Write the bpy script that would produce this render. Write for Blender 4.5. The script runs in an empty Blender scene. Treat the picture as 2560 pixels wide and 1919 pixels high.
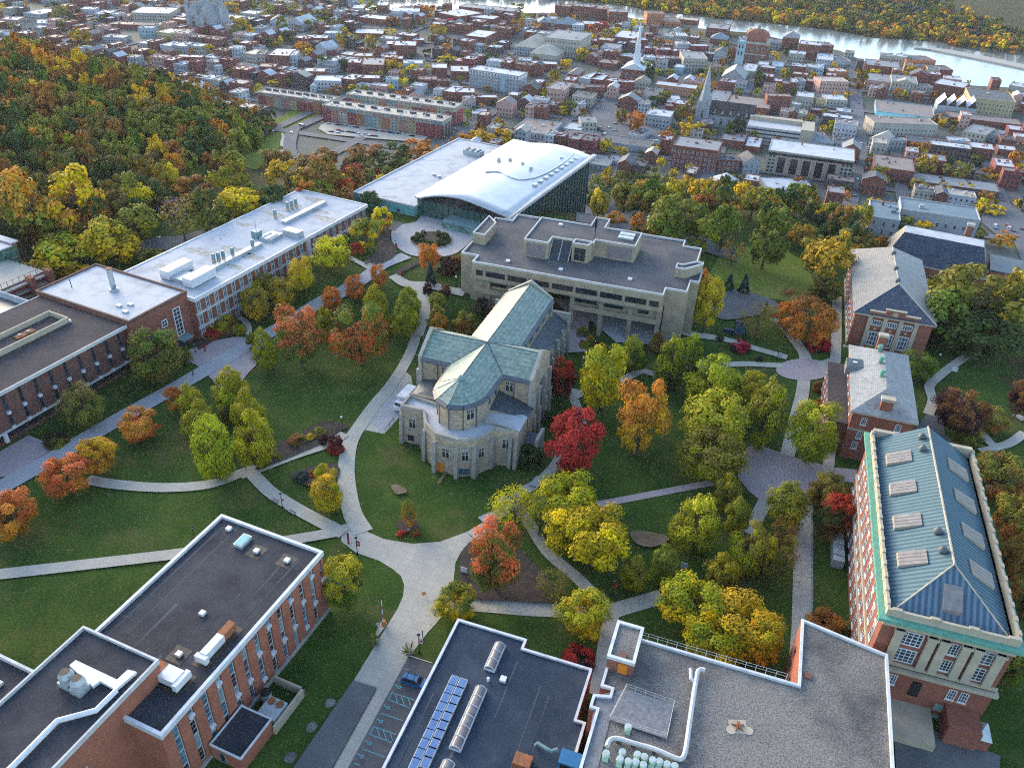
import bpy, bmesh, math, random
from mathutils import Vector, Matrix
random.seed(7)
R_ = math.radians
SC = bpy.context.scene
COL = SC.collection
# ---------------------------------------------------------------- camera
FOC, PITCH, ROLL, CAMH = 2033.0, R_(33.36), R_(2.484), 120.0
_cp, _sp, _cr, _sr = math.cos(PITCH), math.sin(PITCH), math.cos(ROLL), math.sin(ROLL)
FW = Vector((0, _cp, -_sp)); _u = Vector((0, _sp, _cp)); _r = Vector((1, 0, 0))
RT = _r * _cr + _u * _sr
UP = _u * _cr - _r * _sr
cam = bpy.data.cameras.new("camera"); co = bpy.data.objects.new("camera", cam); COL.objects.link(co)
cam.sensor_width = 36; cam.lens = FOC / 2560 * 36
cam.clip_start = 1; cam.clip_end = 9000
m = Matrix((RT, UP, -FW)).transposed().to_4x4(); m.translation = Vector((0, 0, CAMH))
co.matrix_world = m
SC.camera = co

def ss(x):
    x = 0 if x < 0 else 1 if x > 1 else x
    return x * x * (3 - 2 * x)
def lerp(tab, x):
    if x <= tab[0][0]: return tab[0][1]
    for (a, b), (c, d) in zip(tab, tab[1:]):
        if x <= c: return b + (d - b) * (x - a) / (c - a)
    return tab[-1][1]
GA = R_(17.5); gS, gC = math.sin(GA), math.cos(GA)
CREST = [(-800, 420), (-490, 375), (-410, 360), (-345, 350), (-290, 325), (-243, 298), (-203, 262), (-160, 258), (-130, 268), (-60, 275), (-30, 302), (0, 325), (50, 340), (95, 306), (150, 292), (500, 265)]
TOWN = -55.0
def ground(x, y):
    s = x * gC - y * gS; t = x * gS + y * gC
    z = 6.5 * ss((t - (176 + 19 * ss((s + 85) / 20))) / 36) * (1 - ss((s + 34) / 36))
    z += 5 * ss((-190 - s) / 150) * ss((t - 170) / 120)
    k = ss((t - lerp(CREST, s)) / 125)
    return z * (1 - k) + TOWN * k
def ray(u, v):
    return FW + RT * ((u - 1280) / FOC) - UP * ((v - 959.5) / FOC)
def G(u, v, z=0.0):
    d = ray(u, v); t = (z - CAMH) / d.z
    return Vector((d.x * t, d.y * t, z))
def GT(u, v):
    """the point of the ground under a place in the survey photograph"""
    d = ray(u, v); t = 60.0; p = t
    while t < 4000:
        if CAMH + d.z * t < ground(d.x * t, d.y * t): break
        p = t; t += 4 + t * .01
    for _ in range(12):
        m_ = (p + t) / 2
        if CAMH + d.z * m_ < ground(d.x * m_, d.y * m_): t = m_
        else: p = m_
    x, y = d.x * t, d.y * t
    return Vector((x, y, ground(x, y)))
def PX(p):
    q = Vector(p) - Vector((0, 0, CAMH)); w = q.dot(FW)
    return 1280 + FOC * q.dot(RT) / w, 959.5 - FOC * q.dot(UP) / w, w
def height_at(base, u, v):
    """height of a vertical edge standing on base whose top shows at (u, v)"""
    best = (1e9, 0); h = 0.3
    while h < 70:
        a = PX((base[0], base[1], base[2] + h)); e = (a[0] - u) ** 2 * .05 + (a[1] - v) ** 2
        if e < best[0]: best = (e, h)
        h += .1
    return best[1]
ORI = {1: (0, 0), 2: (640, 0), 3: (1280, 0), 4: (1920, 0), 5: (0, 480), 6: (640, 480), 7: (1280, 480), 8: (1920, 480),
       9: (0, 960), 10: (640, 960), 11: (1280, 960), 12: (1920, 960), 13: (0, 1440), 14: (640, 1440), 15: (1280, 1440), 16: (1920, 1440)}
def q(r, x, y): return (ORI[r][0] + x / 3.455, ORI[r][1] + y / 3.455)
def fv(x, y): return (x * 1.1573, y * 1.1573)
def W(az, s, t, z=0.0):
    a = R_(az); return Vector((s * math.cos(a) + t * math.sin(a), -s * math.sin(a) + t * math.cos(a), z))

# ---------------------------------------------------------------- objects
def tag(o, label=None, cat=None, group=None, kind=None):
    if label: o['label'] = label
    if cat: o['category'] = cat
    if group: o['group'] = group
    if kind: o['kind'] = kind
    return o
def empty(name, loc, rz=0, label=None, cat=None, group=None):
    o = bpy.data.objects.new(name, None); COL.objects.link(o)
    o.location = loc; o.rotation_euler = (0, 0, rz); o.empty_display_size = .5
    return tag(o, label, cat, group)
def link(name, me, parent=None, loc=(0, 0, 0), rz=0):
    o = bpy.data.objects.new(name, me); COL.objects.link(o)
    o.location = loc; o.rotation_euler = (0, 0, rz)
    if parent: o.parent = parent
    return o
class MB:
    def __init__(s): s.v = []; s.f = []; s.m = []
    def face(s, pts, mi=0):
        n = len(s.v); s.v += [tuple(p) for p in pts]; s.f.append(tuple(range(n, n + len(pts)))); s.m.append(mi)
    def box(s, x0, x1, y0, y1, z0, z1, mi=0, top=None):
        n = len(s.v)
        s.v += [(x0, y0, z0), (x1, y0, z0), (x1, y1, z0), (x0, y1, z0), (x0, y0, z1), (x1, y0, z1), (x1, y1, z1), (x0, y1, z1)]
        for k, fc in enumerate(((3, 2, 1, 0), (4, 5, 6, 7), (0, 1, 5, 4), (1, 2, 6, 5), (2, 3, 7, 6), (3, 0, 4, 7))):
            s.f.append(tuple(n + i for i in fc)); s.m.append(top if (k == 1 and top is not None) else mi)
        return s
    def prism(s, poly, z0, z1, mi=0, top=None, cap=True):
        """poly counter-clockwise seen from above"""
        a = sum(p[0] * r[1] - r[0] * p[1] for p, r in zip(poly, poly[1:] + poly[:1]))
        if a < 0: poly = poly[::-1]
        k = len(poly)
        for i in range(k):
            a, b = poly[i], poly[(i + 1) % k]
            s.face([(a[0], a[1], z0), (b[0], b[1], z0), (b[0], b[1], z1), (a[0], a[1], z1)], mi)
        if cap: s.face([(p[0], p[1], z1) for p in poly], mi if top is None else top)
        return s
    def rim(s, poly, z0, z1, w, mi=0):
        """a parapet of width w standing inside the outline poly"""
        a = sum(p[0] * r[1] - r[0] * p[1] for p, r in zip(poly, poly[1:] + poly[:1]))
        if a < 0: poly = poly[::-1]
        inn = inset(poly, w); k = len(poly)
        for i in range(k):
            j = (i + 1) % k; a, b, c, d = poly[i], poly[j], inn[j], inn[i]
            s.face([(a[0], a[1], z0), (b[0], b[1], z0), (b[0], b[1], z1), (a[0], a[1], z1)], mi)
            s.face([(a[0], a[1], z1), (b[0], b[1], z1), (c[0], c[1], z1), (d[0], d[1], z1)], mi)
            s.face([(c[0], c[1], z0), (d[0], d[1], z0), (d[0], d[1], z1), (c[0], c[1], z1)], mi)
            s.face([(a[0], a[1], z0), (d[0], d[1], z0), (c[0], c[1], z0), (b[0], b[1], z0)], mi)
        return s
    def cyl(s, x, y, z0, z1, r, n=10, mi=0, r1=None, cap=True):
        r1 = r if r1 is None else r1; k = len(s.v)
        for i in range(n):
            a = 2 * math.pi * i / n
            s.v.append((x + r * math.cos(a), y + r * math.sin(a), z0)); s.v.append((x + r1 * math.cos(a), y + r1 * math.sin(a), z1))
        for i in range(n):
            j = (i + 1) % n; s.f.append((k + 2 * i, k + 2 * j, k + 2 * j + 1, k + 2 * i + 1)); s.m.append(mi)
        if cap:
            s.f.append(tuple(k + 2 * i + 1 for i in range(n))); s.m.append(mi)
        return s
    def tube(s, pts, r, n=6, mi=0, r1=None):
        pts = [Vector(p) for p in pts]; k0 = len(s.v); K = len(pts)
        for i, p in enumerate(pts):
            d = (pts[min(i + 1, K - 1)] - pts[max(i - 1, 0)]).normalized()
            a = d.cross(Vector((0, 0, 1)) if abs(d.z) < .95 else Vector((1, 0, 0))).normalized(); b = d.cross(a)
            rr = r if r1 is None else r + (r1 - r) * i / (K - 1)
            for j in range(n):
                t = 2 * math.pi * j / n; s.v.append(tuple(p + a * (rr * math.cos(t)) + b * (rr * math.sin(t))))
        for i in range(K - 1):
            for j in range(n):
                l = (j + 1) % n; s.f.append((k0 + i * n + j, k0 + i * n + l, k0 + (i + 1) * n + l, k0 + (i + 1) * n + j)); s.m.append(mi)
        s.f.append(tuple(k0 + j for j in range(n))); s.m.append(mi)
        s.f.append(tuple(k0 + (K - 1) * n + j for j in range(n))); s.m.append(mi)
        return s
    def mesh(s, name, mats, smooth=False):
        me = bpy.data.meshes.new(name); me.from_pydata(s.v, [], s.f)
        for m_ in (mats if isinstance(mats, (list, tuple)) else [mats]): me.materials.append(m_)
        me.polygons.foreach_set('material_index', s.m)
        if smooth: me.polygons.foreach_set('use_smooth', [True] * len(s.f))
        me.update(); return me
    def build(s, name, mats, parent=None, loc=(0, 0, 0), rz=0, smooth=False):
        return link(name, s.mesh(name, mats, smooth), parent, loc, rz)
def inset(poly, w):
    out = []; k = len(poly)
    for i in range(k):
        p = Vector(poly[i - 1][:2]); c = Vector(poly[i][:2]); n = Vector(poly[(i + 1) % k][:2])
        e1 = (c - p).normalized(); e2 = (n - c).normalized()
        n1 = Vector((-e1.y, e1.x)); n2 = Vector((-e2.y, e2.x)); b = n1 + n2
        b = n1 if b.length < 1e-4 else b / max(.25, b.dot(n1))
        out.append(tuple(c + b * w))
    return out
def rect(x0, x1, y0, y1): return [(x0, y0), (x1, y0), (x1, y1), (x0, y1)]
class Bld:
    """a building frame: local x to the right, y away from the camera, turned to the street grid"""
    def __init__(s, name, az, s0, t0, z, label, cat, group=None):
        s.az = az; s.s0 = s0; s.t0 = t0; s.z = z
        s.o = empty(name, W(az, s0, t0, z), -R_(az), label, cat, group)
    def loc(s, p, z):
        """local x, y of a surveyed point at height z above sea level"""
        g = G(p[0], p[1], z); a = R_(s.az)
        return (g.x * math.cos(a) - g.y * math.sin(a) - s.s0, g.x * math.sin(a) + g.y * math.cos(a) - s.t0)
    def w(s, x, y, z): return W(s.az, s.s0 + x, s.t0 + y, s.z + z)
# ---------------------------------------------------------------- materials
def nt(name):
    m_ = bpy.data.materials.new(name); m_.use_nodes = True; t = m_.node_tree; t.nodes.clear()
    o = t.nodes.new('ShaderNodeOutputMaterial'); b = t.nodes.new('ShaderNodeBsdfPrincipled')
    t.links.new(b.outputs[0], o.inputs[0]); return m_, t, b, o
def N(t, typ, **kw):
    n = t.nodes.new(typ)
    for k, v in kw.items():
        if k.startswith('i_'): n.inputs[k[2:].replace('_', ' ')].default_value = v
        else: setattr(n, k, v)
    return n
def mixc(t, fac, a, b, mode='MIX'):
    n = t.nodes.new('ShaderNodeMix'); n.data_type = 'RGBA'; n.blend_type = mode; n.clamp_result = False
    for k, s in ((0, fac), (6, a), (7, b)):
        if hasattr(s, 'is_output') or isinstance(s, bpy.types.NodeSocket): t.links.new(s, n.inputs[k])
        elif k == 0: n.inputs[0].default_value = s
        else: n.inputs[k].default_value = (*s, 1)
    return n.outputs[2]
def ramp(t, val, lo, hi):
    n = t.nodes.new('ShaderNodeMapRange'); t.links.new(val, n.inputs[0]); n.inputs[1].default_value = lo; n.inputs[2].default_value = hi
    return n.outputs[0]
def noise(t, sc, det=3, vec=None, rough=.6):
    n = N(t, 'ShaderNodeTexNoise'); n.inputs['Scale'].default_value = sc; n.inputs['Detail'].default_value = det; n.inputs['Roughness'].default_value = rough
    if vec: t.links.new(vec, n.inputs['Vector'])
    return n.outputs['Fac']
def coords(t, kind='Object', scale=None):
    c = N(t, 'ShaderNodeTexCoord').outputs[kind]
    if scale:
        mp = N(t, 'ShaderNodeMapping'); t.links.new(c, mp.inputs[0]); mp.inputs['Scale'].default_value = scale; c = mp.outputs[0]
    return c
def bump(t, b, val, strength=.3, dist=.05):
    n = N(t, 'ShaderNodeBump'); n.inputs['Strength'].default_value = strength; n.inputs['Distance'].default_value = dist
    t.links.new(val, n.inputs['Height']); t.links.new(n.outputs[0], b.inputs['Normal'])
def plain(name, c, c2=None, rough=.8, sc=.35, fine=6.0, famt=.18, spec=.3, metal=0, lo=.35, hi=.65, world=True):
    """weathered surface: two tones in large stains and a fine grain"""
    m_, t, b, o = nt(name)
    b.inputs['Roughness'].default_value = rough; b.inputs['Specular IOR Level'].default_value = spec; b.inputs['Metallic'].default_value = metal
    if world: v = N(t, 'ShaderNodeNewGeometry').outputs['Position']
    else: v = coords(t)
    c2 = c2 or tuple(x * .72 for x in c)
    k = ramp(t, noise(t, sc, 5, v), lo, hi)
    col = mixc(t, k, c, c2)
    g = ramp(t, noise(t, fine, 2, v), .25, .75)
    col = mixc(t, 1.0, col, mixc(t, g, tuple([1 - famt] * 3), tuple([1 + famt] * 3)), 'MULTIPLY')
    t.links.new(col, b.inputs['Base Color']); return m_
def courses(name, c, c2, rough=.7, h=.45, w=.6, mortar=None, spec=.3, axis='xz', famt=.15, msize=.06):
    """laid in courses: bricks, stones, slates (object space)"""
    m_, t, b, o = nt(name); b.inputs['Roughness'].default_value = rough; b.inputs['Specular IOR Level'].default_value = spec
    geo = N(t, 'ShaderNodeNewGeometry'); tc = coords(t)
    sep = N(t, 'ShaderNodeSeparateXYZ'); t.links.new(tc, sep.inputs[0])
    add = N(t, 'ShaderNodeMath', operation='ADD'); t.links.new(sep.outputs[0], add.inputs[0]); t.links.new(sep.outputs[1], add.inputs[1])
    cb = N(t, 'ShaderNodeCombineXYZ')
    t.links.new(add.outputs[0], cb.inputs[0]); t.links.new(sep.outputs[2], cb.inputs[1])
    br = N(t, 'ShaderNodeTexBrick'); t.links.new(cb.outputs[0], br.inputs['Vector'])
    br.inputs['Scale'].default_value = 1; br.inputs['Brick Width'].default_value = w; br.inputs['Row Height'].default_value = h
    br.inputs['Mortar Size'].default_value = msize * h; br.inputs['Color1'].default_value = (*c, 1); br.inputs['Color2'].default_value = (*c2, 1)
    br.inputs['Mortar'].default_value = (*(mortar or tuple(x * .6 for x in c)), 1); br.inputs['Bias'].default_value = 0
    k = ramp(t, noise(t, .25, 4, geo.outputs['Position']), .3, .7)
    col = mixc(t, 1.0, br.outputs['Color'], mixc(t, k, (.82, .82, .84), (1.12, 1.1, 1.08)), 'MULTIPLY')
    g = ramp(t, noise(t, 5, 2, geo.outputs['Position']), .25, .75)
    col = mixc(t, 1.0, col, mixc(t, g, tuple([1 - famt] * 3), tuple([1 + famt] * 3)), 'MULTIPLY')
    t.links.new(col, b.inputs['Base Color']); return m_
def slate(name, c, c2, rough=.55, row=.35, spec=.5):
    """roof laid in rows of slates: rows follow height"""
    m_, t, b, o = nt(name); b.inputs['Roughness'].default_value = rough; b.inputs['Specular IOR Level'].default_value = spec
    tc = coords(t); geo = N(t, 'ShaderNodeNewGeometry')
    v = N(t, 'ShaderNodeTexVoronoi'); mp = N(t, 'ShaderNodeMapping'); t.links.new(tc, mp.inputs[0]); mp.inputs['Scale'].default_value = (1.6, 1.6, 2.2 / row * .35)
    t.links.new(mp.outputs[0], v.inputs['Vector']); v.inputs['Scale'].default_value = 1
    sep = N(t, 'ShaderNodeSeparateColor'); t.links.new(v.outputs['Color'], sep.inputs[0])
    col = mixc(t, ramp(t, sep.outputs[0], .1, .9), c, c2)
    sz = N(t, 'ShaderNodeSeparateXYZ'); t.links.new(tc, sz.inputs[0])
    wv = N(t, 'ShaderNodeMath', operation='MULTIPLY'); t.links.new(sz.outputs[2], wv.inputs[0]); wv.inputs[1].default_value = 1 / (row * .55)
    fr = N(t, 'ShaderNodeMath', operation='FRACT'); t.links.new(wv.outputs[0], fr.inputs[0])
    col = mixc(t, ramp(t, fr.outputs[0], .0, .3), mixc(t, 1.0, col, (.6, .6, .62), 'MULTIPLY'), col)
    k = ramp(t, noise(t, .3, 4, geo.outputs['Position']), .3, .7)
    col = mixc(t, 1.0, col, mixc(t, k, (.85, .86, .86), (1.1, 1.1, 1.08)), 'MULTIPLY')
    t.links.new(col, b.inputs['Base Color']); return m_
def glass(name, c, rough=.12, spec=.6, var=.5):
    m_, t, b, o = nt(name); b.inputs['Roughness'].default_value = rough; b.inputs['Specular IOR Level'].default_value = spec
    r = N(t, 'ShaderNodeObjectInfo').outputs['Random']
    v = N(t, 'ShaderNodeNewGeometry').outputs['Position']
    col = mixc(t, ramp(t, noise(t, .5, 2, v), .4, .6), c, tuple(min(.8, x * (1 + var) + .02 * var) for x in c))
    col = mixc(t, r, tuple(x * .7 for x in c), col)
    t.links.new(col, b.inputs['Base Color']); return m_
def leafmat():
    """foliage: the tree's own colour, a second autumn colour in patches, every leaf clump a little different"""
    m_, t, b, o = nt('foliage')
    oi = N(t, 'ShaderNodeObjectInfo'); at = N(t, 'ShaderNodeAttribute'); at.attribute_type = 'OBJECT'; at.attribute_name = 'turn'
    tv = N(t, 'ShaderNodeAttribute'); tv.attribute_type = 'GEOMETRY'; tv.attribute_name = 'leaf'
    pos = coords(t); ps = N(t, 'ShaderNodeNewGeometry').outputs['Position']
    sz_ = N(t, 'ShaderNodeSeparateXYZ'); t.links.new(pos, sz_.inputs[0]); ma = N(t, 'ShaderNodeMath', operation='MULTIPLY_ADD'); t.links.new(sz_.outputs[2], ma.inputs[0]); ma.inputs[1].default_value = .32; t.links.new(noise(t, .28, 3, ps), ma.inputs[2])
    k = ramp(t, ma.outputs[0], .6, .78)
    col = mixc(t, k, oi.outputs['Color'], at.outputs['Color'])
    col = mixc(t, 1.0, col, mixc(t, tv.outputs['Fac'], (.5, .52, .5), (1.5, 1.45, 1.35)), 'MULTIPLY')
    b.inputs['Roughness'].default_value = .75; b.inputs['Specular IOR Level'].default_value = .15
    t.links.new(col, b.inputs['Base Color'])
    tr = N(t, 'ShaderNodeBsdfTranslucent'); t.links.new(col, tr.inputs[0])
    mx2 = N(t, 'ShaderNodeMixShader'); mx2.inputs[0].default_value = .22
    t.links.new(b.outputs[0], mx2.inputs[1]); t.links.new(tr.outputs[0], mx2.inputs[2]); t.links.new(mx2.outputs[0], o.inputs[0])
    return m_
def massmat(name, cols):
    """many crowns in one mesh: the colour of each crown sits in the face attribute 'hue'"""
    m_, t, b, o = nt(name)
    tv = N(t, 'ShaderNodeAttribute'); tv.attribute_type = 'GEOMETRY'; tv.attribute_name = 'leaf'
    hc = N(t, 'ShaderNodeAttribute'); hc.attribute_type = 'GEOMETRY'; hc.attribute_name = 'hue'
    col = mixc(t, 1.0, hc.outputs['Color'], mixc(t, tv.outputs['Fac'], (.5, .52, .5), (1.5, 1.45, 1.35)), 'MULTIPLY')
    b.inputs['Roughness'].default_value = .8; b.inputs['Specular IOR Level'].default_value = .1
    t.links.new(col, b.inputs['Base Color']); return m_
def grassmat(name, c, c2, c3, sc=.09, lo=.5, hi=.72):
    m_, t, b, o = nt(name); b.inputs['Roughness'].default_value = .95; b.inputs['Specular IOR Level'].default_value = .1
    v = N(t, 'ShaderNodeNewGeometry').outputs['Position']
    col = mixc(t, ramp(t, noise(t, sc * 2.2, 4, v), .35, .65), c, c2)
    col = mixc(t, ramp(t, noise(t, sc, 6, v, .7), lo, hi), col, c3)
    col = mixc(t, ramp(t, noise(t, sc * 5, 5, v, .75), .6, .74), col, tuple(x * 1.25 for x in c3))
    g = ramp(t, noise(t, 2.2, 3, v), .3, .7)
    col = mixc(t, 1.0, col, mixc(t, g, (.62, .66, .6), (1.4, 1.34, 1.3)), 'MULTIPLY')
    t.links.new(col, b.inputs['Base Color']); return m_
def pave(name, c, c2, joint, size=1.6, rough=.85, rot=17.5):
    m_, t, b, o = nt(name); b.inputs['Roughness'].default_value = rough; b.inputs['Specular IOR Level'].default_value = .25
    v = N(t, 'ShaderNodeNewGeometry').outputs['Position']
    mp = N(t, 'ShaderNodeMapping'); t.links.new(v, mp.inputs[0]); mp.inputs['Rotation'].default_value = (0, 0, R_(rot))
    br = N(t, 'ShaderNodeTexBrick'); t.links.new(mp.outputs[0], br.inputs['Vector']); br.offset = 0
    br.inputs['Scale'].default_value = 1; br.inputs['Brick Width'].default_value = size; br.inputs['Row Height'].default_value = size
    br.inputs['Mortar Size'].default_value = .04; br.inputs['Color1'].default_value = (*c, 1); br.inputs['Color2'].default_value = (*c2, 1); br.inputs['Mortar'].default_value = (*joint, 1)
    k = ramp(t, noise(t, .12, 4, v), .3, .7)
    col = mixc(t, 1.0, br.outputs['Color'], mixc(t, k, (.86, .86, .88), (1.1, 1.09, 1.06)), 'MULTIPLY')
    g = ramp(t, noise(t, 3.0, 3, v), .3, .7)
    col = mixc(t, 1.0, col, mixc(t, g, (.86, .86, .86), (1.14, 1.14, 1.14)), 'MULTIPLY')
    t.links.new(col, b.inputs['Base Color']); return m_
M = {}
M['lawn'] = grassmat('lawn', (.024, .054, .009), (.046, .08, .014), (.095, .085, .034), .055, .52, .76)
M['meadow'] = grassmat('meadow', (.1, .145, .022), (.13, .165, .03), (.17, .17, .055), .03)
M['floor'] = grassmat('forest_floor', (.035, .04, .014), (.055, .048, .018), (.07, .045, .018), .1)
M['town'] = plain('town_ground', (.1, .1, .105), (.06, .075, .045), .9, .03, 2.0, .25)
M['mulch'] = plain('mulch', (.035, .026, .022), (.06, .045, .035), .95, .5, 5, .4)
M['dirt'] = plain('bare_soil', (.19, .13, .09), (.1, .08, .04), .95, .5, 4, .35)
M['concrete'] = pave('path_concrete', (.35, .335, .285), (.385, .365, .31), (.28, .27, .24), 1.7)
M['paver'] = pave('pink_pavers', (.36, .29, .29), (.32, .275, .285), (.27, .23, .23), .8)
M['bluestone'] = pave('bluestone', (.3, .31, .33), (.34, .34, .35), (.2, .2, .21), 1.1)
M['asphalt'] = plain('asphalt', (.085, .088, .094), (.115, .118, .122), .9, .15, 6, .3)
M['street'] = plain('street_asphalt', (.095, .1, .112), (.13, .132, .14), .9, .05, 3, .2)
M['line'] = plain('road_paint', (.62, .63, .62), None, .7)
M['tealpaint'] = plain('blue_road_paint', (.08, .36, .42), None, .7)
M['water'] = None
m_, t, b, o = nt('river_water'); b.inputs['Base Color'].default_value = (.16, .19, .19, 1); b.inputs['Roughness'].default_value = .16; b.inputs['Specular IOR Level'].default_value = .8
v = N(t, 'ShaderNodeNewGeometry').outputs['Position']; bump(t, b, noise(t, .25, 4, v), .25, .6); M['water'] = m_
M['brick'] = courses('red_brick', (.27, .1, .065), (.21, .075, .05), .85, .3, .7, (.2, .12, .1), .2)
M['brick_or'] = courses('orange_brick', (.33, .12, .07), (.27, .095, .06), .85, .3, .7, (.24, .13, .1), .2)
M['brick_dk'] = courses('brown_brick', (.16, .075, .06), (.125, .06, .05), .85, .3, .7, (.12, .08, .07), .2)
M['stone'] = courses('field_stone', (.43, .345, .225), (.25, .215, .17), .9, .6, .95, (.33, .295, .24), .1, famt=.32)
M['ashlar'] = courses('grey_ashlar', (.35, .33, .285), (.27, .255, .225), .9, .7, 1.1, (.28, .27, .24), .1, famt=.25)
M['trim'] = plain('limestone_trim', (.36, .345, .31), (.27, .26, .235), .8, .6)
M['limestone'] = plain('cream_limestone', (.4, .35, .26), (.32, .28, .215), .8, .5)
M['conc_wall'] = plain('board_concrete', (.34, .285, .2), (.25, .21, .155), .9, .5, 4, .2, .1)
M['conc_lt'] = plain('pale_concrete', (.5, .5, .49), (.4, .4, .4), .8, .5)
M['coping'] = plain('white_coping', (.56, .58, .6), (.42, .44, .46), .5, .6, 3, .08)
M['white'] = plain('white_paint', (.62, .63, .64), (.5, .51, .53), .5, .7, 4, .08)
M['roof_dk'] = plain('dark_membrane', (.026, .028, .036), (.05, .052, .06), .85, .16, 7, .3, .12)
M['roof_lib'] = plain('grey_membrane', (.06, .064, .075), (.1, .1, .105), .85, .14, 5, .2, .12)
M['roof_gravel'] = plain('gravel_roof', (.175, .16, .145), (.06, .06, .062), .95, .1, 4.5, .7, .1, lo=.45, hi=.72)
M['roof_brown'] = plain('brown_gravel_roof', (.075, .064, .065), (.052, .047, .05), .95, .15, 9, .4, .1)
M['roof_blue'] = plain('blue_black_roof', (.018, .031, .052), (.042, .058, .08), .8, .12, 5, .25, .15, lo=.45, hi=.75)
M['roof_white'] = plain('white_membrane', (.4, .42, .45), (.25, .27, .3), .75, .2, 2.5, .14, .15, lo=.48, hi=.72)
M['stain'] = plain('roof_stain', (.2, .19, .17), (.4, .4, .38), .8, .6)
M['wave'] = None
m_, t, b, o = nt('zinc_wave_roof'); b.inputs['Roughness'].default_value = .38; b.inputs['Metallic'].default_value = .6
v = coords(t); w_ = N(t, 'ShaderNodeTexWave', bands_direction='X'); w_.inputs['Scale'].default_value = .42; t.links.new(v, w_.inputs[0])
col = mixc(t, ramp(t, w_.outputs['Fac'], .0, .12), (.38, .4, .43), mixc(t, ramp(t, noise(t, .15, 3, v), .35, .65), (.36, .385, .41), (.45, .47, .49)))
t.links.new(col, b.inputs['Base Color']); M['wave'] = m_
M['slate_teal'] = slate('teal_slate', (.125, .185, .16), (.215, .275, .235), .55, .95, .35)
M['slate_dark'] = slate('charcoal_slate', (.035, .05, .065), (.06, .075, .09), .45, .4, .5)
M['slate_grey'] = slate('grey_slate', (.17, .18, .185), (.25, .255, .25), .55, .35, .5)
M['slate_lit_tan'] = slate('lit_tan_tile', (.17, .155, .135), (.22, .2, .175), .55, .45, .5)  # slate coloured as lit by the warm low sun
M['tile_navy'] = slate('navy_slate', (.022, .035, .06), (.045, .06, .088), .6, .4, .3)
M['flash'] = plain('lead_flashing', (.05, .065, .08), (.08, .095, .11), .5, .8)
M['copper'] = plain('green_copper', (.085, .25, .185), (.13, .32, .25), .6, 1.2, 5, .2)
m_, t, b, o = nt('ribbed_blue_metal'); b.inputs['Roughness'].default_value = .7; b.inputs['Specular IOR Level'].default_value = .25
v = coords(t); w_ = N(t, 'ShaderNodeTexWave', bands_direction='Y'); w_.inputs['Scale'].default_value = .33; t.links.new(v, w_.inputs[0])
v2 = N(t, 'ShaderNodeNewGeometry').outputs['Position']
col = mixc(t, ramp(t, w_.outputs['Fac'], .3, .8), (.035, .075, .1), mixc(t, ramp(t, noise(t, .5, 4, v2), .3, .7), (.06, .13, .165), (.09, .16, .19)))
t.links.new(col, b.inputs['Base Color']); M['rib'] = m_
m_, t, b, o = nt('ribbed_blue_metal_end'); b.inputs['Roughness'].default_value = .5; b.inputs['Specular IOR Level'].default_value = .6
v = coords(t); w_ = N(t, 'ShaderNodeTexWave', bands_direction='X'); w_.inputs['Scale'].default_value = .33; t.links.new(v, w_.inputs[0])
col = mixc(t, ramp(t, w_.outputs['Fac'], .3, .8), (.03, .06, .095), (.075, .14, .19)); t.links.new(col, b.inputs['Base Color']); M['rib_end'] = m_
M['glass'] = glass('window_glass', (.05, .07, .09))
M['glass_dk'] = glass('dark_glass', (.02, .022, .028), .1, .6, .3)
M['glass_blue'] = glass('blue_curtain_glass', (.035, .095, .145), .2, .4, 1.2)
M['glass_teal'] = glass('teal_glass_block', (.2, .5, .48), .25, .5, .25)
M['glass_facade'] = glass('green_facade_glass', (.06, .13, .11), .12, .6, 1.2)
M['skylight'] = plain('plastic_skylight', (.2, .19, .19), (.14, .125, .125), .35, .8, 4, .1)
M['metal'] = plain('galvanised_metal', (.42, .46, .48), (.32, .36, .38), .45, .8, 4, .12, .5, .3)
M['metal_teal'] = plain('teal_metal', (.17, .27, .28), (.12, .2, .22), .5, .8)
M['black'] = plain('black_metal', (.018, .018, .02), None, .5)
M['rust'] = plain('rusty_steel', (.3, .11, .04), (.16, .07, .04), .85, 1.2, 5, .3)
M['red'] = plain('red_banner', (.42, .03, .05), None, .7)
M['orange'] = plain('orange_paint', (.62, .2, .02), None, .6)
M['mint'] = plain('mint_paint', (.42, .56, .44), (.36, .48, .38), .6, 1)
M['solar'] = plain('solar_cells', (.06, .12, .27), (.09, .17, .32), .25, .8, 3, .1, .6)
M['wood'] = plain('weathered_deck', (.2, .2, .21), (.13, .13, .14), .85, 1.5, 6, .4)
M['bark'] = plain('bark', (.06, .048, .038), (.1, .085, .07), .9, 2)
M['carpaint_b'] = plain('blue_car_paint', (.02, .14, .3), (.02, .12, .26), .25, .5, 5, .03, .6)
M['leaf'] = leafmat()
M['brown'] = plain('brown_leaves', (.1, .045, .02), None, .95)
M['louvre'] = plain('mauve_louvre', (.2, .17, .18), (.15, .13, .14), .8, 1)
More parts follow.
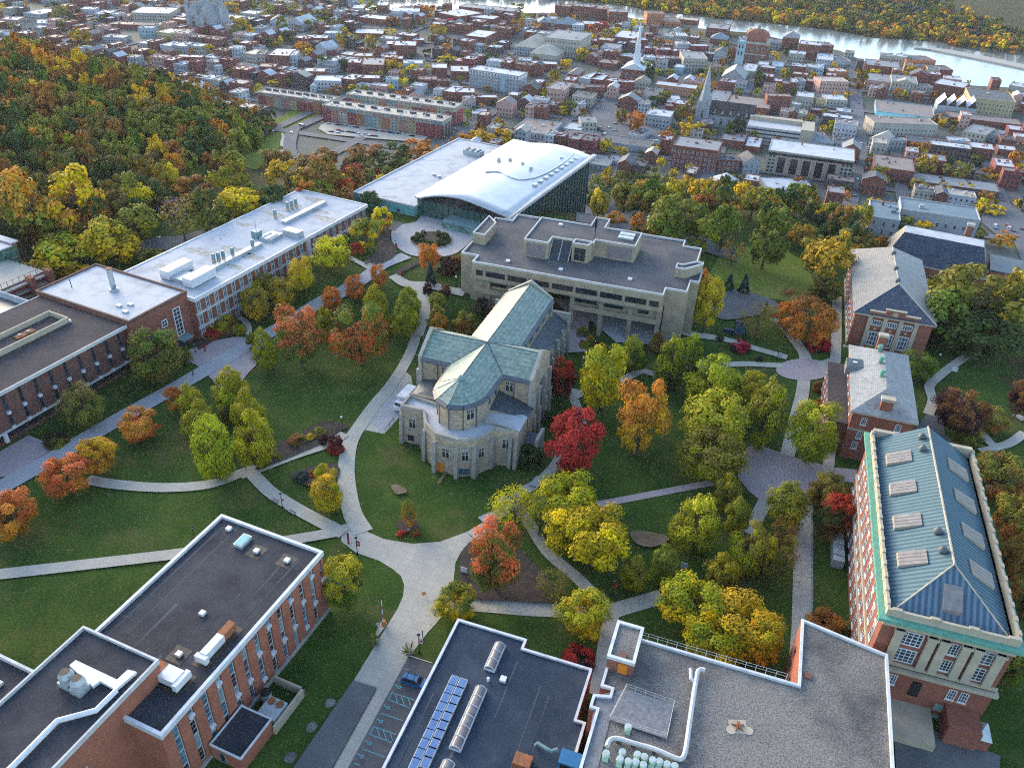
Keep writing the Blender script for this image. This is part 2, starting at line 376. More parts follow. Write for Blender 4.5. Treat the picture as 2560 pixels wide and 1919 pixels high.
# ---------------------------------------------------------------- world and light
wd = bpy.data.worlds.new("World"); SC.world = wd; wd.use_nodes = True
wt = wd.node_tree; bg = wt.nodes['Background']; sky = wt.nodes.new('ShaderNodeTexSky'); sky.sky_type = 'NISHITA'; sky.sun_disc = False
SUN_EL, SUN_AZ = 16.0, -38.0          # low in the south-west: ahead of the camera and to its left
sky.sun_elevation = R_(SUN_EL); sky.sun_rotation = R_(SUN_AZ); sky.air_density = 1.0; sky.dust_density = 1.6; sky.ozone_density = 1.4
wt.links.new(sky.outputs[0], bg.inputs[0]); bg.inputs[1].default_value = SKY_STRENGTH = 0.15
sl = bpy.data.lights.new("sun", 'SUN'); so = bpy.data.objects.new("sun", sl); COL.objects.link(so)
sl.energy = .8; sl.angle = R_(40); sl.color = (1, .84, .64)
sd = Vector((math.sin(R_(SUN_AZ)) * math.cos(R_(SUN_EL)), math.cos(R_(SUN_AZ)) * math.cos(R_(SUN_EL)), math.sin(R_(SUN_EL))))
so.rotation_euler = sd.to_track_quat('Z', 'Y').to_euler(); so.location = (-100, 200, 300)
SC.view_settings.view_transform = 'Standard'; SC.view_settings.look = 'None'; SC.view_settings.exposure = 2.12; SC.view_settings.gamma = 1
SC.render.engine = 'CYCLES'; SC.cycles.max_bounces = 5; SC.cycles.diffuse_bounces = 2; SC.cycles.glossy_bounces = 2; SC.cycles.transmission_bounces = 2
SC.cycles.use_denoising = False; SC.cycles.filter_width = 1.1; SC.cycles.sample_clamp_indirect = 2; SC.cycles.sample_clamp_direct = 3; SC.cycles.caustics_reflective = False; SC.cycles.caustics_refractive = False
SC.render.use_persistent_data = False
hb = MB(); hb.box(-1950, 2370, -390, 2790, TOWN - 4, 127)
m_ = bpy.data.materials.new('thin_haze'); m_.use_nodes = True; t = m_.node_tree; t.nodes.clear(); vo = t.nodes.new('ShaderNodeVolumePrincipled'); t.links.new(vo.outputs[0], t.nodes.new('ShaderNodeOutputMaterial').inputs['Volume'])
vo.inputs['Color'].default_value = (.8, .88, 1, 1); vo.inputs['Density'].default_value = .000035; vo.inputs['Anisotropy'].default_value = .2
tag(hb.build('haze', [m_]), 'thin pale haze over the town', kind='stuff'); SC.cycles.volume_bounces = 0

# ---------------------------------------------------------------- terrain
def axis_vals(a, b, fine0, fine1, st, coarse):
    out = []; x = a
    while x < fine0: out.append(x); x += coarse
    x = fine0
    while x < fine1: out.append(x); x += st
    x = fine1
    while x <= b: out.append(x); x += coarse
    return out
def terrain():
    xs = axis_vals(-1860, 2280, -540, 480, 6, 120); ys = axis_vals(-300, 2700, -60, 660, 6, 120)
    vs = [(x, y, ground(x, y)) for y in ys for x in xs]; n = len(xs); fs = []; ms = []
    for j in range(len(ys) - 1):
        for i in range(n - 1):
            fs.append((j * n + i, j * n + i + 1, (j + 1) * n + i + 1, (j + 1) * n + i))
            x = (xs[i] + xs[i + 1]) / 2; y = (ys[j] + ys[j + 1]) / 2; z = ground(x, y)
            s = x * gC - y * gS; t = x * gS + y * gC
            k = (t - lerp(CREST, s)) / 125
            mi = 0
            if s < -215 and t > 175 or .02 < k < .93 or s < -190 and t > 230: mi = 1
            if s > 75 and t > 60 and k < .9: mi = 1 if t > 215 else 0
            if k >= .93: mi = 2
            if y > 1150 - .3 * x: mi = 1
            ms.append(mi)
    me = bpy.data.meshes.new('ground'); me.from_pydata(vs, [], fs)
    for k_ in ('lawn', 'floor', 'town'): me.materials.append(M[k_])
    me.polygons.foreach_set('material_index', ms); me.polygons.foreach_set('use_smooth', [True] * len(fs)); me.update()
    tag(link('ground', me), kind='structure')
terrain()
LAYER = [0.03]
def drape(name, poly, mat, kind='structure', dz=None, step=None, label=None, cat=None, thick=0):
    """a thin sheet of ground cover following the terrain; poly in world x, y"""
    bm = bmesh.new()
    f = bm.faces.new([bm.verts.new((p[0], p[1], 0)) for p in poly])
    if f.normal.z < 0: f.normal_flip()
    bmesh.ops.triangulate(bm, faces=bm.faces[:])
    flat = max(abs(ground(p[0], p[1]) - ground(poly[0][0], poly[0][1])) for p in poly) < .02
    if not flat:
        step = step or 6
        for ax in (0, 1):
            lo = min(p[ax] for p in poly); hi = max(p[ax] for p in poly); x = math.floor(lo / step) * step + step
            while x < hi:
                c = [0, 0, 0]; c[ax] = x; nn = [0, 0, 0]; nn[ax] = 1
                bmesh.ops.bisect_plane(bm, geom=bm.verts[:] + bm.edges[:] + bm.faces[:], plane_co=c, plane_no=nn); x += step
        bmesh.ops.triangulate(bm, faces=bm.faces[:])
    if dz is None: LAYER[0] += .008; dz = LAYER[0]
    for v in bm.verts: v.co.z = ground(v.co.x, v.co.y) + dz + (0 if flat else .1)
    for f in bm.faces:
        f.normal_update()
        if f.normal.z < 0: f.normal_flip()
    me = bpy.data.meshes.new(name); bm.to_mesh(me); bm.free(); me.materials.append(mat)
    o = link(name, me); return tag(o, label, cat, kind=kind)
def smooth(pts, n=6, closed=False):
    P_ = [Vector(p) for p in pts]; K = len(P_); out = []
    rng = range(K) if closed else range(K - 1)
    for i in rng:
        p1 = P_[i]; p2 = P_[(i + 1) % K]
        p0 = P_[i - 1] if closed or i > 0 else p1 * 2 - p2
        p3 = P_[(i + 2) % K] if closed or i + 2 < K else p2 * 2 - p1
        for j in range(n):
            t = j / n
            out.append(.5 * ((2 * p1) + (p2 - p0) * t + (2 * p0 - 5 * p1 + 4 * p2 - p3) * t * t + (3 * p1 - p0 - 3 * p2 + p3) * t ** 3))
    if not closed: out.append(P_[-1])
    return out
def ribbon_poly(pts, w):
    pts = [Vector(p[:2]) for p in pts]; L_ = []; Rr = []; K = len(pts)
    for i, p in enumerate(pts):
        d = (pts[min(i + 1, K - 1)] - pts[max(i - 1, 0)]).normalized(); n = Vector((-d.y, d.x))
        ww = w if not isinstance(w, (list, tuple)) else w[0] + (w[1] - w[0]) * i / (K - 1)
        L_.append(p + n * ww / 2); Rr.append(p - n * ww / 2)
    return L_ + Rr[::-1]
def path(name, mat, pts, w, n=6, town=False):
    """pts: surveyed centre line; w: width in metres"""
    c = [GT(*p) for p in pts]
    c = smooth(c, n) if n > 1 else c
    return drape(name, ribbon_poly(c, w), M[mat])
def area(name, mat, pts, n=0, dz=None):
    c = [GT(*p) for p in pts]
    if n: c = smooth(c, n, True)
    return drape(name, [(p.x, p.y) for p in c], M[mat], dz=dz)
def ring(c, rx, ry, n=28): return [(c[0] + rx * math.cos(2 * math.pi * i / n), c[1] + ry * math.sin(2 * math.pi * i / n)) for i in range(n)]
F_ = lambda *p: [fv(a, b) for a, b in p]
# campus paths
path('path', 'concrete', F_((903, 690), (899, 720), (893, 745), (872, 790), (845, 832), (812, 872), (783, 912), (757, 955), (748, 1010), (751, 1060), (762, 1110), (785, 1150)), [2.7, 4.2])
area('path', 'concrete', F_((770, 925), (850, 815), (872, 800), (888, 812), (893, 840), (868, 895), (830, 937)))
area('path', 'bluestone', F_((800, 912), (846, 850), (868, 868), (871, 892), (829, 937)))
area('path', 'concrete', F_((735, 1135), (752, 1130), (780, 1137), (797, 1150), (830, 1164), (890, 1174), (950, 1170), (1010, 1148), (1060, 1118), (1075, 1140), (1020, 1172), (997, 1190), (984, 1215), (980, 1250),
     (985, 1285), (985, 1305), (952, 1335), (923, 1367), (895, 1404), (883, 1419), (753, 1658), (700, 1700), (690, 1700), (719, 1658), (814, 1487), (763, 1471), (859, 1314), (871, 1287), (873, 1262), (866, 1244), (850, 1230), (820, 1211), (770, 1194), (738, 1170)))
path('path', 'concrete', F_((1050, 1130), (1090, 1100), (1125, 1065), (1165, 1040), (1195, 1010), (1207, 990), (1200, 975)), 2.6)
path('path', 'concrete', F_((1080, 1075), (1128, 1108), (1180, 1188), (1245, 1246), (1289, 1290), (1312, 1318)), 2.6)
path('path', 'concrete', F_((960, 1300), (1050, 1307), (1130, 1314), (1205, 1318), (1300, 1324), (1350, 1311), (1430, 1288)), 3.4)
path('path', 'concrete', F_((1312, 1310), (1318, 1345), (1308, 1400), (1298, 1450), (1285, 1500)), [3.6, 2.4])
path('path', 'paver', F_((1290, 1090), (1553, 1040)), 2.0, 1)
area('plaza', 'paver', [q(11, 2080, 500), q(11, 1950, 640), q(11, 1950, 800), q(11, 2040, 920), q(11, 2180, 1035), q(12, 0, 1050), q(12, 180, 1130), q(12, 330, 1000), q(12, 440, 930), q(12, 500, 830), q(12, 740, 850), q(12, 770, 740), q(12, 560, 720), q(12, 250, 640), q(12, 0, 555)])
path('path', 'concrete', [q(11, 2190, 1010), q(11, 2110, 1160), q(11, 2040, 1290)], 3.0, 1)
path('path', 'concrete', F_((1703, 1060), (1718, 1085)), 3.5, 1)
path('ramp', 'concrete', F_((1737, 1090), (1735, 1200), (1733, 1360), (1725, 1470)), 3.9, 1)
path('path', 'concrete', F_((1205, 985), (1235, 950), (1258, 905), (1247, 880), (1236, 850), (1240, 840)), 2.4)
path('path', 'concrete', F_((1232, 862), (1290, 835), (1345, 820), (1385, 803), (1420, 808), (1500, 795), (1600, 787), (1690, 791)), 2.6)
path('path', 'concrete', F_((1430, 700), (1490, 722), (1570, 735), (1640, 756), (1700, 773)), 2.7)
path('path', 'concrete', F_((1740, 790), (1737, 765), (1712, 730), (1688, 700), (1672, 688)), [3.6, 3.0])
path('path', 'concrete', F_((1738, 800), (1733, 850), (1718, 910), (1700, 985)), 3.4)
path('path', 'concrete', F_((1770, 800), (1800, 790), (1806, 740), (1808, 640)), 3.0)
path('path', 'concrete', F_((1795, 790), (1813, 840), (1800, 900), (1790, 1000), (1780, 1030)), 2.6)
area('plaza', 'paver', ring(fv(1737, 799), 71, 27))
area('path', 'concrete', F_((1765, 783), (1790, 775), (1820, 790), (1828, 830), (1800, 860), (1785, 815)))
# west walk, round plaza, fountain court
path('walk', 'bluestone', [(-150, 1310), (0, 1222), (130, 1148), (300, 1048), (440, 970), (560, 900), (692, 824), (779, 770), (857, 730), (918, 692), (958, 663), (1016, 640)], 5.2)
area('plaza', 'paver', [q(5, 1560, 1420), q(5, 1700, 1340), q(5, 1850, 1290), q(5, 2060, 1255), q(5, 2200, 1290), q(6, 60, 1300), q(6, 70, 1420), q(6, -60, 1560), q(9, 1980, 80), q(5, 1800, 1590), q(5, 1700, 1500)], 3)
area('plaza', 'paver', [q(9, -20, 600), q(9, 250, 445), q(9, 490, 545), q(9, 90, 790), q(9, -40, 820)])
area('plaza', 'bluestone', [(980, 575), (1000, 562), (1040, 556), (1070, 525), (1125, 540), (1180, 558), (1215, 570), (1180, 600), (1155, 625), (1125, 640), (1080, 645), (1030, 640), (1000, 625), (980, 605)], 2)
area('path', 'asphalt', [(925, 553), (960, 545), (1008, 560), (985, 580), (950, 565)])
path('path', 'concrete', [(982, 690), (1016, 711), (1074, 715), (1120, 726), (1161, 735)], 3.4)
path('path', 'concrete', [(1035, 716), (1052, 735), (1061, 757), (1062, 785), (1055, 812), (1045, 842)], [3.4, 3.0])
path('path', 'concrete', [(217, 1200), (290, 1212), (405, 1220), (521, 1212), (608, 1182), (640, 1172)], 3.0)
path('path', 'concrete', [(600, 1190), (650, 1172), (740, 1138), (820, 1111), (862, 1085)], 2.9)
path('path', 'concrete', [(618, 1170), (650, 1206), (686, 1238), (760, 1283), (860, 1335)], 3.1)
path('path', 'concrete', [(-60, 1446), (0, 1437), (220, 1412), (443, 1386), (600, 1365)], 2.9)
path('path', 'concrete', [(560, 1375), (727, 1351), (850, 1330)], 2.8)
path('path', 'concrete', [q(6, 780, 560), q(6, 900, 620), q(6, 1010, 680)], 2.0, 1)
path('path', 'concrete', [q(6, 1040, 1155), q(6, 1400, 1165)], 2.0, 1)
path('path', 'concrete', [q(5, 2060, 1080), q(5, 2140, 1150), q(5, 2150, 1240)], 1.8)
# drives, car park, road
area('drive', 'asphalt', F_((763, 1471), (814, 1487), (719, 1658), (690, 1700), (600, 1700), (635, 1658)))
area('parking_lot', 'asphalt', [q(14, 1315, 705), q(14, 1530, 775), q(14, 1700, 900), q(14, 1400, 1656), q(14, 1250, 1900), q(14, 650, 1900), q(14, 800, 1656)])
area('road', 'asphalt', [(1790, 745), (1830, 725), (1880, 735), (1935, 755), (1960, 775), (1940, 790), (1890, 790), (1840, 800), (1800, 800), (1780, 780)], 2)
path('road', 'asphalt', [(1250, 520), (1400, 520), (1480, 532), (1560, 552), (1640, 575), (1720, 600), (1840, 640)], 11)
area('road', 'asphalt', [(1440, 498), (1600, 528), (1690, 560), (1670, 585), (1560, 575), (1440, 556)])
path('road', 'asphalt', [(300, 640), (360, 620), (420, 610), (480, 600), (545, 575), (600, 555)], 8)
area('path', 'asphalt', [q(12, 1250, 420), q(12, 1370, 260), q(12, 1500, 290), q(12, 1530, 450), q(12, 1660, 560), q(12, 1450, 540), q(12, 1330, 560)])
path('path', 'concrete', [q(8, 1770, 1390), q(8, 1600, 1500), q(8, 1460, 1610), q(12, 1390, 30), q(12, 1420, 150), q(12, 1380, 270)], 2.6)
path('path', 'concrete', [q(12, 1770, 375), q(12, 1850, 440), q(12, 1950, 540), q(12, 2080, 520), q(12, 2211, 430)], 2.4)
path('path', 'concrete', [q(12, 1830, 590), q(12, 1930, 570), q(12, 2000, 540)], 2.4, 1)
path('path', 'concrete', [q(12, 2130, 270), q(12, 2211, 320)], 2.2, 1)
path('path', 'concrete', [q(12, 1880, 905), q(12, 2100, 915)], 2.2, 1)
area('service_yard', 'asphalt', [q(16, 1080, 1250), q(16, 1400, 1330), q(16, 1800, 1480), q(16, 2000, 1560), q(16, 1990, 1700), q(16, 1100, 1700)])
area('court', 'paver', [q(7, 350, 930), q(7, 640, 950), q(7, 690, 1080), q(7, 660, 1150), q(7, 655, 1270), q(7, 640, 1390), q(7, 560, 1395), q(7, 480, 1400), q(7, 470, 1060)])
area('court', 'bluestone', [q(7, 600, 900), q(7, 640, 1080), q(7, 690, 1130), q(7, 900, 1310), q(7, 1190, 1330), q(7, 1420, 1180), q(7, 1300, 1000)])
# beds and worn turf
area('planting_bed', 'mulch', [q(10, 0, 740), q(10, 80, 640), q(10, 200, 520), q(10, 400, 430), q(10, 560, 330), q(10, 800, 370), q(10, 700, 430), q(10, 600, 510), q(10, 300, 640), q(10, 60, 740)], 2)
area('planting_bed', 'mulch', [q(10, 290, 800), q(10, 420, 740), q(10, 560, 700), q(10, 700, 700), q(10, 720, 800), q(10, 600, 880), q(10, 450, 890)], 2)
area('planting_bed', 'mulch', ring(q(10, 690, 570), 23, 14))
area('planting_bed', 'mulch', ring(q(10, 1310, 1230), 28, 17))
area('planting_bed', 'mulch', [q(6, 1030, 330), q(6, 1150, 320), q(6, 1160, 430), q(6, 1230, 530), q(6, 1100, 620), q(6, 960, 640), q(6, 940, 600), q(6, 1060, 500)], 2)
area('planting_bed', 'mulch', [q(6, 1200, 700), q(6, 1400, 600), q(6, 1410, 625), q(6, 1230, 730)])
area('planting_bed', 'mulch', [q(5, 1700, 1260), q(5, 1850, 1160), q(5, 2030, 1110), q(5, 2080, 1200), q(5, 2020, 1250), q(5, 1850, 1290), q(5, 1720, 1370)], 2)
area('bare_patch', 'dirt', [q(11, 1020, 1290), q(11, 1150, 1280), q(11, 1350, 1330), q(11, 1300, 1390), q(11, 1180, 1420), q(11, 1060, 1380)], 3)
area('bare_patch', 'dirt', [q(10, 1560, 870), q(10, 1640, 750), q(10, 1665, 760), q(10, 1590, 870)])
area('bare_patch', 'dirt', [q(10, 1165, 890), q(10, 1215, 880), q(10, 1300, 920), q(10, 1290, 950), q(10, 1220, 965), q(10, 1190, 940)], 2)
area('slab', 'bluestone', [q(10, 1915, 1165), q(10, 2020, 1115), q(10, 2100, 1170), q(10, 1970, 1215)])
area('slab', 'bluestone', [q(11, 145, 880), q(11, 210, 805), q(11, 290, 850), q(11, 220, 905)])
area('bare_patch', 'mulch', F_((1000, 1190), (1040, 1165), (1120, 1190), (1190, 1260), (1230, 1300), (1190, 1305), (1090, 1300), (1005, 1290), (990, 1240)), 2)
# meadow and descending road on the left, lawn on the right
area('meadow', 'meadow', [(400, 445), (470, 398), (560, 362), (650, 330), (705, 292), (740, 272), (805, 282), (770, 300), (722, 322), (706, 370), (690, 405), (640, 425), (590, 405), (530, 412), (500, 445), (440, 462)], 2, .02)
area('lawn', 'meadow', F_((1530, 620), (1560, 545), (1650, 530), (1730, 560), (1760, 620), (1740, 655), (1690, 650), (1570, 625)), 2, .02)
# ---------------------------------------------------------------- windows
WC = {}
def win(par, x, y, z, face, w, h, frame='white', pane='glass', nx=2, nz=2, name='window', fw=.1, arch=False, sill=None, deep=.1):
    """a window on a wall; z is the bottom, face is the side it looks to"""
    key = (round(w, 2), round(h, 2), frame, pane, nx, nz, fw, arch, sill, deep)
    if key not in WC:
        b = MB(); d = deep
        if not arch:
            b.box(-w / 2, -w / 2 + fw, -d, .02, 0, h, 0); b.box(w / 2 - fw, w / 2, -d, .02, 0, h, 0)
            b.box(-w / 2 + fw, w / 2 - fw, -d, .02, 0, fw, 0); b.box(-w / 2 + fw, w / 2 - fw, -d, .02, h - fw, h, 0)
            b.box(-w / 2 + fw, w / 2 - fw, -.03, .02, fw, h - fw, 1)
            for i in range(1, nx): xx = -w / 2 + w * i / nx; b.box(xx - fw * .3, xx + fw * .3, -d * .7, -.03, fw, h - fw, 0)
            for i in range(1, nz): zz = h * i / nz; b.box(-w / 2 + fw, w / 2 - fw, -d * .6, -.031, zz - fw * .3, zz + fw * .3, 0)
        else:   # pointed gothic window in a stone surround
            def ogive(W_, H_):
                pts = [(-W_ / 2, 0), (W_ / 2, 0), (W_ / 2, H_ * .62)]
                pts += [(W_ / 2 * math.cos(a) * (1 - .12 * math.sin(2 * a)), H_ * .62 + H_ * .38 * math.sin(a)) for a in [math.pi * i / 10 for i in range(1, 10)]]
                return pts + [(-W_ / 2, H_ * .62)]
            def slab(poly, y0, y1, mi):
                k = len(poly)
                b.face([(p[0], y0, p[1]) for p in poly], mi)
                for i in range(k):
                    p, r = poly[i], poly[(i + 1) % k]; b.face([(p[0], y1, p[1]), (r[0], y1, r[1]), (r[0], y0, r[1]), (p[0], y0, p[1])], mi)
            slab([(-w / 2, 0), (w / 2, 0), (w / 2, h * .8), (w * .3, h), (-w * .3, h), (-w / 2, h * .8)], -d, .05, 0)
            lw = (w - .5) / nx
            for i in range(nx):
                cx = -w / 2 + .25 + lw * (i + .5); hh = h - .55 - (.3 if nx > 1 and i in (0, nx - 1) else 0)
                slab([(cx + p[0], .25 + p[1]) for p in ogive(lw * .78, hh * .62)], -d - .02, -d, 1)
                for k in (-.2, .2): slab([(cx + k * lw + p[0], .25 + hh * .68 + p[1]) for p in ogive(lw * .3, hh * .26)], -d - .02, -d, 1)
        if sill: b.box(-w / 2 - .12, w / 2 + .12, -.2, 0, -.18, 0, 0)
        WC[key] = b.mesh(name, [M[frame], M[pane]])
    return link(name, WC[key], par, (x, y, z), {'-y': 0, '+x': R_(90), '-x': R_(-90), '+y': R_(180)}.get(face, face))
def part(name, mb, mats, par, **k): return mb.build(name, [M[x] for x in mats.split()], par, **k)
def gable(b, x0, x1, y0, y1, z0, z1, axis='y', mi=0, ov=.0, mi2=None, th=.3):
    """two roof slopes as slabs; axis = direction of the ridge"""
    mi2 = mi if mi2 is None else mi2
    if axis == 'y':
        c = (x0 + x1) / 2
        for s in ((x0, mi), (x1, mi2)):
            p = [(s[0], y0, z0), (s[0], y1, z0), (c, y1, z1), (c, y0, z1)]
            if s[0] == x1: p = p[::-1]
            b.face(p, s[1])
    else:
        c = (y0 + y1) / 2
        for s in ((y0, mi), (y1, mi2)):
            p = [(x0, s[0], z0), (x1, s[0], z0), (x1, c, z1), (x0, c, z1)]
            if s[0] == y1: p = p[::-1]
            b.face(p, s[1])

# ================================================================ stone chapel
ch = Bld('chapel', 17.6, -57.2, 159.3, 0, 'stone chapel with pale green slate roofs and a rounded apse among the lawns', 'chapel')
EV, RG = 16.9, 20.4
o = ch.o
wl = MB()
wl.box(-6, 6, 7, 34.2, -1, EV - .3)                              # nave
wl.face([(-6, 34.2, EV - .3), (-6, 34.2, EV - .3), (0, 34.2, RG), (6, 34.2, EV - .3)]) if False else None
wl.box(-14.2, 13.1, -6.7, 6.7, -1, EV - .3)                       # transept
ap = [(-5.6, -6.7), (-5.6, -14.0), (-5.3, -18.2), (-3.6, -21.2), (-.6, -22.8), (2.4, -22.0), (4.6, -19.6), (5.6, -16.5), (5.6, -6.7)]
wl.prism(ap, -1, EV - .3)                                         # choir and apse
part('wall', wl, 'stone', o)
for yy, a, c in ((34.2, 0, 6.0),):
    g = MB(); g.prism([(-6.4, 0), (6.4, 0), (6.4, .9), (-6.4, .9)], 0, .1)
    g = MB()
    for y_ in (34.0, 34.9):
        pts = [(-6.5, y_, -1), (6.5, y_, -1), (6.5, y_, EV + .1), (0, y_, RG + .9), (-6.5, y_, EV + .1)]
        g.face(pts if y_ < 34.5 else pts[::-1])
    for p, r in (((-6.5, EV + .1), (0, RG + .9)), ((0, RG + .9), (6.5, EV + .1)), ((6.5, EV + .1), (6.5, -1)), ((-6.5, -1), (-6.5, EV + .1))):
        g.face([(p[0], 34.0, p[1]), (p[0], 34.9, p[1]), (r[0], 34.9, r[1]), (r[0], 34.0, r[1])], 1)
    part('nave_gable', g, 'stone trim', o)
for sx, xe in ((-1, -14.2), (1, 13.1)):
    g = MB(); xa, xb = (xe, xe + .9 * sx)
    for x_ in (xa, xb):
        pts = [(x_, -7.2, -1), (x_, 7.2, -1), (x_, 7.2, EV + .2), (x_, 0, RG + 1.0), (x_, -7.2, EV + .2)]
        g.face(pts)
    for p, r in (((-7.2, EV + .2), (0, RG + 1)), ((0, RG + 1), (7.2, EV + .2)), ((-7.2, -1), (-7.2, EV + .2)), ((7.2, EV + .2), (7.2, -1))):
        g.face([(xa, p[0], p[1]), (xb, p[0], p[1]), (xb, r[0], r[1]), (xa, r[0], r[1])], 1)
    gb = part('transept_gable', g, 'stone trim', o)
    for y_ in (-6.6, -2.6, 2.6, 6.6):
        bt = MB(); bt.box(xb - .3 if sx > 0 else xb - 1.1, xb + 1.1 if sx > 0 else xb + .3, y_ - .6, y_ + .6, -1, 7); bt.box(xb - .3 if sx > 0 else xb - .7, xb + .7 if sx > 0 else xb + .3, y_ - .5, y_ + .5, 7, 13)
        part('buttress', bt, 'ashlar', gb)
    win(gb, xb + .02 * sx, 0, 4.2, '+x' if sx > 0 else '-x', 3.6, 10.5, 'trim', 'glass_dk', 4, 2, 'window', .1, True)
rf = MB()
ev = .55
def slope(b, pts, mi=0): b.face(pts, mi)
for s in (-1, 1):
    e = 6.3 * s
    pn = [(e, 34.0, EV), (0, 34.0, RG), (0, 0, RG), (e, 6.9, EV)]
    slope(rf, pn if s > 0 else pn[::-1])
    for yy in (1, -1):                                            # transept slopes: ridge at y=0, eave at y=+-6.9
        xe = 13.2 if s > 0 else -14.2
        pt = [(e, 6.9 * yy, EV), (0, 0, RG), (xe, 0, RG), (xe, 6.9 * yy, EV)]
        slope(rf, pt if s * yy < 0 else pt[::-1])
    tipy = -17.0
    pc = [(e, -6.9, EV), (0, 0, RG), (0, tipy, RG), (5.9 * s, -16.8 if s > 0 else -15.5, EV)]
    slope(rf, pc[::-1] if s > 0 else pc)
apr = [(-5.9, -15.5), (-5.5, -18.4), (-3.7, -21.5), (-.6, -23.2), (2.6, -22.3), (4.9, -19.8), (5.9, -16.8)]
for p, r in zip(apr, apr[1:]): slope(rf, [(p[0], p[1], EV), (r[0], r[1], EV), (0, -17.0, RG)])
roof = part('roof', rf, 'slate_teal', o)
gt = MB()                                                          # lead gutters, hips and valleys
gpath = [(6.3, 34), (6.3, 6.9), (13.2, 6.9)], [(-6.3, 34), (-6.3, 6.9), (-14.2, 6.9)], [(-14.2, -6.9), (-6.3, -6.9), *apr, (6.3, -6.9), (13.2, -6.9)]
for gp in gpath:
    for a, c in zip(gp, gp[1:]):
        d = (Vector(c) - Vector(a)).normalized(); n = Vector((d.y, -d.x))
        mid = (Vector(a) + Vector(c)) / 2
        k = 1 if gp is gpath[2] else (1 if n.x * mid.x > 0 or abs(n.y) > .9 and n.y * mid.y > 0 else -1)
        if gp is not gpath[2]: k = 1 if (abs(n.x) > .9 and n.x * mid.x > 0) or (abs(n.y) > .9 and n.y * mid.y > 0) else -1
        A_, C_ = Vector(a), Vector(c); o1 = n * k * .85; i1 = -n * k * .12
        q4 = [(A_ + o1, EV - .55), (C_ + o1, EV - .55), (C_ + i1, EV + .06), (A_ + i1, EV + .06)]
        gt.face([(p.x, p.y, z) for p, z in q4]); gt.face([(p.x, p.y, z - .25) for p, z in q4][::-1])
        gt.face([(q4[0][0].x, q4[0][0].y, q4[0][1] - .25), (q4[1][0].x, q4[1][0].y, q4[1][1] - .25), (q4[1][0].x, q4[1][0].y, q4[1][1]), (q4[0][0].x, q4[0][0].y, q4[0][1])])
part('gutter', gt, 'flash', roof)
rd = MB()
for a, c in (((0, 34, RG), (0, -17, RG)), ((-14.2, 0, RG), (13.2, 0, RG)), ((0, 0, RG), (6.3, -6.9, EV)), ((0, 0, RG), (-6.3, -6.9, EV)), ((0, 0, RG), (6.3, 6.9, EV)), ((0, 0, RG), (-6.3, 6.9, EV))):
    rd.tube([Vector(a) + Vector((0, 0, .02)), Vector(c) + Vector((0, 0, .02))], .13, 5)
part('ridge', rd, 'flash', roof)
fn = MB(); fn.cyl(0, -17, RG - .3, RG + .5, .9, 10, 0, .5); fn.cyl(0, -17, RG + .5, RG + .8, .3, 8, 0, .1)
for p in apr: fn.tube([(p[0], p[1], EV + .02), (0, -17, RG + .02)], .09, 4)
part('finial', fn, 'metal_teal', roof)
for x_, y_, z_ in [(p[0] * .985, p[1] * .985 - .05, 9.5) for p in apr[1:-1]] + [(9.4, -6.85, 6), (-10.2, -6.85, 10.5)]:
    dp = MB(); dp.tube([(x_, y_, z_), (x_, y_, EV - .4)], .12, 5); part('downpipe', dp, 'flash', o)
# low ambulatory with a parapet and buttresses
low = [(-14.4, -14), (-14.4, -19.1), (-8.5, -19.1), (-8.2, -20.0), (-6.4, -23.2), (-2.6, -26.2), (2.8, -26.5), (6.3, -25.0), (8.6, -21.6), (9.2, -19.4), (14.5, -18.4), (14.5, -11.6), (5.6, -7), (-5.6, -7), (-5.6, -14)]
lw = MB(); lw.prism(low, -1, 9.8, 0, 1); aw = part('apse_wall', lw, 'stone roof_white', o)
lp = MB(); lp.rim(low[:11], 9.8, 10.6, .55); part('parapet', lp, 'ashlar', aw)
for x_, y_, dx, dy in ((-14.2, -19.3, -.5, -1), (-8.6, -19.6, -.3, -1), (-6.5, -23.5, -.8, -.7), (-2.6, -26.6, -.4, -1), (2.9, -26.9, .2, -1), (6.6, -25.3, .6, -.8), (8.9, -20.6, 1, -.4), (14.2, -18.8, .3, -1), (12.9, -18.9, 0, -1)):
    bt = MB()
    for k, (z0, z1, g) in enumerate(((-1, 3.0, .75), (3.0, 5.8, .5), (5.8, 8.4, .28))):
        bt.prism([(x_ - .42, y_ - g), (x_ + .42, y_ - g), (x_ + .42 + max(0, dx) * g * .4, y_ + .8), (x_ - .42 + min(0, dx) * g * .4, y_ + .8)], z0, z1)
    part('buttress', bt, 'ashlar', aw)
for a, c, zz, w_ in (((-14.4, -19.1), (-8.5, -19.1), 4.6, 2.2), ((-8.2, -20.0), (-6.4, -23.2), 4.6, 1.5), ((-2.6, -26.2), (2.8, -26.5), 4.4, 2.3), ((2.8, -26.5), (6.3, -25.0), 4.4, 2.0), ((9.2, -19.4), (14.5, -18.4), 5.0, 2.3), ((6.3, -25), (8.6, -21.6), 4.4, 1.9)):
    d = Vector(c) - Vector(a); ang = math.atan2(d.y, d.x); mid = (Vector(a) + Vector(c)) / 2
    win(aw, mid.x, mid.y, zz, ang, w_, 3.4, 'trim', 'glass_dk', 2, 2, 'window', .1, True)
for a, c in ((apr[2], apr[3]), (apr[4], apr[5])):
    d = Vector(c) - Vector(a); ang = math.atan2(d.y, d.x); mid = (Vector(a) + Vector(c)) / 2 * .975
    win(o, mid.x, mid.y, 12.1, ang, 2.4, 3.6, 'trim', 'glass_dk', 2, 2, 'window', .1, True)
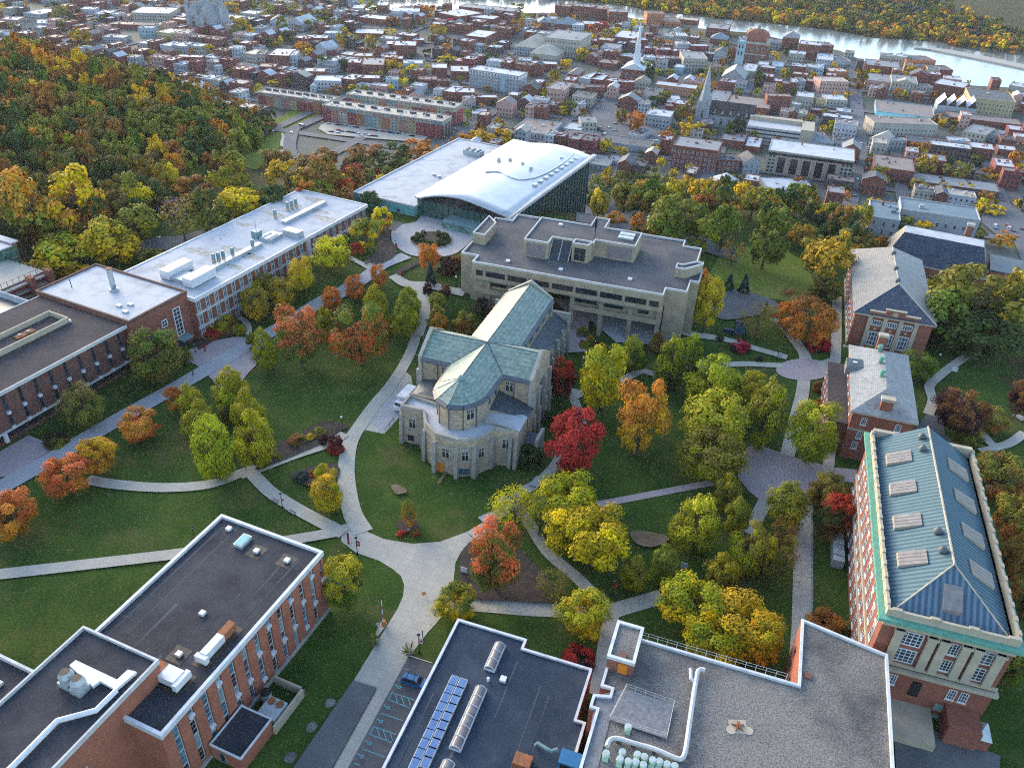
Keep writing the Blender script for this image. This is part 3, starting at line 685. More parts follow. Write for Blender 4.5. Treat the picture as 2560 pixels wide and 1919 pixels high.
for x_, y_, f_, w_ in ((-8.2, -6.7, '-y', 2.4), (8.2, -6.7, '-y', 2.4), (5.6, -9.4, '+x', 2.0), (5.6, -13.5, '+x', 2.0)):
    win(o, x_, y_, 12.2, f_, w_, 3.6, 'trim', 'glass_dk', 2, 2, 'window', .1, True)
dr = MB(); dr.box(-1, 1, -.12, .1, 0, 2.6); link('door', dr.mesh('door', [M['orange']]), aw, (-1.4, -26.28, 0), R_(-3))
win(aw, 4.4, -25.9, .6, R_(23), 2.4, 1.6, 'carpaint_b', 'glass', 3, 1)
win(aw, -12, -19.1, .8, '-y', 1.6, 1.7, 'flash', 'glass_dk', 2, 2)
# lean-to roofs
lt = MB(); lt.face([(5.6, -7.0, 12.2), (5.6, -13.0, 10.5), (14.6, -11.6, 9.4), (14.6, -6.9, 9.4)])
lt.face([(5.6, -13.0, 9.5), (14.6, -11.6, 9.5), (14.6, -11.6, 9.4), (5.6, -13.0, 10.5)], 1); lt.face([(14.6, -11.6, 3), (14.6, -6.9, 3), (14.6, -6.9, 9.4), (14.6, -11.6, 9.4)], 1)
part('vestry_roof', lt, 'slate_dark stone', o)
lt = MB(); lt.face([(-14.2, -13.9, 10.0), (-5.6, -13.9, 10.6), (-5.6, -6.8, 12.0), (-14.2, -6.8, 10.4)])
lt.box(-14.3, -5.6, -14.3, -13.9, 8, 10.9, 1); part('vestry_roof', lt, 'slate_dark stone', o)
for s in (-1, 1):
    ai = MB(); xo = 10.6 * s; ai.box(min(6 * s, xo), max(6 * s, xo), 7, 37.5, -1, 8.6, 0)
    pa = [(6 * s, 7, 11.6), (6 * s, 36.9, 11.6), (xo + .4 * s, 36.9, 8.9), (xo + .4 * s, 7, 8.9)]
    ai.face(pa if s < 0 else pa[::-1], 1); ai.box(min(6 * s, xo + .6 * s), max(6 * s, xo + .6 * s), 36.9, 37.6, -1, 11.9, 2)
    ai.face([(6 * s, 6.9, 8), (xo, 6.9, 8), (xo, 6.9, 8.9), (6 * s, 6.9, 11.6)], 0)
    sa = part('aisle', ai, 'stone slate_dark trim', o)
    for i in range(6):
        y_ = 9 + i * 5.4; bt = MB()
        bt.box(min(xo, xo + 1.2 * s), max(xo, xo + 1.2 * s), y_ - .45, y_ + .45, -1, 7.2); bt.box(min(xo, xo + .7 * s), max(xo, xo + .7 * s), y_ - .4, y_ + .4, 7.2, 9.9); part('buttress', bt, 'ashlar', sa)
        if i < 5:
            win(sa, xo, y_ + 2.7, 3.0, '+x' if s > 0 else '-x', 2.2, 4.2, 'trim', 'glass_dk', 2, 2, 'window', .1, True)
            win(o, 6 * s, y_ + 2.7, 12.4, '+x' if s > 0 else '-x', 3.4, 3.4, 'trim', 'glass', 3, 1, 'window', .16)
po = MB(); po.box(14.4, 17.4, -13.6, -9.6, -1, 4.4, 0); po.face([(14.2, -13.8, 4.3), (17.4, -13.8, 4.3), (17.4, -11.6, 5.6), (14.2, -11.6, 5.6)], 1); po.face([(14.2, -11.6, 5.6), (17.4, -11.6, 5.6), (17.4, -9.4, 4.3), (14.2, -9.4, 4.3)], 1)
po.prism([(17.4, -14.2), (18.2, -14.2), (18.2, -9.2), (17.4, -9.2)], -1, 6.0, 2); por = part('porch', po, 'stone slate_dark trim', o)
win(por, 15.8, -13.6, 1.8, '-y', 1.1, 1.5, 'trim', 'glass_dk', 1, 1)
# box truck and steps by the chapel
tk = empty('box_truck', W(17.6, -77.6, 150.0, .15), R_(-17.6 - 4), 'white box truck parked against the left side of the stone chapel', 'truck')
b = MB(); b.box(-1.25, 1.25, 2.2, 8.2, 1.0, 3.6); part('cargo_box', b, 'white', tk)
b = MB(); b.prism([(-1.1, 0), (1.1, 0), (1.1, 2.0), (-1.1, 2.0)], .7, 1.7); b.prism([(-1.05, .7), (1.05, .7), (1.1, 2.0), (-1.1, 2.0)], 1.7, 2.7); cb = part('cab', b, 'white', tk)
b = MB(); b.face([(-.95, .66, 1.75), (.95, .66, 1.75), (.95, .68, 2.55), (-.95, .68, 2.55)]); part('windscreen', b, 'glass_dk', cb)
for x_ in (-1.05, 1.05):
    for y_ in (1.0, 6.6):
        b = MB(); b.tube([(x_ - .13, y_, .45), (x_ + .13, y_, .45)], .45, 10); part('wheel', b, 'black', tk)
rl = MB()
for x_ in (0, 2.4, 4.8): rl.tube([(x_, 0, 0), (x_, 0, 1.1)], .05, 5)
rl.tube([(0, 0, 1.1), (4.8, 0, 1.1)], .05, 5); rl.tube([(0, 0, .6), (4.8, 0, .6)], .04, 5)
rr = rl.build('railing', M['black'], None, W(17.6, -77, 142, 0), R_(72)); tag(rr, 'black metal railing at the landing beside the chapel truck', 'railing')

# ================================================================ concrete library
LZ = 19.2
li = Bld('library', 16.8, -47, 224, 0, 'brutalist concrete library with a stepped flat grey roof and ribbon windows', 'library'); o = li.o
out = [(-28.4, -19.8), (27.7, -19.8), (27.7, -15.4), (33.6, -15.4), (33.6, -8), (36.0, -8), (36.0, 0), (33.7, 0), (33.7, 16.2), (28.1, 16.2), (28.1, 20.4), (-19.6, 20.4), (-27.4, 20.4), (-27.4, 14.6), (-33.2, 14.6), (-33.2, 8.6), (-33.6, -8), (-33.6, -15.2), (-28.4, -15.2)]
b = MB(); b.prism(out, 13.6, LZ - .6, 0, 1); part('upper_storey', b, 'conc_wall roof_lib', o)
b = MB(); b.rim(out, LZ - .6, LZ, .35); part('parapet', b, 'conc_lt', o)
b = MB()
b.box(-33.6, -28.4, -15.2, 8, -2, 13.6); b.box(-28.4, -17, -17.2, 20, 5, 13.6); b.box(28.0, 33.6, -15.4, -8, -2, 13.6); b.box(28, 35.9, -8, 0, -3, 13.6); b.box(20, 33.6, 0, 16, -3, 13.6); b.box(-28, 28, 2, 20, -3, 13.6)
b.box(1.5, 27.7, -17.8, 2, 8.6, 10.0); b.box(1.5, 27.7, -17.0, 2, 10.0, 13.6)
b.box(-17, 1.5, -3, 2, 2, 13.6); b.box(-30, -20, -16.8, 2, -1, 8)
part('wall', b, 'conc_wall', o)
b = MB(); b.box(1.4, 27.8, -18.6, -17.0, 8.8, 10.2); part('spandrel', b, 'conc_wall', o); b = MB(); b.box(-28.5, -17, -18.6, -17.2, 8.6, 10.2); part('spandrel', b, 'conc_wall', o)
for x_ in (-24, -8, 1.8, 10.5, 19.0, 27.0):
    b = MB(); b.box(x_ - .6, x_ + .6, -18.0, -16.6, -3, 13.6); part('column', b, 'conc_wall', o)
xs = [-27.6, -24.6, -17.8, -11.2, -4.4, 2.6, 9.7, 16.9, 23.7, 27.2]
for a, c in zip(xs, xs[1:]): win(o, (a + c) / 2, -19.8, 15.0, '-y', c - a - .9, 1.7, 'flash', 'glass_dk', max(2, int((c - a) / 1.0)), 1, 'window', .06)
for x_, w_, z_, y_ in ((-21.5, 6.2, 10.9, -17.2), (5.8, 6.6, 10.7, -17.0), (13.4, 6.6, 10.7, -17.0), (22.5, 3, 10.7, -17.0)): win(o, x_, y_, z_, '-y', w_, 1.9, 'flash', 'glass_dk', 6, 1, 'window', .06)
b = MB(); b.box(1.5, 24, -19.4, -17.4, 13.1, 13.3); part('sunshade', b, 'metal_teal', o); b = MB(); b.box(-27, -17.5, -19.4, -17.4, 13.1, 13.3); part('sunshade', b, 'metal_teal', o)
for x_, w_ in ((-22.5, 4), (-26, 2.2)): win(o, x_, -16.9, 4.4, '-y', w_, 2.6, 'conc_wall', 'glass_dk', 2, 1, 'window', .1)
for x_ in (4, 9, 15, 21): win(o, x_, 2, 4.0, '-y', 4.2, 3.4, 'flash', 'glass_dk', 4, 1, 'window', .08)
# penthouse
pz = 24.1; b = MB()
ph = [(-16.1, -9.2), (-8.6, -9.2), (-8.6, -5.6), (3.9, -5.6), (3.9, -1.2), (4.0, -1.2), (4.0, -1.4), (15.8, -1.4), (15.8, 9.0), (4.4, 9.0), (4.4, 16.0), (-.2, 16.0), (-.2, 9.1), (-16.1, 9.1)]
ph = [(-16.1, -9.2), (-8.6, -9.2), (-8.6, -4.4), (3.8, -4.4), (3.8, -1.4), (15.8, -1.4), (15.8, 9.0), (4.4, 9.0), (4.4, 16.0), (-.2, 16.0), (-.2, 9.1), (-16.1, 9.1)]
b.prism(ph, LZ - .6, pz - .5, 0, 1); pe = part('penthouse', b, 'conc_wall roof_lib', o)
b = MB(); b.rim(ph, pz - .5, pz, .3); part('parapet', b, 'conc_lt', pe)
b = MB(); b.box(-15.2, -9.4, -9.32, -9.2, LZ - .2, pz - 1.2); part('louvre_panel', b, 'louvre', pe); b = MB(); b.box(7.5, 14.9, -1.52, -1.4, LZ, pz - 1.2); part('louvre_panel', b, 'louvre', pe)
b = MB(); b.face([(-8.4, -9.0, LZ - .5), (-2.4, -9.0, LZ - .5), (-2.4, -4.6, pz - .6), (-8.4, -4.6, pz - .6)])
for x_ in (-8.4, -5.4, -2.4): b.tube([(x_, -9.0, LZ - .4), (x_, -4.6, pz - .5)], .1, 4, 1)
part('sloping_skylight', b, 'glass_dk conc_lt', pe)
pod = [(-1.8, -7.4), (3.0, -7.4), (3.6, -4.4), (-1.8, -4.4)]
b = MB(); b.prism(pod, LZ - .6, pz, 0, 1); pd = part('roof_pod', b, 'conc_wall roof_lib', pe); b = MB(); b.rim(pod, pz, pz + .5, .3); part('parapet', b, 'conc_lt', pd)
win(pd, .6, -7.4, LZ - .2, '-y', 3.6, 4.2, 'conc_wall', 'glass_dk', 2, 2, 'window', .12)
for y_ in (2.6, 5.2):
    b = MB(); b.box(9.6, 14.2, y_, y_ + 1.9, pz - .5, pz + .1); part('skylight', b, 'metal', pe)
for sx, pts in ((-1, [(-33.2, -6.6), (-29.2, -6.6), (-29.2, 4), (-33.2, 8.4)]), (1, [(28.6, -6.5), (31.4, -6.5), (35.9, -1), (35.9, 0), (33.6, 0), (30.4, -3.4), (28.6, -3.4)])):
    b = MB(); z1 = 21.8 if sx > 0 else 22.2; b.prism(pts, LZ - .6, z1 - .5, 0, 1); st = part('stair_tower', b, 'conc_wall roof_lib', o); b = MB(); b.rim(pts, z1 - .5, z1, .3); part('parapet', b, 'conc_lt', st)
mast = MB(); mast.tube([(3.2, -.2, pz - .5), (3.2, -.2, pz + 6.5)], .12, 6); mast.box(2.9, 3.5, -.5, .1, pz + 3.0, pz + 5.8)
tag(mast.build('antenna_mast', M['black'], None, li.o.location, -R_(16.8)), 'thin black antenna mast on the concrete library penthouse roof', 'antenna')
for x_, y_ in ((-19, -15), (-3, -14.5), (-9, 6), (17, -13)):
    b = MB(); b.box(-.6, .6, -.5, .5, 0, .5); l_ = li.w(x_, y_, LZ - .6 if y_ < 0 else pz - .5)
    tag(b.build('roof_hatch', M['white'], None, l_, -R_(16.8)), 'ZZsmall white box vent standing on the grey library roof', 'roof vent', 'vents on the library roof')

# ================================================================ wave-roofed arts centre
em = Bld('arts_centre', 25.0, -152, 238, 6, 'arts centre with a silver wave roof and tall green glass walls', 'arts centre'); o = em.o
b = MB(); b.box(-27.4, -1, 0, 79, -40, 4.0, 0); part('low_wing', b, 'glass_teal', o)
b = MB(); b.box(-27.6, -.6, -.3, 79.4, 4.0, 4.5, 0); lr = part('flat_roof', b, 'roof_white', o)
b = MB(); b.rim([(-27.8, -.5), (-.4, -.5), (-.4, 79.6), (-27.8, 79.6)], 4.3, 4.9, .5); part('parapet', b, 'conc_lt', lr)
b = MB()
for i in range(13): b.box(-27.4 + i * 2.18, -27.3 + i * 2.18, -.08, 0, 0, 4)
for z_ in (1.3, 2.6): b.box(-27.4, -1, -.07, 0, z_ - .04, z_ + .04)
part('mullion', b, 'metal_teal', o)
for x_, z_ in ((-24, 1.4), (-17.5, 1.4), (-8, .9)): win(o, x_, 0, z_, '-y', 1.8, 1.2, 'metal_teal', 'glass_dk', 1, 1)
prof0 = [(0, 8.9), (2.2, 8.6), (4.2, 9.6), (7.7, 10.6), (11.2, 11.3), (15, 11.7), (19, 11.8), (23, 11.3), (27.6, 10.5), (31, 9.9), (34, 9.3), (37, 8.7)]
prof1 = [(-.8, 8.6), (2, 8.5), (4.6, 8.4), (7.6, 8.3), (11, 8.8), (15, 9.3), (19, 9.6), (23, 9.5), (27, 9.1), (31, 8.6), (33, 8.0), (36, 7.6)]
b = MB(); n = len(prof0); K = 16
for k in range(K + 1):
    f = k / K; y_ = -1.0 + 81.5 * f
    hump = math.sin(math.pi * min(1, f * 1.05)) ** 1.2
    for i in range(n):
        a, c = prof0[i], prof1[i]; w_ = math.exp(-((i - 6) / 2.6) ** 2)
        b.v.append((a[0] + (c[0] - a[0]) * f, y_, a[1] + (c[1] - a[1]) * f + hump * .25 * w_))
for k in range(K):
    for i in range(n - 1): b.f.append((k * n + i, k * n + i + 1, (k + 1) * n + i + 1, (k + 1) * n + i)); b.m.append(0)
wr = part('wave_roof', b, 'wave', o, smooth=True)
wr.modifiers.new('thickness', 'SOLIDIFY').thickness = .6
sr = MB()
pts = [(12, 30, 10.85), (17, 32, 11.2), (22, 30, 10.95), (26, 30.5, 10.4), (29, 36, 9.85), (30.5, 44, 9.5), (31, 54, 9.25), (30.6, 66, 8.95), (29.5, 75, 8.85)]
pp = smooth(pts, 4); sr.tube(pp, .28, 6); part('roof_crease', sr, 'wave', wr, smooth=True)
for i in range(9):
    b = MB(); y_ = 30 + i * 5; b.prism([(31.8, y_), (33.2, y_ + .4), (33.2, y_ + 2.0), (31.8, y_ + 2.4)], 8.0, 9.75 - i * .13); part('dormer', b, 'wave', wr)
b = MB(); b.box(36.2, 37.8, -1.2, 80.4, 7.4, 8.5); b.box(36.2, 37.7, 79, 80.3, 6, 8); part('eaves_beam', b, 'conc_lt', o)
b = MB(); b.box(-1, 35.4, 2.0, 79, -45, 7.6); gw = part('glass_wall', b, 'glass_facade', o)
b = MB(); b2 = MB()
for p, r, s0, s1 in zip(prof0, prof0[1:], prof1, prof1[1:]):
    b2.face([(p[0], 1.2, 7), (r[0], 1.2, 7), (r[0], 1.2, r[1] - .2), (p[0], 1.2, p[1] - .2)]); b.face([(r[0], 79, 7), (p[0], 79, 7), (s0[0] + .8, 79, s0[1] - .2), (s1[0] + .8, 79, s1[1] - .2)])
part('clerestory', b, 'glass_dk', o); part('clerestory', b2, 'glass_dk', o)
b = MB()
for i in range(27): y_ = 3 + i * 2.9; b.box(35.4, 35.75, y_, y_ + .25, -40, 7.6)
for z_ in range(-36, 7, 4): b.box(35.4, 35.6, 2, 79, z_, z_ + .15)
for i in range(13): x_ = 1.5 + i * 2.6; b.box(x_, x_ + .18, 1.7, 2.0, 0, 8.2)
part('mullion', b, 'flash', gw)
b = MB(); b.box(13, 27, -4.6, 2, 3.0, 3.4); b.box(13.2, 26.8, -4.4, 2, 0, 3.0, 1); en = part('entrance_canopy', b, 'metal_teal glass_facade', o)
for i, c in enumerate(('carpaint_b', 'red', 'copper', 'white')):
    b = MB(); b.box(-.5, .5, -.1, .1, 0, 2.6); tag(b.build('banner', M[c], None, em.w(28.4 + i * 1.7, .6, 0), -R_(25)), ('blue', 'red', 'green', 'white')[i] + ' upright banner beside the glass entrance of the arts centre', 'banner')
for x_, y_ in ((9, 47), (13, 49), (19.5, 47), (24.5, 44), (-12, 32), (-9, 31), (28, 66)):
    b = MB(); b.cyl(0, 0, -1, .7, .9, 8, 0, .7); zz = 10.6 if x_ > 0 else 4.5
    if x_ > 26: zz = 9.0
    tag(b.build('roof_vent', M['metal'], None, em.w(x_, y_, zz), 0), 'ZZsquat round metal vent on the silver arts centre roof', 'roof vent', 'vents on the arts centre roof')
b = MB(); b.box(-4, 4, -2, 2, 0, 2.2); pl = empty('air_handler', em.w(-11, 63, 4.5), -R_(25), 'big grey air handler block on the white flat roof of the arts centre', 'roof unit'); part('casing', b, 'metal', pl)
for i in range(6):
    b = MB(); b.cyl(-2.6 + (i % 3) * 2.6, -.9 + (i // 3) * 1.8, 2.2, 2.5, .75, 10); part('fan', b, 'flash', pl)
for i in range(2):
    b = MB(); b.box(-.6, .6, -.6, .6, 0, 1.4); tag(b.build('roof_vent', M['rust'], None, em.w(-4.6 + i * 2.3, 66.5, 4.5), -R_(25)), 'ZZsmall brownish vent box beside the big air handler', 'roof vent', 'brown vents by the air handler')
# planted island in the fountain court
c = GT(1078, 602); isl = empty('planter', c, 0, 'round raised planter of green shrubs in the paved court before the arts centre', 'planter')
b = MB(); b.cyl(0, 0, -.3, .45, 7.4, 32); b.cyl(0, 0, .45, .5, 7.0, 32, 1); part('kerb_ring', b, 'trim mulch', isl)
PLANTER = (c, isl)
# ================================================================ long science building
def seams(b, x0, x1, y0, y1, z, n, mi, w=.1):
    '''welded laps in a roof membrane'''
    rs = random.Random(n)
    for i in range(n):
        x = x0 + (x1 - x0) * (i + rs.uniform(.2, .8)) / n; a, c = sorted((rs.uniform(y0, y1), rs.uniform(y0, y1)))
        b.face([(x, a, z), (x + w, a, z), (x + w + rs.uniform(-.3, .3), c, z), (x + rs.uniform(-.3, .3), c, z)], mi)
sc = Bld('science_building', 24.8, -163.6, 141.5, 0, 'long three-storey brick science building with white fins and a stained white roof', 'science building'); o = sc.o
SZ = 13.2
b = MB(); b.box(-28.6, 0, .8, 83, -3, SZ - .5, 0); part('wall', b, 'brick', o)
b = MB(); b.box(-28.9, .5, .8, 83.4, SZ - .5, SZ, 0); rf_s = part('roof', b, 'roof_white', o)
b = MB(); b.rim([(-29, .7), (.7, .7), (.7, 83.6), (-29, 83.6)], SZ - .9, SZ + .25, .45); part('parapet', b, 'white', rf_s)
b = MB()
for z_ in (3.9, 8.2): b.box(0, .22, .9, 83, z_ - .35, z_ + .35)
b.box(0, .8, 49.5, 51.2, -2, SZ - .5)
part('floor_band', b, 'conc_lt', o)
fins = MB(); k = 0; y_ = 1.2
while y_ < 82:
    if not 48 < y_ < 52:
        for z_ in (.2, 4.4, 8.7): win(o, 0, y_ + .95, z_, '+x', 1.5, 3.4, 'conc_lt', 'glass', 2, 2, 'window', .22, deep=.25)
    y_ += 3.45; k += 1
win_y = [2.2 + i * 3.9 for i in range(7)]
for i in range(7): win(o, -26.5 + i * 4, 83, 6, '+y', 1.7, 3, 'conc_lt', 'glass', 2, 2, 'window', .2)
b = MB(); b.box(.1, 4.5, 15.5, 21.5, 3.3, 3.6); part('entrance_canopy', b, 'metal_teal', o)
def onroof(name, lab, cat, B, x, y, z, mb, mats, group=None, rz=0):
    return tag(mb.build(name, [M[k] for k in mats.split()], None, B.w(x, y, z), -R_(B.az) + rz), lab, cat, group)
for x_, y_, ln in ((-15, 5.5, 9.5), (-5.8, 5.0, 9.5)):
    b = MB(); b.box(-1.7, 1.7, 0, ln, .3, 2.9); b.box(-1.5, 1.5, .2, ln - .2, 0, .3, 1)
    onroof('air_handler', 'long white box air handler, ' + ('back' if x_ < -10 else 'front') + ' one of the pair on the science roof', 'roof unit', sc, x_, y_, SZ, b, 'white flash', 'white air handlers on the science roof')
b = MB(); b.box(-3.6, 3.6, -2.6, 2.6, 0, 1.3); onroof('equipment_platform', 'low grey equipment platform between two white air handlers', 'platform', sc, -10.6, 8.5, SZ, b, 'metal')
for x_, y_ in ((-8.2, 21), (-7.6, 22.4), (-7.2, 24), (-6.4, 27), (-5.2, 34.6), (-15.5, 57.5), (-16.4, 65), (-16.2, 67), (-16.0, 69)):
    b = MB(); b.cyl(0, 0, 0, 1.2, .6, 10, 1); b.cyl(0, 0, 1.2, 3.1, .55, 10, 0); onroof('exhaust_stack', 'ZZblue-grey exhaust stack on a tan base on the white science roof', 'exhaust stack', sc, x_ - 3, y_, SZ, b, 'metal_teal limestone', 'exhaust stacks on the science roof')
for x_, y_, ln in ((-8.2, 16, 22), (-13, 55, 22)):
    b = MB(); b.box(-.9, .9, 0, ln, 0, 1.0); onroof('roof_duct', 'long pale metal duct along the white science roof, ' + ('near half' if y_ < 40 else 'far half'), 'duct', sc, x_, y_, SZ, b, 'metal')
b = MB(); b.box(-2.2, 2.2, -3, 3, 0, 1.0); [b.cyl(-1.2 + (i % 2) * 2.4, -2.4 + (i // 2) * 1.2, 1.0, 1.3, .5, 8, 1) for i in range(8)]
onroof('chiller', 'grey chiller with two rows of white fans in the middle of the science roof', 'roof unit', sc, -9, 44, SZ, b, 'metal white')
b = MB(); b.box(-1.5, 1.5, -3, 3, 0, 2.0); onroof('roof_unit', 'pale grey rectangular roof unit beside the chiller on the science roof', 'roof unit', sc, -4.2, 49, SZ, b, 'metal', rz=R_(90))
b = MB(); b.box(-1.2, 1.2, -1.2, 1.2, 0, 2.4); b.tube([(0, 0, 2.4), (0, 0, 6)], .08, 5); onroof('roof_unit', 'teal cabinet with a thin mast near the middle of the science roof', 'roof unit', sc, -13, 42, SZ, b, 'metal_teal')
for x_, y_, r_ in ((-22, 12, 2.5), (-20, 25, 3), (-12, 31, 3.5), (-5, 30, 3), (-4, 22, 2), (-21, 60, 3), (-10, 70, 2.6), (-4, 66, 3.2), (-22, 70, 3), (-18, 78, 3), (-24, 48, 2)):
    random.seed(int(x_ * 7 + y_)); b = MB(); b.face([(r_ * (1 + .5 * random.random()) * math.cos(a) * 1.3, r_ * (.5 + .3 * random.random()) * math.sin(a), .012) for a in [i * math.pi / 7 for i in range(14)]])
    part('stain', b, 'stain', rf_s, loc=(x_, y_, SZ))
# brick end block
eb = Bld('brick_hall', 24.8, -165.5, 122.4, 0, 'plain brick hall with a tall white grid window and a stained white roof', 'hall'); o = eb.o
b = MB(); b.box(-34.5, 0, 0, 19.8, -3, 14.7); part('wall', b, 'brick', o)
b = MB(); b.box(-34.2, -.3, .3, 19.5, 14.7, 14.8); rb = part('roof', b, 'roof_white', o)
b = MB(); b.rim(rect(-34.6, .15, -.15, 19.95), 14.3, 15.3, .5); part('parapet', b, 'brick_dk', rb)
for y_, z_ in ((5.4, 6.4), (10.6, 8.4), (10.6, 4.0)): win(o, 0, y_, z_, '+x', 2.0, 2.2, 'white', 'glass_dk', 2, 2, fw=.25)
win(o, 0, 15.2, 3.6, '+x', 2.6, 8.6, 'white', 'glass_dk', 2, 7, fw=.28)
b = MB(); b.box(0, 2.4, 13.4, 17.2, 2.8, 3.3); b.box(.02, .14, 13.8, 16.8, 0, 2.8, 1); part('entrance_canopy', b, 'metal_teal glass', o)
b = MB(); b.cyl(0, 0, 0, .6, 1.2, 10); b.cyl(0, 0, .6, 6.4, .8, 12, 0, .7); b.cyl(0, 0, 6.4, 6.6, .85, 12, 1); onroof('chimney', 'tall pale green cylindrical flue on the stained white roof of the brick hall', 'flue', eb, -17.5, 11, 14.8, b, 'metal rust')
for x_, y_ in ((-18.5, 11.6), (-17.2, 10.8)):
    b = MB(); b.cyl(0, 0, 0, 1.2, .5, 8); b.cyl(.5, 0, 1.0, 1.7, .45, 8); onroof('roof_vent', 'ZZsmall teal metal vent beside the tall flue', 'roof vent', eb, x_, y_, 14.8, b, 'metal_teal', 'teal vents beside the flue')
for x_, y_ in ((-7, 7), (-5, 3.5), (-9, 5)):
    b = MB(); b.box(-.7, .7, -.5, .5, 0, .5); onroof('roof_vent', 'ZZlow grey hatch on the near part of the white hall roof', 'roof hatch', eb, x_, y_, 14.8, b, 'metal', 'hatches on the white hall roof')
b = MB(); b.tube([(0, 0, 0), (0, 0, 2.6)], .12, 6); onroof('vent_pipe', 'thin dark pipe standing on the left of the stained white hall roof', 'pipe', eb, -28.5, 6.5, 14.8, b, 'black')
# brown building with dark vertical slots
lb = Bld('brown_hall', 24.8, -167.0, 122.2, 1.1, 'brown brick hall with dark vertical slots and a dark gravel roof at the left edge', 'hall'); o = lb.o
b = MB(); b.box(-31.5, -1.2, -75, 0, -2, 12.4); b.box(-1.2, -.3, -75, -.2, 2.6, 12.4); part('wall', b, 'brick_dk', o)
b = MB(); b.box(-31.5, .6, -75, -.2, 12.4, 12.9); rb = part('roof', b, 'roof_brown', o)
b = MB(); b.box(.6, .9, -75, -.1, 12.1, 13.0); b.box(-31.8, -31.5, -75, -.1, 12.4, 13.0); part('eaves', b, 'conc_lt', rb)
for i in range(18):
    y_ = -2.4 - i * 4.05
    win(o, -.3, y_, 3.0, '+x', 1.0, 9.2, 'flash', 'glass_dk', 1, 2, 'slot_window', .12)
    b = MB(); b.box(-.3, .35, y_ - .4, y_ + .4, 6.4, 7.1); part('slot_panel', b, 'white', o)
    b = MB(); b.box(-.3, .35, y_ - .4, y_ + .4, 2.4, 3.0); part('slot_foot', b, 'white', o)
b = MB(); b.box(-1.2, .1, -75, -.4, 2.2, 2.6); part('floor_edge', b, 'conc_lt', o)
b = MB(); b.box(-1.15, -1.1, -75, -.5, 0, 2.2); part('ground_glazing', b, 'glass_dk', o)
for y_ in (-37.8, -43.8): b = MB(); b.box(-.4, .4, y_, y_ + .8, 0, 2.2); part('column', b, 'white', o)
pz = MB(); mon = rect(-19.6, -12.4, -46, -6.2)
pz.rim(mon, 12.9, 14.6, .35); pz.prism(mon, 12.9, 13.2, 1); mo = part('roof_well', pz, 'limestone roof_brown', o)
b = MB(); b.box(-17.4, -15.4, -18.5, -13.5, 13.2, 13.6); b.cyl(-16.5, -17.2, 13.6, 13.9, .5, 8, 1); b.cyl(-16.3, -15.0, 13.6, 13.9, .5, 8, 1); part('fan_box', b, 'rust trim', mo)
b = MB(); b.box(-1.1, 1.1, -.9, .9, 0, .7); onroof('skylight', 'white square skylight on the dark gravel roof of the brown hall', 'skylight', lb, -13.6, -6.5, 12.9, b, 'white')
# far left: white-roofed wing, terrace with railing, low roof
tw = Bld('terrace', 24.8, -222, 124.5, 0, 'brick and concrete terrace with a dark railing behind the brown hall', 'terrace'); o = tw.o
b = MB(); b.box(-22, 0, 0, 16, -2, 8.2, 0, 1); part('deck', b, 'brick concrete', o)
b = MB()
for y_ in (9, 15): b.box(.6, 3.4, y_, y_ + 1.4, -2, 9.4)
part('pier', b, 'brick', o)
for z_ in (3.0, 5.0, 7.2): b = MB(); b.box(0, 1.6, -.4, 16, z_, z_ + .5); part('ledge', b, 'trim', o)
b = MB()
for i in range(9): b.box(-.6, -.5, .3 + i * 1.9, .4 + i * 1.9, 8.2, 9.5); b.box(-18 + i * 2, -17.9 + i * 2, 15.2, 15.3, 8.2, 9.5)
b.box(-18, -.5, 15.2, 15.3, 9.4, 9.5); b.box(-.6, -.5, .3, 15.3, 9.4, 9.5); part('railing', b, 'black', o)
w2 = Bld('white_roofed_wing', 24.8, -238.6, 137.6, 0, 'small wing with two white flat roofs at the left edge of the trees', 'wing'); o = w2.o
b = MB(); b.box(-25, 0, 0, 4.6, -2, 12.0); b.box(-25, .2, 4.6, 7, -2, 12.6); part('wall', b, 'brick', o)
b = MB(); b.box(-25, 1.4, -.4, 4.8, 12, 12.4); b.box(-25, 1, 4.9, 7.4, 12.6, 13.0); part('roof', b, 'roof_white', o)
b = MB(); b.box(.2, .35, .5, 6.6, 5, 11.6); part('glazing', b, 'glass_facade', o)
w3 = Bld('low_roofed_wing', 24.8, -204.5, 100.3, 0, 'low wing with a pale blue parapet and teal roof at the left edge', 'wing'); o = w3.o
b = MB(); b.box(-30, -1, -25, 24, -2, 7.2); part('wall', b, 'brick_dk', o); b = MB(); b.box(-30, -1.4, -25, 23.6, 7.2, 7.4); rb = part('roof', b, 'slate_dark', o); b = MB(); b.rim(rect(-30, -1, -25, 24), 7.2, 9.4, .4); part('parapet', b, 'roof_white', rb)
b = MB(); b.box(-2.2, 2.2, -3, 3, 0, 1.3); onroof('roof_unit', 'pale teal roof unit on the low wing at the left edge', 'roof unit', w3, -6, 10, 7.4, b, 'metal_teal')

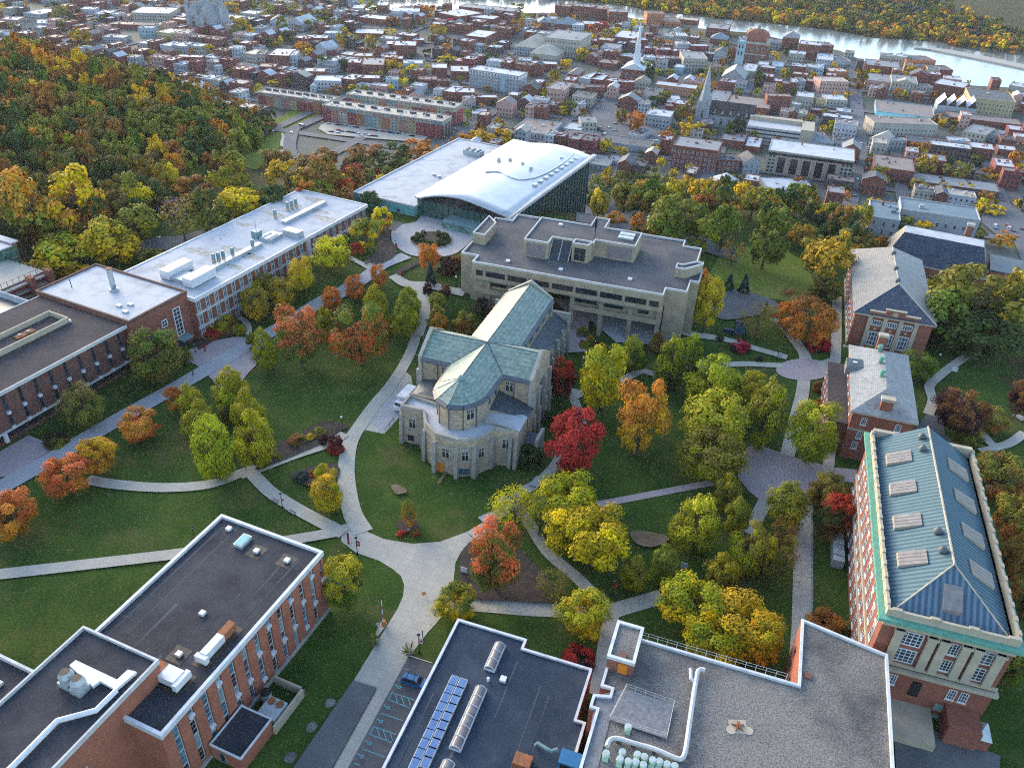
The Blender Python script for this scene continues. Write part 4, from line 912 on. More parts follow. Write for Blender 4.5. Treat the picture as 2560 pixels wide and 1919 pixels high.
# ================================================================ brick dormitory, bottom left
do = Bld('dormitory', 21.9, -68.4, 44.4, 0, 'orange brick dormitory with strips of blue windows and a dark flat roof', 'dormitory'); o = do.o
DZ = 15.0
b = MB(); b.box(-22, -.35, 0, 39.1, -1, DZ - .7); part('wall', b, 'brick_or', o)
b = MB(); b.box(-22, 0, 0, 39.1, DZ - .7, DZ - .5); seams(b, -21, -1, 1, 38.5, DZ - .495, 8, 1, .07); rb = part('roof', b, 'roof_dk roof_lib', o)
b = MB(); b.rim([(-22.15, -.15), (.25, -.15), (.25, 39.3), (-22.15, 39.3)], DZ - .9, DZ + .1, .55); part('coping', b, 'coping', rb)
L_ = 39.1; n = 13; pitch = L_ / n
for i in range(n):
    y0 = i * pitch; b = MB(); b.box(-.35, 0, y0 + .12 if i else 0, y0 + pitch * .63, -1, DZ - .9); part('pilaster', b, 'brick_or', o)
b = MB(); b.box(-.35, 0, L_ - .5, L_, -1, DZ - .9); part('pilaster', b, 'brick_or', o)
b = MB(); b.box(-.3, .3, 0, L_, -1, .6); part('plinth', b, 'trim', o)
acs = {(1, 3), (2, 1), (3, 3), (4, 1), (4, 0), (6, 2), (6, 0), (7, 3), (7, 1), (8, 1), (9, 3), (9, 1), (10, 2), (10, 0), (11, 3), (11, 1), (5, 1), (2, 0), (12, 2)}
FL = ('ground', 'second', 'third', 'top')
for i in range(n):
    yc = i * pitch + pitch * .63 + pitch * .37 / 2 + .02
    if i == n - 1: yc -= .12
    for f in range(4):
        z_ = 1.0 + f * 3.3
        random.seed(i * 9 + f)
        win(o, -.35, yc, z_, '+x', pitch * .37 + .02, 3.15, 'conc_lt', random.choice(['glass_blue', 'glass_blue', 'glass', 'glass_dk', 'metal_teal']), 1, random.choice([2, 3, 3]), 'window', .1)
        if (i, f) in acs:
            b = MB(); b.box(-.35, .5, -.48, .48, 0, .66)
            for k in (-.25, 0, .25): b.box(.5, .52, k - .05, k + .05, .08, .47, 1)
            tag(b.build('air_conditioner', [M['white'], M['metal']], None, do.w(-.25, yc, z_ + .9), -R_(21.9)), 'white air conditioner, %s floor, dormitory window strip %d counted from the far corner' % (FL[f], n - i), 'air conditioner', 'air conditioners in the dormitory windows')
# taller block at its left
tb = Bld('brick_block', 21.9, -75, 52, 0, 'taller plain brick block with fans on its dark roof beside the dormitory', 'brick block'); o = tb.o
b = MB(); b.box(-14.5, 0, -45, 0, -1, 18.0); part('wall', b, 'brick_or', o)
b = MB(); b.box(-14.5, 0, -45, 0, 18.0, 18.2); rb = part('roof', b, 'roof_dk', o)
b = MB(); b.rim([(-14.6, -45), (.12, -45), (.12, .12), (-14.6, .12)], 17.9, 18.8, .32); part('coping', b, 'conc_lt', rb)
win(o, 0, -15.2, 11.6, '+x', 1.2, 1.9, 'conc_lt', 'glass_dk', 1, 2)
b = MB(); b.box(-14, -5, -1.5, 1.5, 0, .6)
pl = onroof('roof_duct', 'bright white sheet-metal duct tray on the dark brick block roof', 'duct', tb, 0, 0, 18.2, MB().prism([tb.loc(q(13, *p_), 18.9) for p_ in ((600, 770), (655, 724), (1012, 893), (1105, 806), (1180, 826), (1000, 980), (865, 905), (800, 952), (745, 905))], .25, .8), 'white')
for k, (x_, y_) in enumerate((tb.loc(q(13, 600, 930), 18.2), tb.loc(q(13, 700, 985), 18.2))):
    u = empty('exhaust_fan', tb.w(x_, y_, 18.2), -R_(21.9), 'big grey dome exhaust fan on the brick block roof, ' + ('left' if k == 0 else 'right') + ' of two', 'exhaust fan', 'dome exhaust fans on the brick block')
    b = MB(); b.box(-1, 1, -1, 1, 0, 1.0); part('base', b, 'metal', u)
    b = MB(); b.cyl(0, 0, 1.0, 2.0, 1.05, 16); b.cyl(0, 0, 2.0, 2.8, 1.05, 16, 0, .7, False); b.cyl(0, 0, 2.75, 2.8, .68, 16, 1); part('hood', b, 'metal black', u)
b = MB(); b.tube([(*tb.loc(q(13, *p_), 19), 1.1) for p_ in ((1000, 975), (825, 1145), (490, 1235), (90, 1640), (-200, 1900))], .42, 8); onroof('roof_duct', 'long white insulated pipe bending across the dark brick block roof', 'pipe', tb, 0, 0, 17.6, b, 'white')
b = MB(); b.rim(rect(-28, -9.6, -30, -9.4), 0, 1.1, .3); b.prism(rect(-28, -9.6, -30, -9.4), -.1, .1, 1)
lo = Bld('low_brick_wing', 21.9, -89.6, 43.6, 0, 'lower dark-roofed brick wing at the bottom left corner', 'wing'); o = lo.o
b = MB(); b.box(-30, -.1, -40, 0, -1, 16.8); part('wall', b, 'brick_or', o)
b = MB(); b.box(-30, -.1, -40, 0, 16.8, 17.0); rb = part('roof', b, 'roof_dk', o); b = MB(); b.rim(rect(-30.1, -.1, -40, .1), 16.7, 17.8, .4); b.rim(rect(-29, -3.4, -38, -3.0), 17.0, 17.5, .25); part('coping', b, 'conc_lt', rb)
b = MB(); b.box(-.15, .15, -3, 3, 0, .3); onroof('vent_pipe', 'rusty pipe lying on the low brick wing roof in the bottom left corner', 'pipe', lo, -6, -6, 17.0, b, 'rust', rz=R_(60))
for x_, y_, w_, l_, lab in ((-3.2, 12.6, 1.3, 6.8, 'long white rooftop unit with a rusty end on the dark dormitory roof'), (-3.6, 7.9, 2.4, 4.9, 'broad white rooftop unit with rusty panels near the brick block')):
    u = empty('roof_unit', do.w(x_, y_, DZ - .5), -R_(21.9) + (R_(90) if w_ > 2 else 0), lab, 'roof unit')
    b = MB(); b.box(-w_ / 2, w_ / 2, 0, l_ * .6, .3, 1.7); b.box(-w_ / 2 - .4, w_ / 2 + .4, -.8, 0, .3, 1.6); part('casing', b, 'white', u)
    b = MB(); b.box(-w_ / 2, w_ / 2, l_ * .6, l_, .3, 1.75); part('rusty_end', b, 'rust', u); b = MB(); b.box(-w_ / 2 - .8, w_ / 2 + .8, -1.4, l_ + .6, 0, .04); part('pad', b, 'black', u)
for x_, y_, lab in ((-18.6, 37.0, 'flat white hatch at the far corner of the dark dormitory roof'), (-10.6, 34.6, 'white vent cap on black tiles near the far edge of the dormitory roof'), (-4.4, 35.0, 'white vent cap on black tiles at the far right of the dormitory roof'), (-9.6, 19.6, 'small white box vent standing alone in the middle of the dormitory roof'), (-7.4, 11.8, 'white round vent on a black patch near the brick block')):
    u = empty('roof_vent', do.w(x_, y_, DZ - .5), -R_(21.9), lab, 'roof vent')
    b = MB(); b.box(-.45, .45, -.45, .45, 0, .55); part('cap', b, 'white', u)
    if 'black' in lab: b = MB(); [b.box(i * 1.0 - 1.55, i * 1.0 - .6, j * 1.0 - 1.5, j * 1.0 - .55, 0, .05) for i in range(3) for j in range(3) if (i, j) != (1, 1)]; part('black_tiles', b, 'black', u)
u = empty('skylight', do.w(-14.2, 35.4, DZ - .5), -R_(21.9), 'glazed skylight box near the far edge of the dark dormitory roof', 'skylight'); b = MB(); b.box(-.9, .9, -1.5, 1.5, 0, .7); part('kerb', b, 'metal', u); b = MB(); b.box(-.7, .7, -1.3, 1.3, .7, .76); part('pane', b, 'glass_teal', u)
# entrance block and fenced plant yard
eb2 = Bld('entrance_block', 21.9, -68.3, 51.2, 0, 'single-storey brick entrance block with a dark roof against the dormitory', 'entrance block'); o = eb2.o
b = MB(); b.box(.32, 6.1, 0, 7.3, -1, 3.3); part('wall', b, 'brick_or', o); b = MB(); b.box(.32, 6.2, -.1, 7.4, 3.3, 3.45); rb = part('roof', b, 'roof_dk', o); b = MB(); b.rim(rect(.32, 6.25, -.12, 7.45), 3.3, 3.75, .2); part('coping', b, 'coping', rb)
win(o, 2.4, 0, .2, '-y', 1.2, 2.3, 'metal_teal', 'glass_dk', 1, 1, 'door')
yd = Bld('plant_yard_wall', 21.9, -67.6, 58.4, 0, 'concrete wall round the plant yard beside the dormitory', 'wall'); o = yd.o
b = MB(); b.box(5.6, 6.0, 0, 8, -.5, 2.0); b.box(0, 6.0, 7.7, 8.0, -.5, 2.0); part('wall', b, 'limestone', o)
u = empty('condenser', yd.w(3.6, 2.6, 0), -R_(21.9), 'pale blue metal condenser in the walled plant yard', 'condenser')
b = MB(); b.box(-1.7, 1.7, -1.8, 1.8, .2, 2.2); part('casing', b, 'metal', u)
for i in (-.8, .8):
    b = MB(); b.cyl(i, 1.0, 2.2, 2.4, .65, 12); part('fan', b, 'rust', u)
b = MB(); b.cyl(0, 0, 0, 2.4, .9, 14); b.cyl(0, 0, 2.4, 2.7, .9, 14, 1, .8); tag(b.build('cooling_tower', [M['metal'], M['black']], None, yd.w(1.0, 4.4, 0)), 'round grey cooling tower beside the pale condenser', 'cooling tower')

# ================================================================ solar building, bottom centre
so_ = Bld('solar_building', 17.5, -36.0, 59, 0, 'low dark-roofed building with two rows of solar panels', 'building'); o = so_.o
pl_ = [(0, -8), (26.1, -8), (26.1, 17.9), (24.6, 17.9), (24.6, 27.8), (12.7, 27.8), (12.7, 29.7), (0, 29.7)]
b = MB(); b.prism(pl_, -1, 7.6); part('wall', b, 'brick', o); b = MB(); b.prism(pl_, 7.6, 7.7); seams(b, .6, 25.5, -8, 27, 7.705, 7, 1); rb = part('roof', b, 'roof_blue roof_lib', o); b = MB(); b.rim(pl_, 7.5, 8.1, .42); part('coping', b, 'coping', rb)
for r_ in range(2):
    a0 = so_.loc(q(14, (1722, 1795)[r_], (862, 888)[r_]), 8.2); a1 = so_.loc(q(14, (1350, 1450)[r_], (1656, 1640)[r_]), 8.2)
    for i in range(10):
        f = (i + .5) / 10; x_ = a0[0] + (a1[0] - a0[0]) * f; y_ = a0[1] + (a1[1] - a0[1]) * f
        u = MB(); u.box(-.62, .62, -.95, .95, .42, .5); u.box(-.7, -.5, -.8, .8, 0, .42, 1); u.box(.5, .7, -.8, .8, 0, .42, 1); u = part('solar_panel', u, 'white trim', so_.o, loc=(x_, y_, 7.7)); b = MB(); b.box(-.56, .56, -.9, .9, .5, .515); part('cells', b, 'solar', u)
for k, (pa, pb, nn, lab) in enumerate((((2105, 575), (2020, 800), 3, 'short barrel skylight near the far end of the dark solar roof'), ((1940, 950), (1725, 1490), 6, 'long barrel skylight of six bays beside the solar panels'), ((1665, 1590), (1560, 1850), 3, 'barrel skylight cut by the bottom edge of the picture'))):
    a = Vector(so_.loc(q(14, *pa), 8.3)); c = Vector(so_.loc(q(14, *pb), 8.3)); y0, y1 = sorted((a.y, c.y)); xm = (a.x + c.x) / 2
    u = empty('skylight', so_.w(xm, y0, 7.7), -R_(17.5), lab, 'skylight'); ln = y1 - y0
    b = MB(); b.box(-.95, .95, 0, ln, 0, .45); part('kerb', b, 'coping', u)
    b = MB(); K = 8
    for j in range(K):
        t0, t1 = math.pi * j / K, math.pi * (j + 1) / K
        b.face([(.8 * math.cos(t0), .1, .45 + .6 * math.sin(t0)), (.8 * math.cos(t0), ln - .1, .45 + .6 * math.sin(t0)), (.8 * math.cos(t1), ln - .1, .45 + .6 * math.sin(t1)), (.8 * math.cos(t1), .1, .45 + .6 * math.sin(t1))][::-1])
    for yy in (.1, ln - .1): b.face([(.8 * math.cos(math.pi * j / K), yy, .45 + .6 * math.sin(math.pi * j / K)) for j in range(K + 1)])
    part('dome', b, 'skylight', u)
    for j in range(nn + 1):
        yy = .1 + (ln - .2) * j / nn; b = MB(); b.tube([(.83 * math.cos(math.pi * i / K), yy, .45 + .63 * math.sin(math.pi * i / K)) for i in range(K + 1)], .07, 4); part('rib', b, 'coping', u)
for pt, lab in (((2135, 885), 'white square hatch on the dark solar roof by the far skylight'), ((2005, 893), 'small white vent between the barrel skylights')):
    x_, y_ = so_.loc(q(14, *pt), 8); b = MB(); b.box(-.5, .5, -.5, .5, 0, .5) if 'hatch' in lab else b.cyl(0, 0, 0, .8, .25, 8); onroof('roof_vent', lab, 'roof vent', so_, x_, y_, 7.7, b, 'white')
x_, y_ = so_.loc(q(15, 90, 1610), 8); b = MB(); b.box(-1.3, 1.3, -1, 1, 0, 1.2); onroof('roof_unit', 'rusty square roof unit at the bottom edge of the dark solar roof', 'roof unit', so_, x_, y_, 7.7, b, 'rust')
x_, y_ = so_.loc(q(15, 500, 1620), 8); b = MB(); b.box(-1.6, 1.6, -1.2, 1.2, .3, 1.8); b.box(-1.2, 1.2, -1.21, -1.2, .6, 1.5, 1); onroof('roof_unit', 'blue roof unit at the bottom right of the dark solar roof', 'roof unit', so_, x_, y_, 7.7, b, 'carpaint_b black')
x_, y_ = so_.loc(q(15, 300, 1510), 8); b = MB(); b.tube([(-1.9, .4, .2), (-1.6, .5, .8), (0, 0, .9), (.8, -.1, .9), (1.5, .5, .9)], .28, 7); onroof('roof_duct', 'teal curved duct on the dark solar roof near the bottom edge', 'duct', so_, x_, y_, 7.7, b, 'metal_teal')

# ================================================================ gravel-roofed building, bottom right of centre
gr = Bld('gravel_roof_building', 17.5, -8.9, 59, 0, 'brick building with a gravel roof, white pipes and roof railings', 'building'); o = gr.o
pl_ = [(.3, -8), (42.2, -8), (42.2, 42.5), (28.7, 45.2), (28.7, 31.6), (0, 31.6), (0, 20.6), (1.7, 20.6), (1.7, 19.4), (-.7, 18.8), (-.7, 16.4), (.4, 16.4)]
b = MB(); b.prism(pl_, -1, 13.5); part('wall', b, 'brick_or', o); b = MB(); b.prism(pl_, 13.5, 13.6); rb = part('roof', b, 'roof_gravel', o); b = MB(); b.rim(pl_, 13.4, 14.1, .42); part('coping', b, 'coping', rb)
for y_, z_ in ((34, 2), (34, 5.5), (38, 5.5), (41.5, 5.5), (41.5, 9)): win(o, 28.7, y_, z_, '-x', 1.1, 1.9, 'flash', 'glass_dk', 1, 1)
b = MB(); b.box(.02, 4.2, 24.2, 31.55, 13.6, 16.3); tt = part('stair_head', b, 'brick', o); b = MB(); b.prism(rect(.05, 4.2, 24.2, 31.5), 16.3, 16.4, 1); b.rim(rect(-.1, 4.3, 24.1, 31.6), 16.2, 16.8, .5); part('coping', b, 'coping roof_gravel', tt)
b = MB(); b.box(1.8, 3.3, 24.05, 24.2, 13.7, 15.9); part('door', b, 'orange', tt)
rl = MB()
for i in range(18): x_ = .5 + i * 1.55; rl.tube([(x_, 31.9, 13.6), (x_, 31.9, 15.2)], .035, 4)
for z_ in (14.6, 15.2): rl.tube([(.5, 31.9, z_), (27, 31.9, z_)], .035, 4)
tag(rl.build('roof_railing', M['conc_lt'], None, gr.o.location, -R_(17.5)), 'thin pale railing along the far edge of the gravel roof', 'railing')
pp = [gr.loc(q(15, *p), 14.6) for p in ((1545, 790), (1550, 880), (1585, 905))]; p2 = [gr.loc(q(15, *p), 14.6) for p in ((1670, 800), (1615, 800), (1590, 900), (1560, 1090), (1530, 1300), (1500, 1500), (1470, 1560), (1420, 1560), (1230, 1480), (1050, 1430), (920, 1390), (850, 1400), (820, 1460))]
b = MB(); b.tube([(x, y, .75) for x, y in smooth([(x, y, 0) for x, y in p2], 3) and [(v.x, v.y) for v in smooth([(x, y, 0) for x, y in p2], 3)]], .36, 8); b.tube([(x, y, .75) for x, y in pp], .3, 8)
pi_ = onroof('roof_pipe', 'large white insulated pipe bending across the gravel roof', 'pipe', gr, 0, 0, 13.6, b, 'conc_lt')
for x, y in p2[3:11]:
    b = MB(); b.box(x - .25, x + .25, y - .25, y + .25, 0, .45); part('support', b, 'flash', pi_)
dk = [gr.loc(q(15, *p), 14.1) for p in ((985, 965), (1395, 1110), (1335, 1400), (845, 1235))]
b = MB(); b.prism([tuple(p) for p in dk], .35, .5); de = onroof('roof_deck', 'weathered timber deck with a thin railing on the gravel roof', 'deck', gr, 0, 0, 13.6, b, 'wood')
b = MB()
for a, c in zip(dk, dk[1:] + dk[:1]):
    for i in range(5): x_ = a[0] + (c[0] - a[0]) * i / 5; y_ = a[1] + (c[1] - a[1]) * i / 5; b.tube([(x_, y_, .5), (x_, y_, 1.6)], .03, 4)
    for z_ in (1.05, 1.6): b.tube([(*a, z_), (*c, z_)], .03, 4)
part('railing', b, 'conc_lt', de)
wk = [gr.loc(q(15, *p), 14.1) for p in ((860, 985), (990, 960), (850, 1220), (740, 1655), (620, 1655), (700, 1180), (740, 1010))]
b = MB(); b.prism([tuple(p) for p in wk], 0, .12); onroof('roof_deck', 'weathered grey boardwalk along the left edge of the gravel roof', 'walkway', gr, 0, 0, 13.6, b, 'wood')
for k, (x, y) in enumerate(((1000, 1320), (810, 1550), (950, 1540), (930, 1600), (1000, 1620), (1080, 1560), (1065, 1625), (1140, 1580), (1130, 1650), (1210, 1610), (1270, 1620), (1335, 1645), (1400, 1660))):
    lx, ly = gr.loc(q(15, x, y), 14.4); u = empty('exhaust_fan', gr.w(lx, ly, 13.6), -R_(17.5), 'ZZpale mint exhaust fan with a round top at the bottom of the gravel roof' if k else 'single pale mint exhaust fan in front of the timber roof deck', 'exhaust fan', 'mint exhaust fans on the gravel roof')
    b = MB(); b.box(-.42, .42, -.42, .42, 0, .9); b.cyl(0, 0, .9, 1.1, .34, 10); part('base', b, 'mint', u); b = MB(); b.cyl(0, 0, 1.1, 1.6, .52, 12); b.cyl(0, 0, 1.6, 1.66, .4, 12, 1); part('hood', b, 'mint metal', u)
lx, ly = gr.loc(q(15, 1955, 1290), 13.8); u = empty('roof_vent', gr.w(lx, ly, 13.6), 0, 'rust-brown star-shaped vent stand on a pale patch of the gravel roof', 'roof vent')
b = MB()
for i in range(5): a = i * 2 * math.pi / 5 + .3; b.prism([(.2 * math.cos(a + .9), .2 * math.sin(a + .9)), (.2 * math.cos(a - .9), .2 * math.sin(a - .9)), (1.0 * math.cos(a), 1.0 * math.sin(a))], .06, .3)
b.tube([(0, 0, .2), (0, 0, 1.4)], .06, 5); part('arm', b, 'rust', u); b = MB(); b.box(-1.3, 1.3, -1.1, 1.1, 0, .05); b.cyl(-1.2, -.6, 0, .06, .7, 10); b.cyl(1.4, -.6, 0, .06, .7, 10); part('pad', b, 'limestone', u)
for pt, lab in (((955, 695), 'reddish square hatch on the stair head roof'), ((2560, 850), 'reddish square hatch on the right part of the gravel roof')):
    lx, ly = gr.loc(q(15, *pt), 14 if 'right' in lab else 16.4); b = MB(); b.box(-.55, .55, -.55, .55, 0, .35); onroof('roof_hatch', lab, 'roof hatch', gr, lx, ly, 13.6 if 'right' in lab else 16.4, b, 'brick_dk')

# ================================================================ large brick hall with blue ribbed roof, right
ca = Bld('columned_hall', 16.3, 43.2, 103, 0, 'large brick and limestone hall with a ribbed blue metal hip roof', 'hall'); o = ca.o
CZ = 20.0
b = MB(); b.box(-9.6, 9.6, 0, 50.5, -8, CZ - .4); part('wall', b, 'brick', o)
b = MB(); b.box(-9.8, 9.8, -.25, 0, -8, 9.6); b.box(-10.0, 10.0, -.2, .0, 9.7, 10.5, 1); b.box(-9.9, -9.6, 0, 50, 9.6, 10.3, 1); b.box(-9.9, -9.6, 0, 50, 6.0, 6.6, 1); b.box(-10.3, 10.3, -.9, .0, 8.9, 9.6, 1); part('string_course', b, 'brick limestone', o)
b = MB(); b.box(-9.75, 9.75, -.3, 50.8, CZ - 1.6, CZ - .4); part('frieze', b, 'limestone', o)
b = MB(); b.rim(rect(-10.7, 10.6, -1.0, 51.5), CZ - .4, CZ + .25, 1.1); part('cornice', b, 'copper', o)
b = MB(); b.rim(rect(-9.7, 9.7, 0, 50.6), CZ + .2, CZ + 1.6, .45)
for i in range(17):
    for xs_ in (-9.75, 9.35): b.box(xs_, xs_ + .5, 1.2 + i * 3, 2.2 + i * 3, CZ + .3, CZ + 1.85)
for i in range(4): b.box(-9 + i * 5.6, -7.6 + i * 5.6, -.06, .5, CZ + .3, CZ + 1.9)
part('parapet', b, 'limestone', o)
rz0, rz1 = CZ + .3, 25.6
ri = [(-8.8, .9), (8.8, .9), (8.8, 49.6), (-8.8, 49.6)]
b = MB(); R0, R1 = (0, 9.6, rz1), (0, 42.0 + 7.0, rz1)
R1 = (0, 49.6, rz1)
b.face([(-8.8, .9, rz0), R0, R1, (-8.8, 49.6, rz0)][::-1]); b.face([(8.8, .9, rz0), (8.8, 49.6, rz0), R1, R0]); b.face([(-8.8, 49.6, rz0), R1, (8.8, 49.6, rz0)])
rf_c = part('roof', b, 'rib', o)
b = MB(); b.face([(-8.8, .9, rz0), (8.8, .9, rz0), R0]); part('roof_end', b, 'rib_end', rf_c)
b = MB(); b.tube([R0, R1], .2, 6); b.tube([(-8.8, .9, rz0), R0], .15, 5); b.tube([(8.8, .9, rz0), R0], .15, 5); b.box(-9.4, 9.4, 49.6, 50.6, CZ, CZ + 2.2); part('ridge', b, 'limestone', rf_c)
for i in range(4):
    y_ = 12.2 + i * 9.6
    for s in (-1, 1):
        u = MB(); zc = rz0 + (rz1 - rz0) * (1 - 5.6 / 8.8); x0, x1 = s * 7.4, s * 3.4
        za, zb = rz0 + (rz1 - rz0) * (1 - 7.4 / 8.8), rz0 + (rz1 - rz0) * (1 - 3.4 / 8.8)
        pts = [(x0, y_ - 1.7, za + .75), (x1, y_ - 1.7, zb + .35), (x1, y_ + 1.7, zb + .35), (x0, y_ + 1.7, za + .75)]
        u.face(pts if s < 0 else pts[::-1]); bot = [(x0, y_ - 1.7, za), (x1, y_ - 1.7, zb), (x1, y_ + 1.7, zb), (x0, y_ + 1.7, za)]
        for k in range(4): u.face([bot[k], bot[(k + 1) % 4], pts[(k + 1) % 4], pts[k]], 1)
        for k in (-.85, 0, .85): u.tube([(x0, y_ + k, za + .78), (x1, y_ + k, zb + .38)], .05, 4, 1)
        part('roof_light', u, 'skylight limestone', rf_c)
u = MB(); za = rz0 + (rz1 - rz0) * (2.6 - .9) / 8.7; zb = rz0 + (rz1 - rz0) * (6.4 - .9) / 8.7
u.face([(-1.4, 2.6, za + .7), (1.4, 2.6, za + .7), (1.4, 6.4, zb + .35), (-1.4, 6.4, zb + .35)]); u.face([(-1.4, 2.6, za), (1.4, 2.6, za), (1.4, 2.6, za + .7), (-1.4, 2.6, za + .7)]); u.face([(-1.4, 6.4, zb), (-1.4, 2.6, za), (-1.4, 2.6, za + .7), (-1.4, 6.4, zb + .35)]); u.face([(1.4, 2.6, za), (1.4, 6.4, zb), (1.4, 6.4, zb + .35), (1.4, 2.6, za + .7)])
part('roof_light', u, 'skylight', rf_c)
for x_, y_ in ((-1.4, 46), (-1.6, 42), (-1.5, 17.6), (-1.3, 12.8)):
    b = MB(); zz = rz1 - (rz1 - rz0) * abs(x_) / 8.8 - .4; b.cyl(0, 0, 0, 1.0, .5, 10); b.cyl(0, 0, 1.0, 1.7, .8, 12, 0, .35); onroof('roof_ventilator', 'ZZdark round ventilator beside the ridge of the blue ribbed roof', 'ventilator', ca, x_, y_, zz, b, 'flash', 'ventilators on the blue ribbed roof')
for i in range(6): b = MB(); x_ = (-6.9, -2.0, -.2, 3.0, 4.8, 7.9)[i]; b.box(x_ - .65, x_ + .65, -.75, -.25, 10.5, CZ - 1.6); b.box(x_ - .85, x_ + .85, -.95, -.25, CZ - 2.1, CZ - 1.6); part('column', b, 'limestone', o)
for x_ in (-4.6, 6.4):
    for z_ in (10.9, 14.9): win(o, x_ - .1, -.0, z_, '-y', 3.2, 3.1, 'white', 'glass', 4, 4, 'window', .2)
for z_ in (11.3, 15.2): win(o, 1.5, -.0, z_, '-y', 1.6, 2.6, 'white', 'glass_dk', 3, 4, 'window', .15, sill=1)
for z_ in (5.4,):
    for x_ in (-7.4, -5, 4.2, 6.0): win(o, x_, -.25, z_, '-y', 1.3, 2.4, 'white', 'glass', 3, 3, 'window', .14, sill=1)
for z_ in (-.5, 2.2):
    for x_ in (3.4, 5.4): win(o, x_, -.25, z_, '-y', 1.5, 1.4, 'limestone', 'glass_teal', 2, 1, 'window', .14, sill=1)
b = MB(); b.box(-1.9, -.4, -.4, -.2, 4.0, 7.4); part('door', b, 'black', o)
for i in range(13):
    y_ = 3 + i * 3.7
    for z_, h_ in ((1.8, 2.8), (7.0, 2.0), (11.2, 3.0), (15.2, 2.6)): win(o, -9.6, y_, z_, '-x', 1.6, h_, 'white', 'glass', 2, 2, 'window', .16, sill=1)
b = MB(); b.box(4, 9, -5, 0, -2, 4.4); b.box(8.6, 10.8, -4.6, -1.4, -2, 3.0, 0); b.face([(8.4, -4.8, 3), (10.9, -4.8, 3), (9.7, -3, 5.4)], 1); b.face([(10.9, -4.8, 3), (10.9, -1.2, 3), (9.7, -3, 5.4)], 1); b.face([(8.4, -1.2, 3), (8.4, -4.8, 3), (9.7, -3, 5.4)], 1); part('side_porch', b, 'brick metal', o)
b = MB(); b.box(-10, 2.4, -7.5, -.25, -2, 2.0); part('terrace', b, 'limestone', o)

# ================================================================ brick house with chimney, right
pi2 = Bld('chimney_hall', 17.0, 37.2, 172.6, 0, 'brick hall with grey slate hip roof and a tall white-capped chimney', 'hall'); o = pi2.o
b = MB(); b.box(-6.7, 6.7, .6, 32, -3, 13.3); b.box(-11.2, -6.7, 2, 30, -2, 8.6, 0); part('wall', b, 'brick', o)
b = MB(); b.box(-7.3, 7.3, 0, 32.4, 13.2, 13.7); b.box(-6.85, 6.85, .45, .6, 8.3, 8.8); part('cornice', b, 'limestone', o)
b = MB(); RA, RB = (0, 7.6, 17.0), (.4, 26.2, 17.0); e4 = [(-7.4, -.1, 13.7), (7.4, -.1, 13.7), (7.4, 32.5, 13.7), (-7.4, 32.5, 13.7)]
b.face([e4[0], e4[1], RA]); b.face([e4[1], e4[2], RB, RA]); b.face([e4[2], e4[3], RB]); b.face([e4[3], e4[0], RA, RB]); rf_p = part('roof', b, 'slate_grey', o)
b = MB(); b.box(-11.4, -6.7, 1.8, 30.2, 8.6, 8.9); part('wing_roof', b, 'roof_brown', o)
b = MB(); b.box(-1.3, 1.3, 1.6, 3.0, 13.7, 17.0); b.box(-1.55, 1.55, 1.4, 3.2, 17.0, 17.7, 1); part('chimney', b, 'brick limestone', rf_p)
b = MB(); b.box(-1.0, 1.0, 30.5, 31.9, 13.7, 18.5); b.box(-1.2, 1.2, 30.3, 32.1, 18.5, 19.1, 1); part('chimney', b, 'brick limestone', rf_p)
for y_ in (26.5, 20.4, 13.8):
    b = MB(); b.cyl(0, 0, -.3, .7, .5, 10); b.cyl(0, 0, .7, 1.4, .75, 12, 0, .5); onroof('roof_ventilator', 'ZZgreen copper ventilator on the ridge of the grey slate hip roof', 'ventilator', pi2, -.8, y_, 16.9, b, 'copper', 'copper ventilators on the grey slate roof')
b = MB(); b.prism([(-8.4, 18.4), (-4.6, 19.0), (-4.6, 23.0), (-8.4, 22.4)], 12.6, 15.2, 0, 1); part('dormer', b, 'slate_grey slate_dark', rf_p)
b = MB(); b.box(-.5, .5, -.35, .35, 0, .2); onroof('skylight', 'white skylight on the dark dormer of the grey slate roof', 'skylight', pi2, -6.4, 20.6, 15.2, b, 'white')
for z_, xs_ in ((10.2, (-3.9, 3.6)), (6.2, (-3.9, 3.6)), (3.2, (-4.2,))):
    for x_ in xs_: win(o, x_, .6, z_, '-y', 1.3, 2.0, 'white', 'glass_dk', 3, 3, 'window', .16, sill=1)
for i in range(6):
    for z_ in (2.5, 6.0, 9.9): win(o, -6.7 if z_ > 9 else -11.2, 4.5 + i * 4.6, z_ if z_ > 9 else z_ - .8, '-x', 1.3, 1.9, 'white', 'glass', 2, 2, 'window', .16, sill=1)

# ================================================================ brick hall with tiled hip roof, upper right
wa = Bld('tiled_roof_hall', 17.0, 43.1, 229, 0, 'brick hall with a tiled hip roof, left slope coloured sunlit tan, and tall white windows', 'hall'); o = wa.o
b = MB(); b.box(-10.4, 10.4, .6, 46.5, -10, 11.5); part('wall', b, 'brick', o)
b = MB(); b.box(-11, 11.1, 0, 47.2, 11.4, 12.0); b.box(-11.2, 11.2, -.2, .6, -.4, .6); b.box(-10.7, -10.4, .6, 46, 1.4, 2.0); b.box(-12.4, -10.4, .2, 46, -1.2, -.6); part('cornice', b, 'limestone', o)
b = MB(); RA, RB = (.6, 13.4, 17.0), (.4, 42, 17.0); e4 = [(-11.2, -.2, 12.0), (11.2, -.2, 12.0), (11.2, 47.3, 12.0), (-11.2, 47.3, 12.0)]
b.face([e4[3], e4[0], RA, RB], 0); b.face([e4[0], e4[1], RA], 1); b.face([e4[1], e4[2], RB, RA], 2); b.face([e4[2], e4[3], RB], 2); rf_w = part('roof', b, 'slate_lit_tan tile_navy slate_grey', o)  # left slope tan, front navy: warm light and shade put into the slate colours
